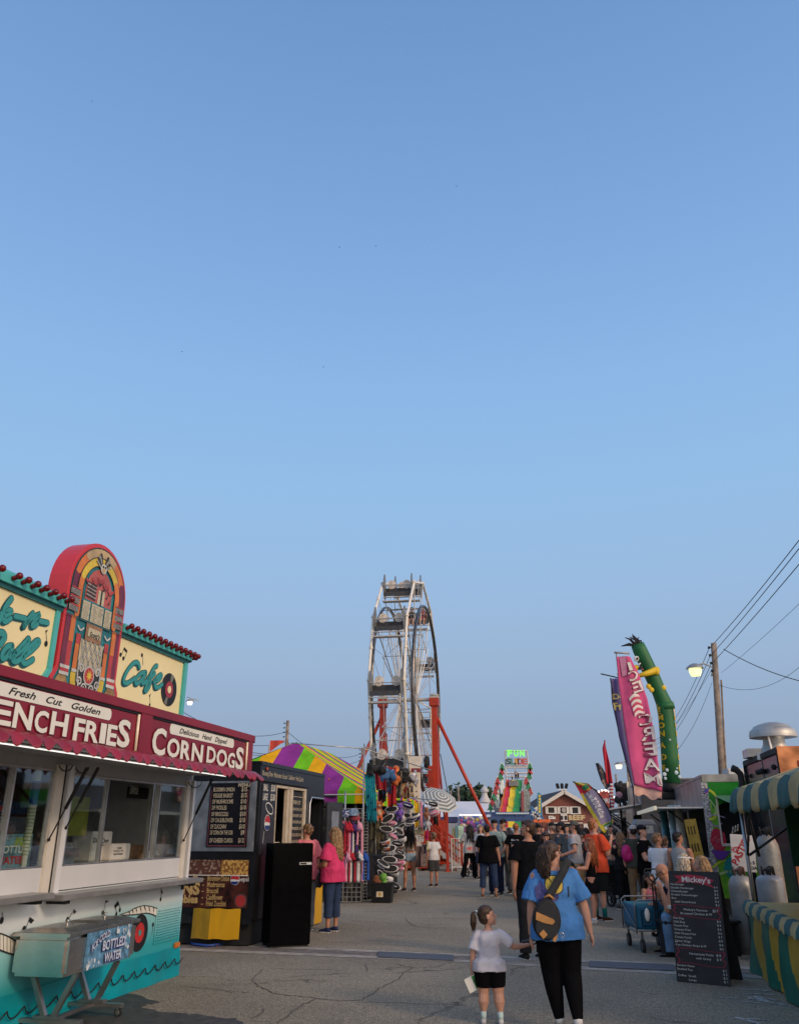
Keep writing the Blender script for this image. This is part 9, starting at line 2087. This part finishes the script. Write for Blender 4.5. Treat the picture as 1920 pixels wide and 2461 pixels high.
L_=r[0].location; bp=thing('backpack','small magenta backpack on the woman pushing the stroller','backpack',(L_.x,L_.y,0),30); b=MB(); b.ball((0,-.20,1.12),.15,.10,.19,14); b.tube([(-.09,-.12,1.28),(-.1,.0,1.36),(-.1,.1,1.28)],.02,6); b.tube([(.09,-.12,1.28),(.1,.0,1.36),(.1,.1,1.28)],.02,6); b.ball((0,-.29,1.05),.10,.04,.08,12); b.build('bag_body',mat('magenta nylon',(.5,.015,.16),.6,bump=.2,bsc=20),bp,smooth=True)
pr_('man in an olive shirt and white cap at the steel trailer',1520,1984,None,Y=19.5,hd=8,wd=1.15,skin='warm',hair='short',hc='dark',top=('tee',(.055,.06,.05)),bot=('trousers',(.20,.13,.07)),cap=((.42,.41,.40),'f'),shoe=(.2,.2,.2))
r=pr_('youth in a black shirt and black cap holding a phone',1543,1983,None,Y=17,hd=-125,wd=1.0,skin='fair',hair='short',hc='brown',yaw=-10,top=('tee',(.004,.004,.005)),bot=('trousers',(.012,.012,.015)),cap=((.010,.011,.016),'f'),arms={-1:((-.15,.35,-1),(.25,.9,.25)),1:((.2,.35,-1),(-.1,.95,.25))})
decal(r[3],r[0],txd('SQUAD',-.11,1.27,.045,0,w=.2)+txd('TOUR',-.10,1.20,.045,0,w=.17),[mat('shirt grey ink',(.25,.25,.25),.8)],frm=1.0)
pr_('fair haired boy in a white shirt with folded arms in the counter queue',1577,2002,None,Y=15.6,hd=-50,wd=.95,skin='tan',hair='short',hc='sand',yaw=-35,top=('tee',(.60,.60,.62)),bot=('shorts',(.55,.55,.55)),arms={-1:((-.1,.45,-1),(.6,.6,.2)),1:((.12,.45,-1),(-.6,.6,.1))})
pr_('dark haired boy in a grey tank top at the shaved ice counter',1627,1999,None,Y=15.2,hd=-40,wd=.95,skin='tan',hair='short',hc='dark',yaw=-40,top=('tank',(.26,.27,.27)),bot=('shorts',(.05,.05,.06)),arms={1:((.12,.2,-1),(.0,.5,-.7)),-1:((-.2,.2,-1),(0,.6,-.5))})
pr_('customer in a beige shirt leaning on the counter behind the white shirted boy',1594,2010,None,Y=16.8,hd=-45,sex='f',hair='short',hc='sand',top=('tee',(.35,.32,.27)),bot=('jeans',dn1),arms={-1:((-.2,.7,-.6),(.0,1,.3)),1:((.2,.7,-.6),(.0,1,.3))})
# seated group by the wagon
bn=thing('bench','dark bench behind the menu board where the bald man sits','bench',(at(1640,2200,12.7).x,12.7,0),5); b=MB(); b.box(-.35,.75,-.2,.2,.40,.44,0); b.box(-.3,-.26,-.18,.18,0,.40,0); b.box(.66,.70,-.18,.18,0,.40,0); b.build('bench_frame',blackm,bn,bev=.01)
q=gp(1790,2290); tbx=thing('small_table','white topped folding table with a brown frame behind the menu board','table',(3.95,12.25,0),0); b=MB(); b.box(-.25,.32,-.2,.3,.60,.64,0); b.box(-.22,-.16,-.18,-.12,0,.6,1); b.box(.2,.26,-.18,-.12,0,.6,1); b.box(-.22,.26,.2,.24,.0,.6,1); b.build('table_body',[offw,mat('table brown',(.2,.07,.05),.6)],tbx)
sl_={-1:((-.25,.95,.02),(-.05,-.05,-1)),1:((.25,.95,.02),(.05,.0,-1))}
pr_('bald man in a navy tank top and light jeans bent forward on the bench eating',1645,2087,None,Y=12.7,hd=80,wd=1.3,h=1.74,skin='tan',hair='bald',hc='grey',pitch=-32,lean=(0,.58,.80),top=('tank',(.014,.018,.035)),bot=('jeans',(.13,.22,.34)),shoe=(.01,.01,.01),sit=.46,legs=sl_,glasses='dark',arms={-1:((-.10,.35,-.95),(.25,.25,1.0)),1:((.15,.25,-1),(-.2,.45,.8))})
pr_('seated woman reaching forward with a burger, mostly hidden by the menu board',1672,2075,None,Y=13.3,hd=75,sex='f',wd=1.1,h=1.66,hair='long',hc='blond',top=('tee',(.30,.25,.24)),bot=('jeans',(.13,.22,.34)),shoe=(.01,.01,.012),sit=.46,legs={-1:((-.1,.97,.04),(0,.1,-1)),1:((.2,.97,.02),(.0,-.2,-1))},arms={-1:((-.15,.6,-.8),(0,.95,.35)),1:((.1,.6,-.8),(-.2,.9,.35))})
pr_('woman in a white sun visor with streaked blonde hair sitting behind the menu board',1637,2062,None,Y=14.0,hd=-70,sex='f',h=1.64,skin='warm',hair='long',hc='pale',top=('tee',(.6,.6,.6)),bot=('jeans',dn1),sit=.48,legs=sl_,visor=True,glasses='dark')
pr_('little dark haired girl in pink sitting behind the blue wagon',1548,2117,None,Y=13.9,hd=-172,sex='f',wd=1.0,child=1.3,h=1.12,skin='tan',hair='long',hc='dark',pitch=-10,top=('tank',(.55,.16,.18)),bot=('shorts',(.5,.15,.17)),sit=.42,legs=sl_,arms={-1:((-.35,.4,-.8),(.5,.1,1)),1:((.3,.3,-1),(-.2,.9,0))})
# riders and slide people
v=wp(0,WR,-30); 
for k,(dx,c_,sk,lb) in enumerate(((-.28,(.012,.012,.015),'fair','dark shirted rider in the upper right seat of the ferris wheel'),(.34,(.4,.07,.08),'tan','red shirted rider beside the dark shirted one in the ferris wheel'))):
    w_=fw.matrix_basis@V((dx,v.y,0)); Rz=Matrix.Rotation(R(-9.8),3,'Z')@V((dx,v.y,0)); X_,Y_=WC.x+Rz.x,WC.y+Rz.y; 
    o=thing('person',lb,'person',(X_,Y_,v.z-.50),170); 
    b=MB(); b.loft([[(.16*math.cos(t)*a,.11*math.sin(t)*a,z) for t in [2*math.pi*i/14 for i in range(14)]] for a,z in ((1,0),(1.1,.15),(1.0,.3),(1.2,.42),(1.1,.5),(.4,.56),(.35,.62))]); b.ball((0,0,.72),.08,.095,.12,12)
    for s in (-1,1): b.tube([(s*.2,0,.47),(s*.26,.05,.25),(s*.12,.3,.3)],[.055,.045,.035],8); b.tube([(s*.1,.05,.05),(s*.12,.38,.08),(s*.12,.42,-.3)],[.08,.065,.05],8)
    b.build('body',skm(sk),o,remesh=.03,sm=1); b=MB(); b.loft([[(.17*math.cos(t)*a,.12*math.sin(t)*a,z) for t in [2*math.pi*i/14 for i in range(14)]] for a,z in ((1.05,-.02),(1.15,.15),(1.05,.3),(1.28,.42),(1.15,.51),(.5,.565))]); 
    for s in (-1,1): b.tube([(s*.19,0,.48),(s*.25,.04,.32)],[.075,.065],8)
    b.build('shirt',cl(c_),o,remesh=.03,sm=1); b=MB(); b.ball((0,-.02,.76),.09,.10,.10,12); b.build('hair',ham('dark'),o,smooth=True)
for k,(x,yt,yb,c_,lb) in enumerate(((408,425,505,(.55,.5,.5),'child in white at the top of the fun slide'),(457,368,500,(.3,.3,.33),'attendant in grey standing at the top of the fun slide'),(487,405,495,(.03,.02,.025),'child in dark clothes right of the slide attendant'))):
    a=far(x,yb,SY+5); c=far(x,yt,SY+5); hh_=c.z-a.z; person(lb,ZF(x,0)[0],ZF(x,yt)[1],None,Y=SY+5,h=hh_*1.0,hd=180,hair='short',hc='dark',top=('tee',c_),bot=('jeans',(.02,.02,.03)),z0=a.z,child=1.0)
# far crowd
FC=[(1155,1983,31,'blond','long',(.5,.48,.48),'f',150,'blonde woman in white seen between the long haired woman and the black cap'),(1222,1990,27,'dark','short',(.06,.13,.25),'m',10,'dark haired person in blue behind the charcoal shirted man'),
 (1283,1990,33,'brown','long',(.35,.3,.3),'f',20,'brown haired woman just right of the tall man in black'),(1303,1986,35,'dark','short',(.45,.2,.2),'m',170,'far person in dusty red above the sunglasses woman'),(1337,1986,30,'brown','short',(.10,.09,.08),'m',40,'man in dark brown behind the navy shirted man'),
 (1362,1983,29,'dark','short',(.18,.3,.42),'m',150,'person in light blue between the navy and grey shirted men'),(1391,1988,34,'brown','long',(.38,.25,.2),'f',30,'woman with brown hair right of the grey shirted man'),(1397,1982,40,'sand','short',(.3,.28,.28),'m',170,'far man in grey before the barn'),
 (1407,1989,32,'brown','long',(.42,.36,.33),'f',10,'woman with long wavy brown hair left of the ginger youth'),(1399,1999,24,'dark','short',(.02,.02,.025),'m',60,'person in black hidden behind the copper haired girl'),(1448,1996,28,'dark','short',(.06,.05,.045),'m',20,'dark haired person right of the ginger youth'),
 (1468,1983,25,'dark','short',(.07,.06,.045),'m',140,'man in brown leaning beside the lilac feather flag'),(1476,1991,23.5,'dark','bun',(.05,.045,.035),'f',30,'woman in dark brown next to the leaning man'),(1500,1996,30,'brown','short',(.2,.2,.2),'m',10,'far customer under the folding awning'),
 (1508,2000,34,'sand','short',(.4,.38,.36),'m',200,'pale shirted person far down the right stalls'),(1424,1988,42,'brown','short',(.5,.5,.5),'m',0,'far person in white under the barn notice'),(1270,1992,38,'sand','short',(.25,.1,.12),'m',20,'person in maroon far behind the tall man in black')]
for (x,yt,Y,hc,hr,c_,sx_,hd_,lb) in FC:
    person(lb,x,yt,None,Y=Y,hd=hd_,sex=sx_,hair=hr,hc=hc,skin=['fair','warm','tan'][x%3],top=('tee',c_),bot=(('jeans','shorts')[x%2],[(.03,.04,.07),(.15,.12,.08),(.02,.02,.02)][x%3]),group='people deep in the crowd')
# --- wagon
p=gp(1496,2262); q=gp(1578,2276)
wg=thing('folding_wagon','blue folding wagon with a black handle parked before the seated family','wagon',((p.x+q.x)/2+.03,12.95,0),0); ww=.27; wz0,wz1=.30,.60; wl2=.75
wb=mat('teal blue nylon',(.004,.11,.20),.55,var=.15,sc=5,bump=.3,bsc=8); wf_=mat('wagon dark tube',(.05,.05,.05),.4,.6)
for nm_,fn in (('front',lambda u,v:(-ww+2*ww*u,0-.02*math.sin(u*3.14)*(1-v),wz0+(wz1-wz0)*v)),('back',lambda u,v:(-ww+2*ww*u,wl2,wz0+(wz1-wz0)*v)),('left',lambda u,v:(-ww,wl2*(1-u),wz0+(wz1-wz0)*v)),('right',lambda u,v:(ww,wl2*u,wz0+(wz1-wz0)*v))):
    b=MB(); n=8
    for i in range(n):
        for j in range(n):
            f=lambda a,c:V(fn(a,c))+V((0,.006*math.sin(a*14),0)); b.quad(f(i/n,j/n),f((i+1)/n,j/n),f((i+1)/n,(j+1)/n),f(i/n,(j+1)/n))
    o=b.build('fabric_side',wb,wg,smooth=True); md=o.modifiers.new('s','SOLIDIFY'); md.thickness=.008
b=MB(); b.box(-ww,ww,0,wl2,wz0-.01,wz0); b.build('fabric_floor',wb,wg)
b=MB()
for s in (-1,1): b.box(s*.13-.08,s*.13+.08,-.03,-.015,wz0+.03,wz1-.06)
b.build('mesh_pocket',mat('dark teal mesh',(.003,.06,.11),.7),wg,bev=.01)
b=MB(); b.ball((-.13,-.04,wz1-.12),.04,.02,.09,10); b.build('white_tissue',offw,wg,smooth=True); b=MB(); b.lathe([(.03,0),(.033,.12),(.012,.16),(.012,.19),(0,.19)],(.13,-.045,wz0+.1),12); b.build('bottle',mat('pale green bottle',(.3,.4,.25),.2),wg,smooth=True)
b=MB()
for y in (0,wl2): b.tube([(-ww-.02,y,wz0-.06),(-ww-.02,y,wz1+.03),(-ww+.03,y,wz1+.07),(ww-.03,y,wz1+.07),(ww+.02,y,wz1+.03),(ww+.02,y,wz0-.06)],.011,8); b.tube([(-ww,y,wz0-.03),(ww,y,wz0-.03)],.011,6)
for s in (-1,1): b.tube([(s*(ww+.02),0,wz0-.04),(s*(ww+.02),wl2,wz0-.04)],.011,6); b.tube([(s*(ww+.02),0,wz0),(s*(ww+.02),wl2,wz1)],.008,6)
b.build('wagon_frame',mat('grey steel tube',(.22,.22,.22),.4,.7),wg,smooth=True)
b=MB(); b.tube([(-.02,-.05,wz0),(-.02,-.05,wz1+.30)],.010,6); b.tube([(.02,-.05,wz0),(.02,-.05,wz1+.30)],.010,6); b.tube([(0,-.05,wz1+.30),(-.07,-.05,wz1+.38),(-.12,-.05,wz1+.44),(-.10,-.05,wz1+.48),(.12,-.05,wz1+.48),(.13,-.05,wz1+.45),(.07,-.05,wz1+.38),(0,-.05,wz1+.30)],.011,6); b.box(-.035,.035,-.07,-.03,wz1-.02,wz1+.06); b.build('handle',blackm,wg,smooth=True,auto=40)
for s in (-1,1):
    for y in (.0,wl2):
        b=MB(); b.lathe([(.05,-.02),(.085,-.018),(.085,.018),(.05,.02)],(s*(ww-.05),y,.085),18,0,axis='X'); b.lathe([(0,-.022),(.05,-.02),(.05,.02),(0,.022)],(s*(ww-.05),y,.085),14,1,axis='X'); b.bar((s*(ww-.05),y,.10),(s*(ww-.05),y,wz0-.04),.02,.045,1); b.build('wheel',[rub,mat('wheel hub grey',(.06,.06,.06),.5)],wg,smooth=True,auto=40)
# --- stroller
q=at(1477,2100,20.3); sr_=thing('stroller','black stroller with a dark canopy pushed by the backpack woman','stroller',(q.x,20.6,0),20)
b=MB(); 
for s in (-1,1): b.tube([(s*.25,-.30,1.02),(s*.25,.0,.55),(s*.25,.38,.12)],.014,6); b.tube([(s*.25,.0,.55),(s*.25,-.28,.14)],.014,6)
b.tube([(-.25,-.30,1.02),(.25,-.30,1.02)],.018,6); b.tube([(-.25,-.28,.16),(.25,-.28,.16)],.012,6); b.box(-.22,.22,-.2,.25,.22,.24); b.build('stroller_frame',blackm,sr_,smooth=True,auto=40)
b=MB(); b.loft([[(-.22,-.15,.45),(.22,-.15,.45),(.22,.3,.42),(-.22,.3,.42)],[(-.23,-.2,.85),(.23,-.2,.85),(.23,-.1,.9),(-.23,-.1,.9)]]); b.ball((0,.05,.84),.22,.26,.14,14); b.box(-.2,.2,-.24,.2,.24,.42); b.build('seat_canopy',mat('black nylon',(.012,.012,.014),.7,bump=.3,bsc=12),sr_,smooth=True,auto=50)
b=MB(); b.ball((.02,-.08,.98),.12,.10,.06,10); b.build('white_blanket',mat('white blanket',(.5,.5,.5),.9),sr_,smooth=True)
for x,y,r_ in ((-.27,-.28,.14),(.27,-.28,.14),(-.24,.38,.09),(.24,.38,.09)):
    b=MB(); b.tube([(x,y+r_*math.cos(t),r_+r_*math.sin(t)*.9) for t in [2*math.pi*i/18 for i in range(18)]],.022,6,closed=True); b.tube([(x,y-r_*.9,r_),(x,y+r_*.9,r_)],.008,4); b.tube([(x,y,r_*.1),(x,y,r_*1.85)],.008,4); b.build('wheel',rub,sr_,smooth=True)
q=gp(1149,2108); s2=thing('stroller','dark stroller half hidden behind the black shirted woman on the left','stroller',(q.x,q.y+.3,0),-30)
for ch_ in [c for c in bpy.data.objects if c.parent==sr_ and c.name.split('.')[0]!='white_blanket']: d=ch_.copy(); col.objects.link(d); d.parent=s2
for o_ in (sr_,s2): o_['group']='strollers in the crowd'
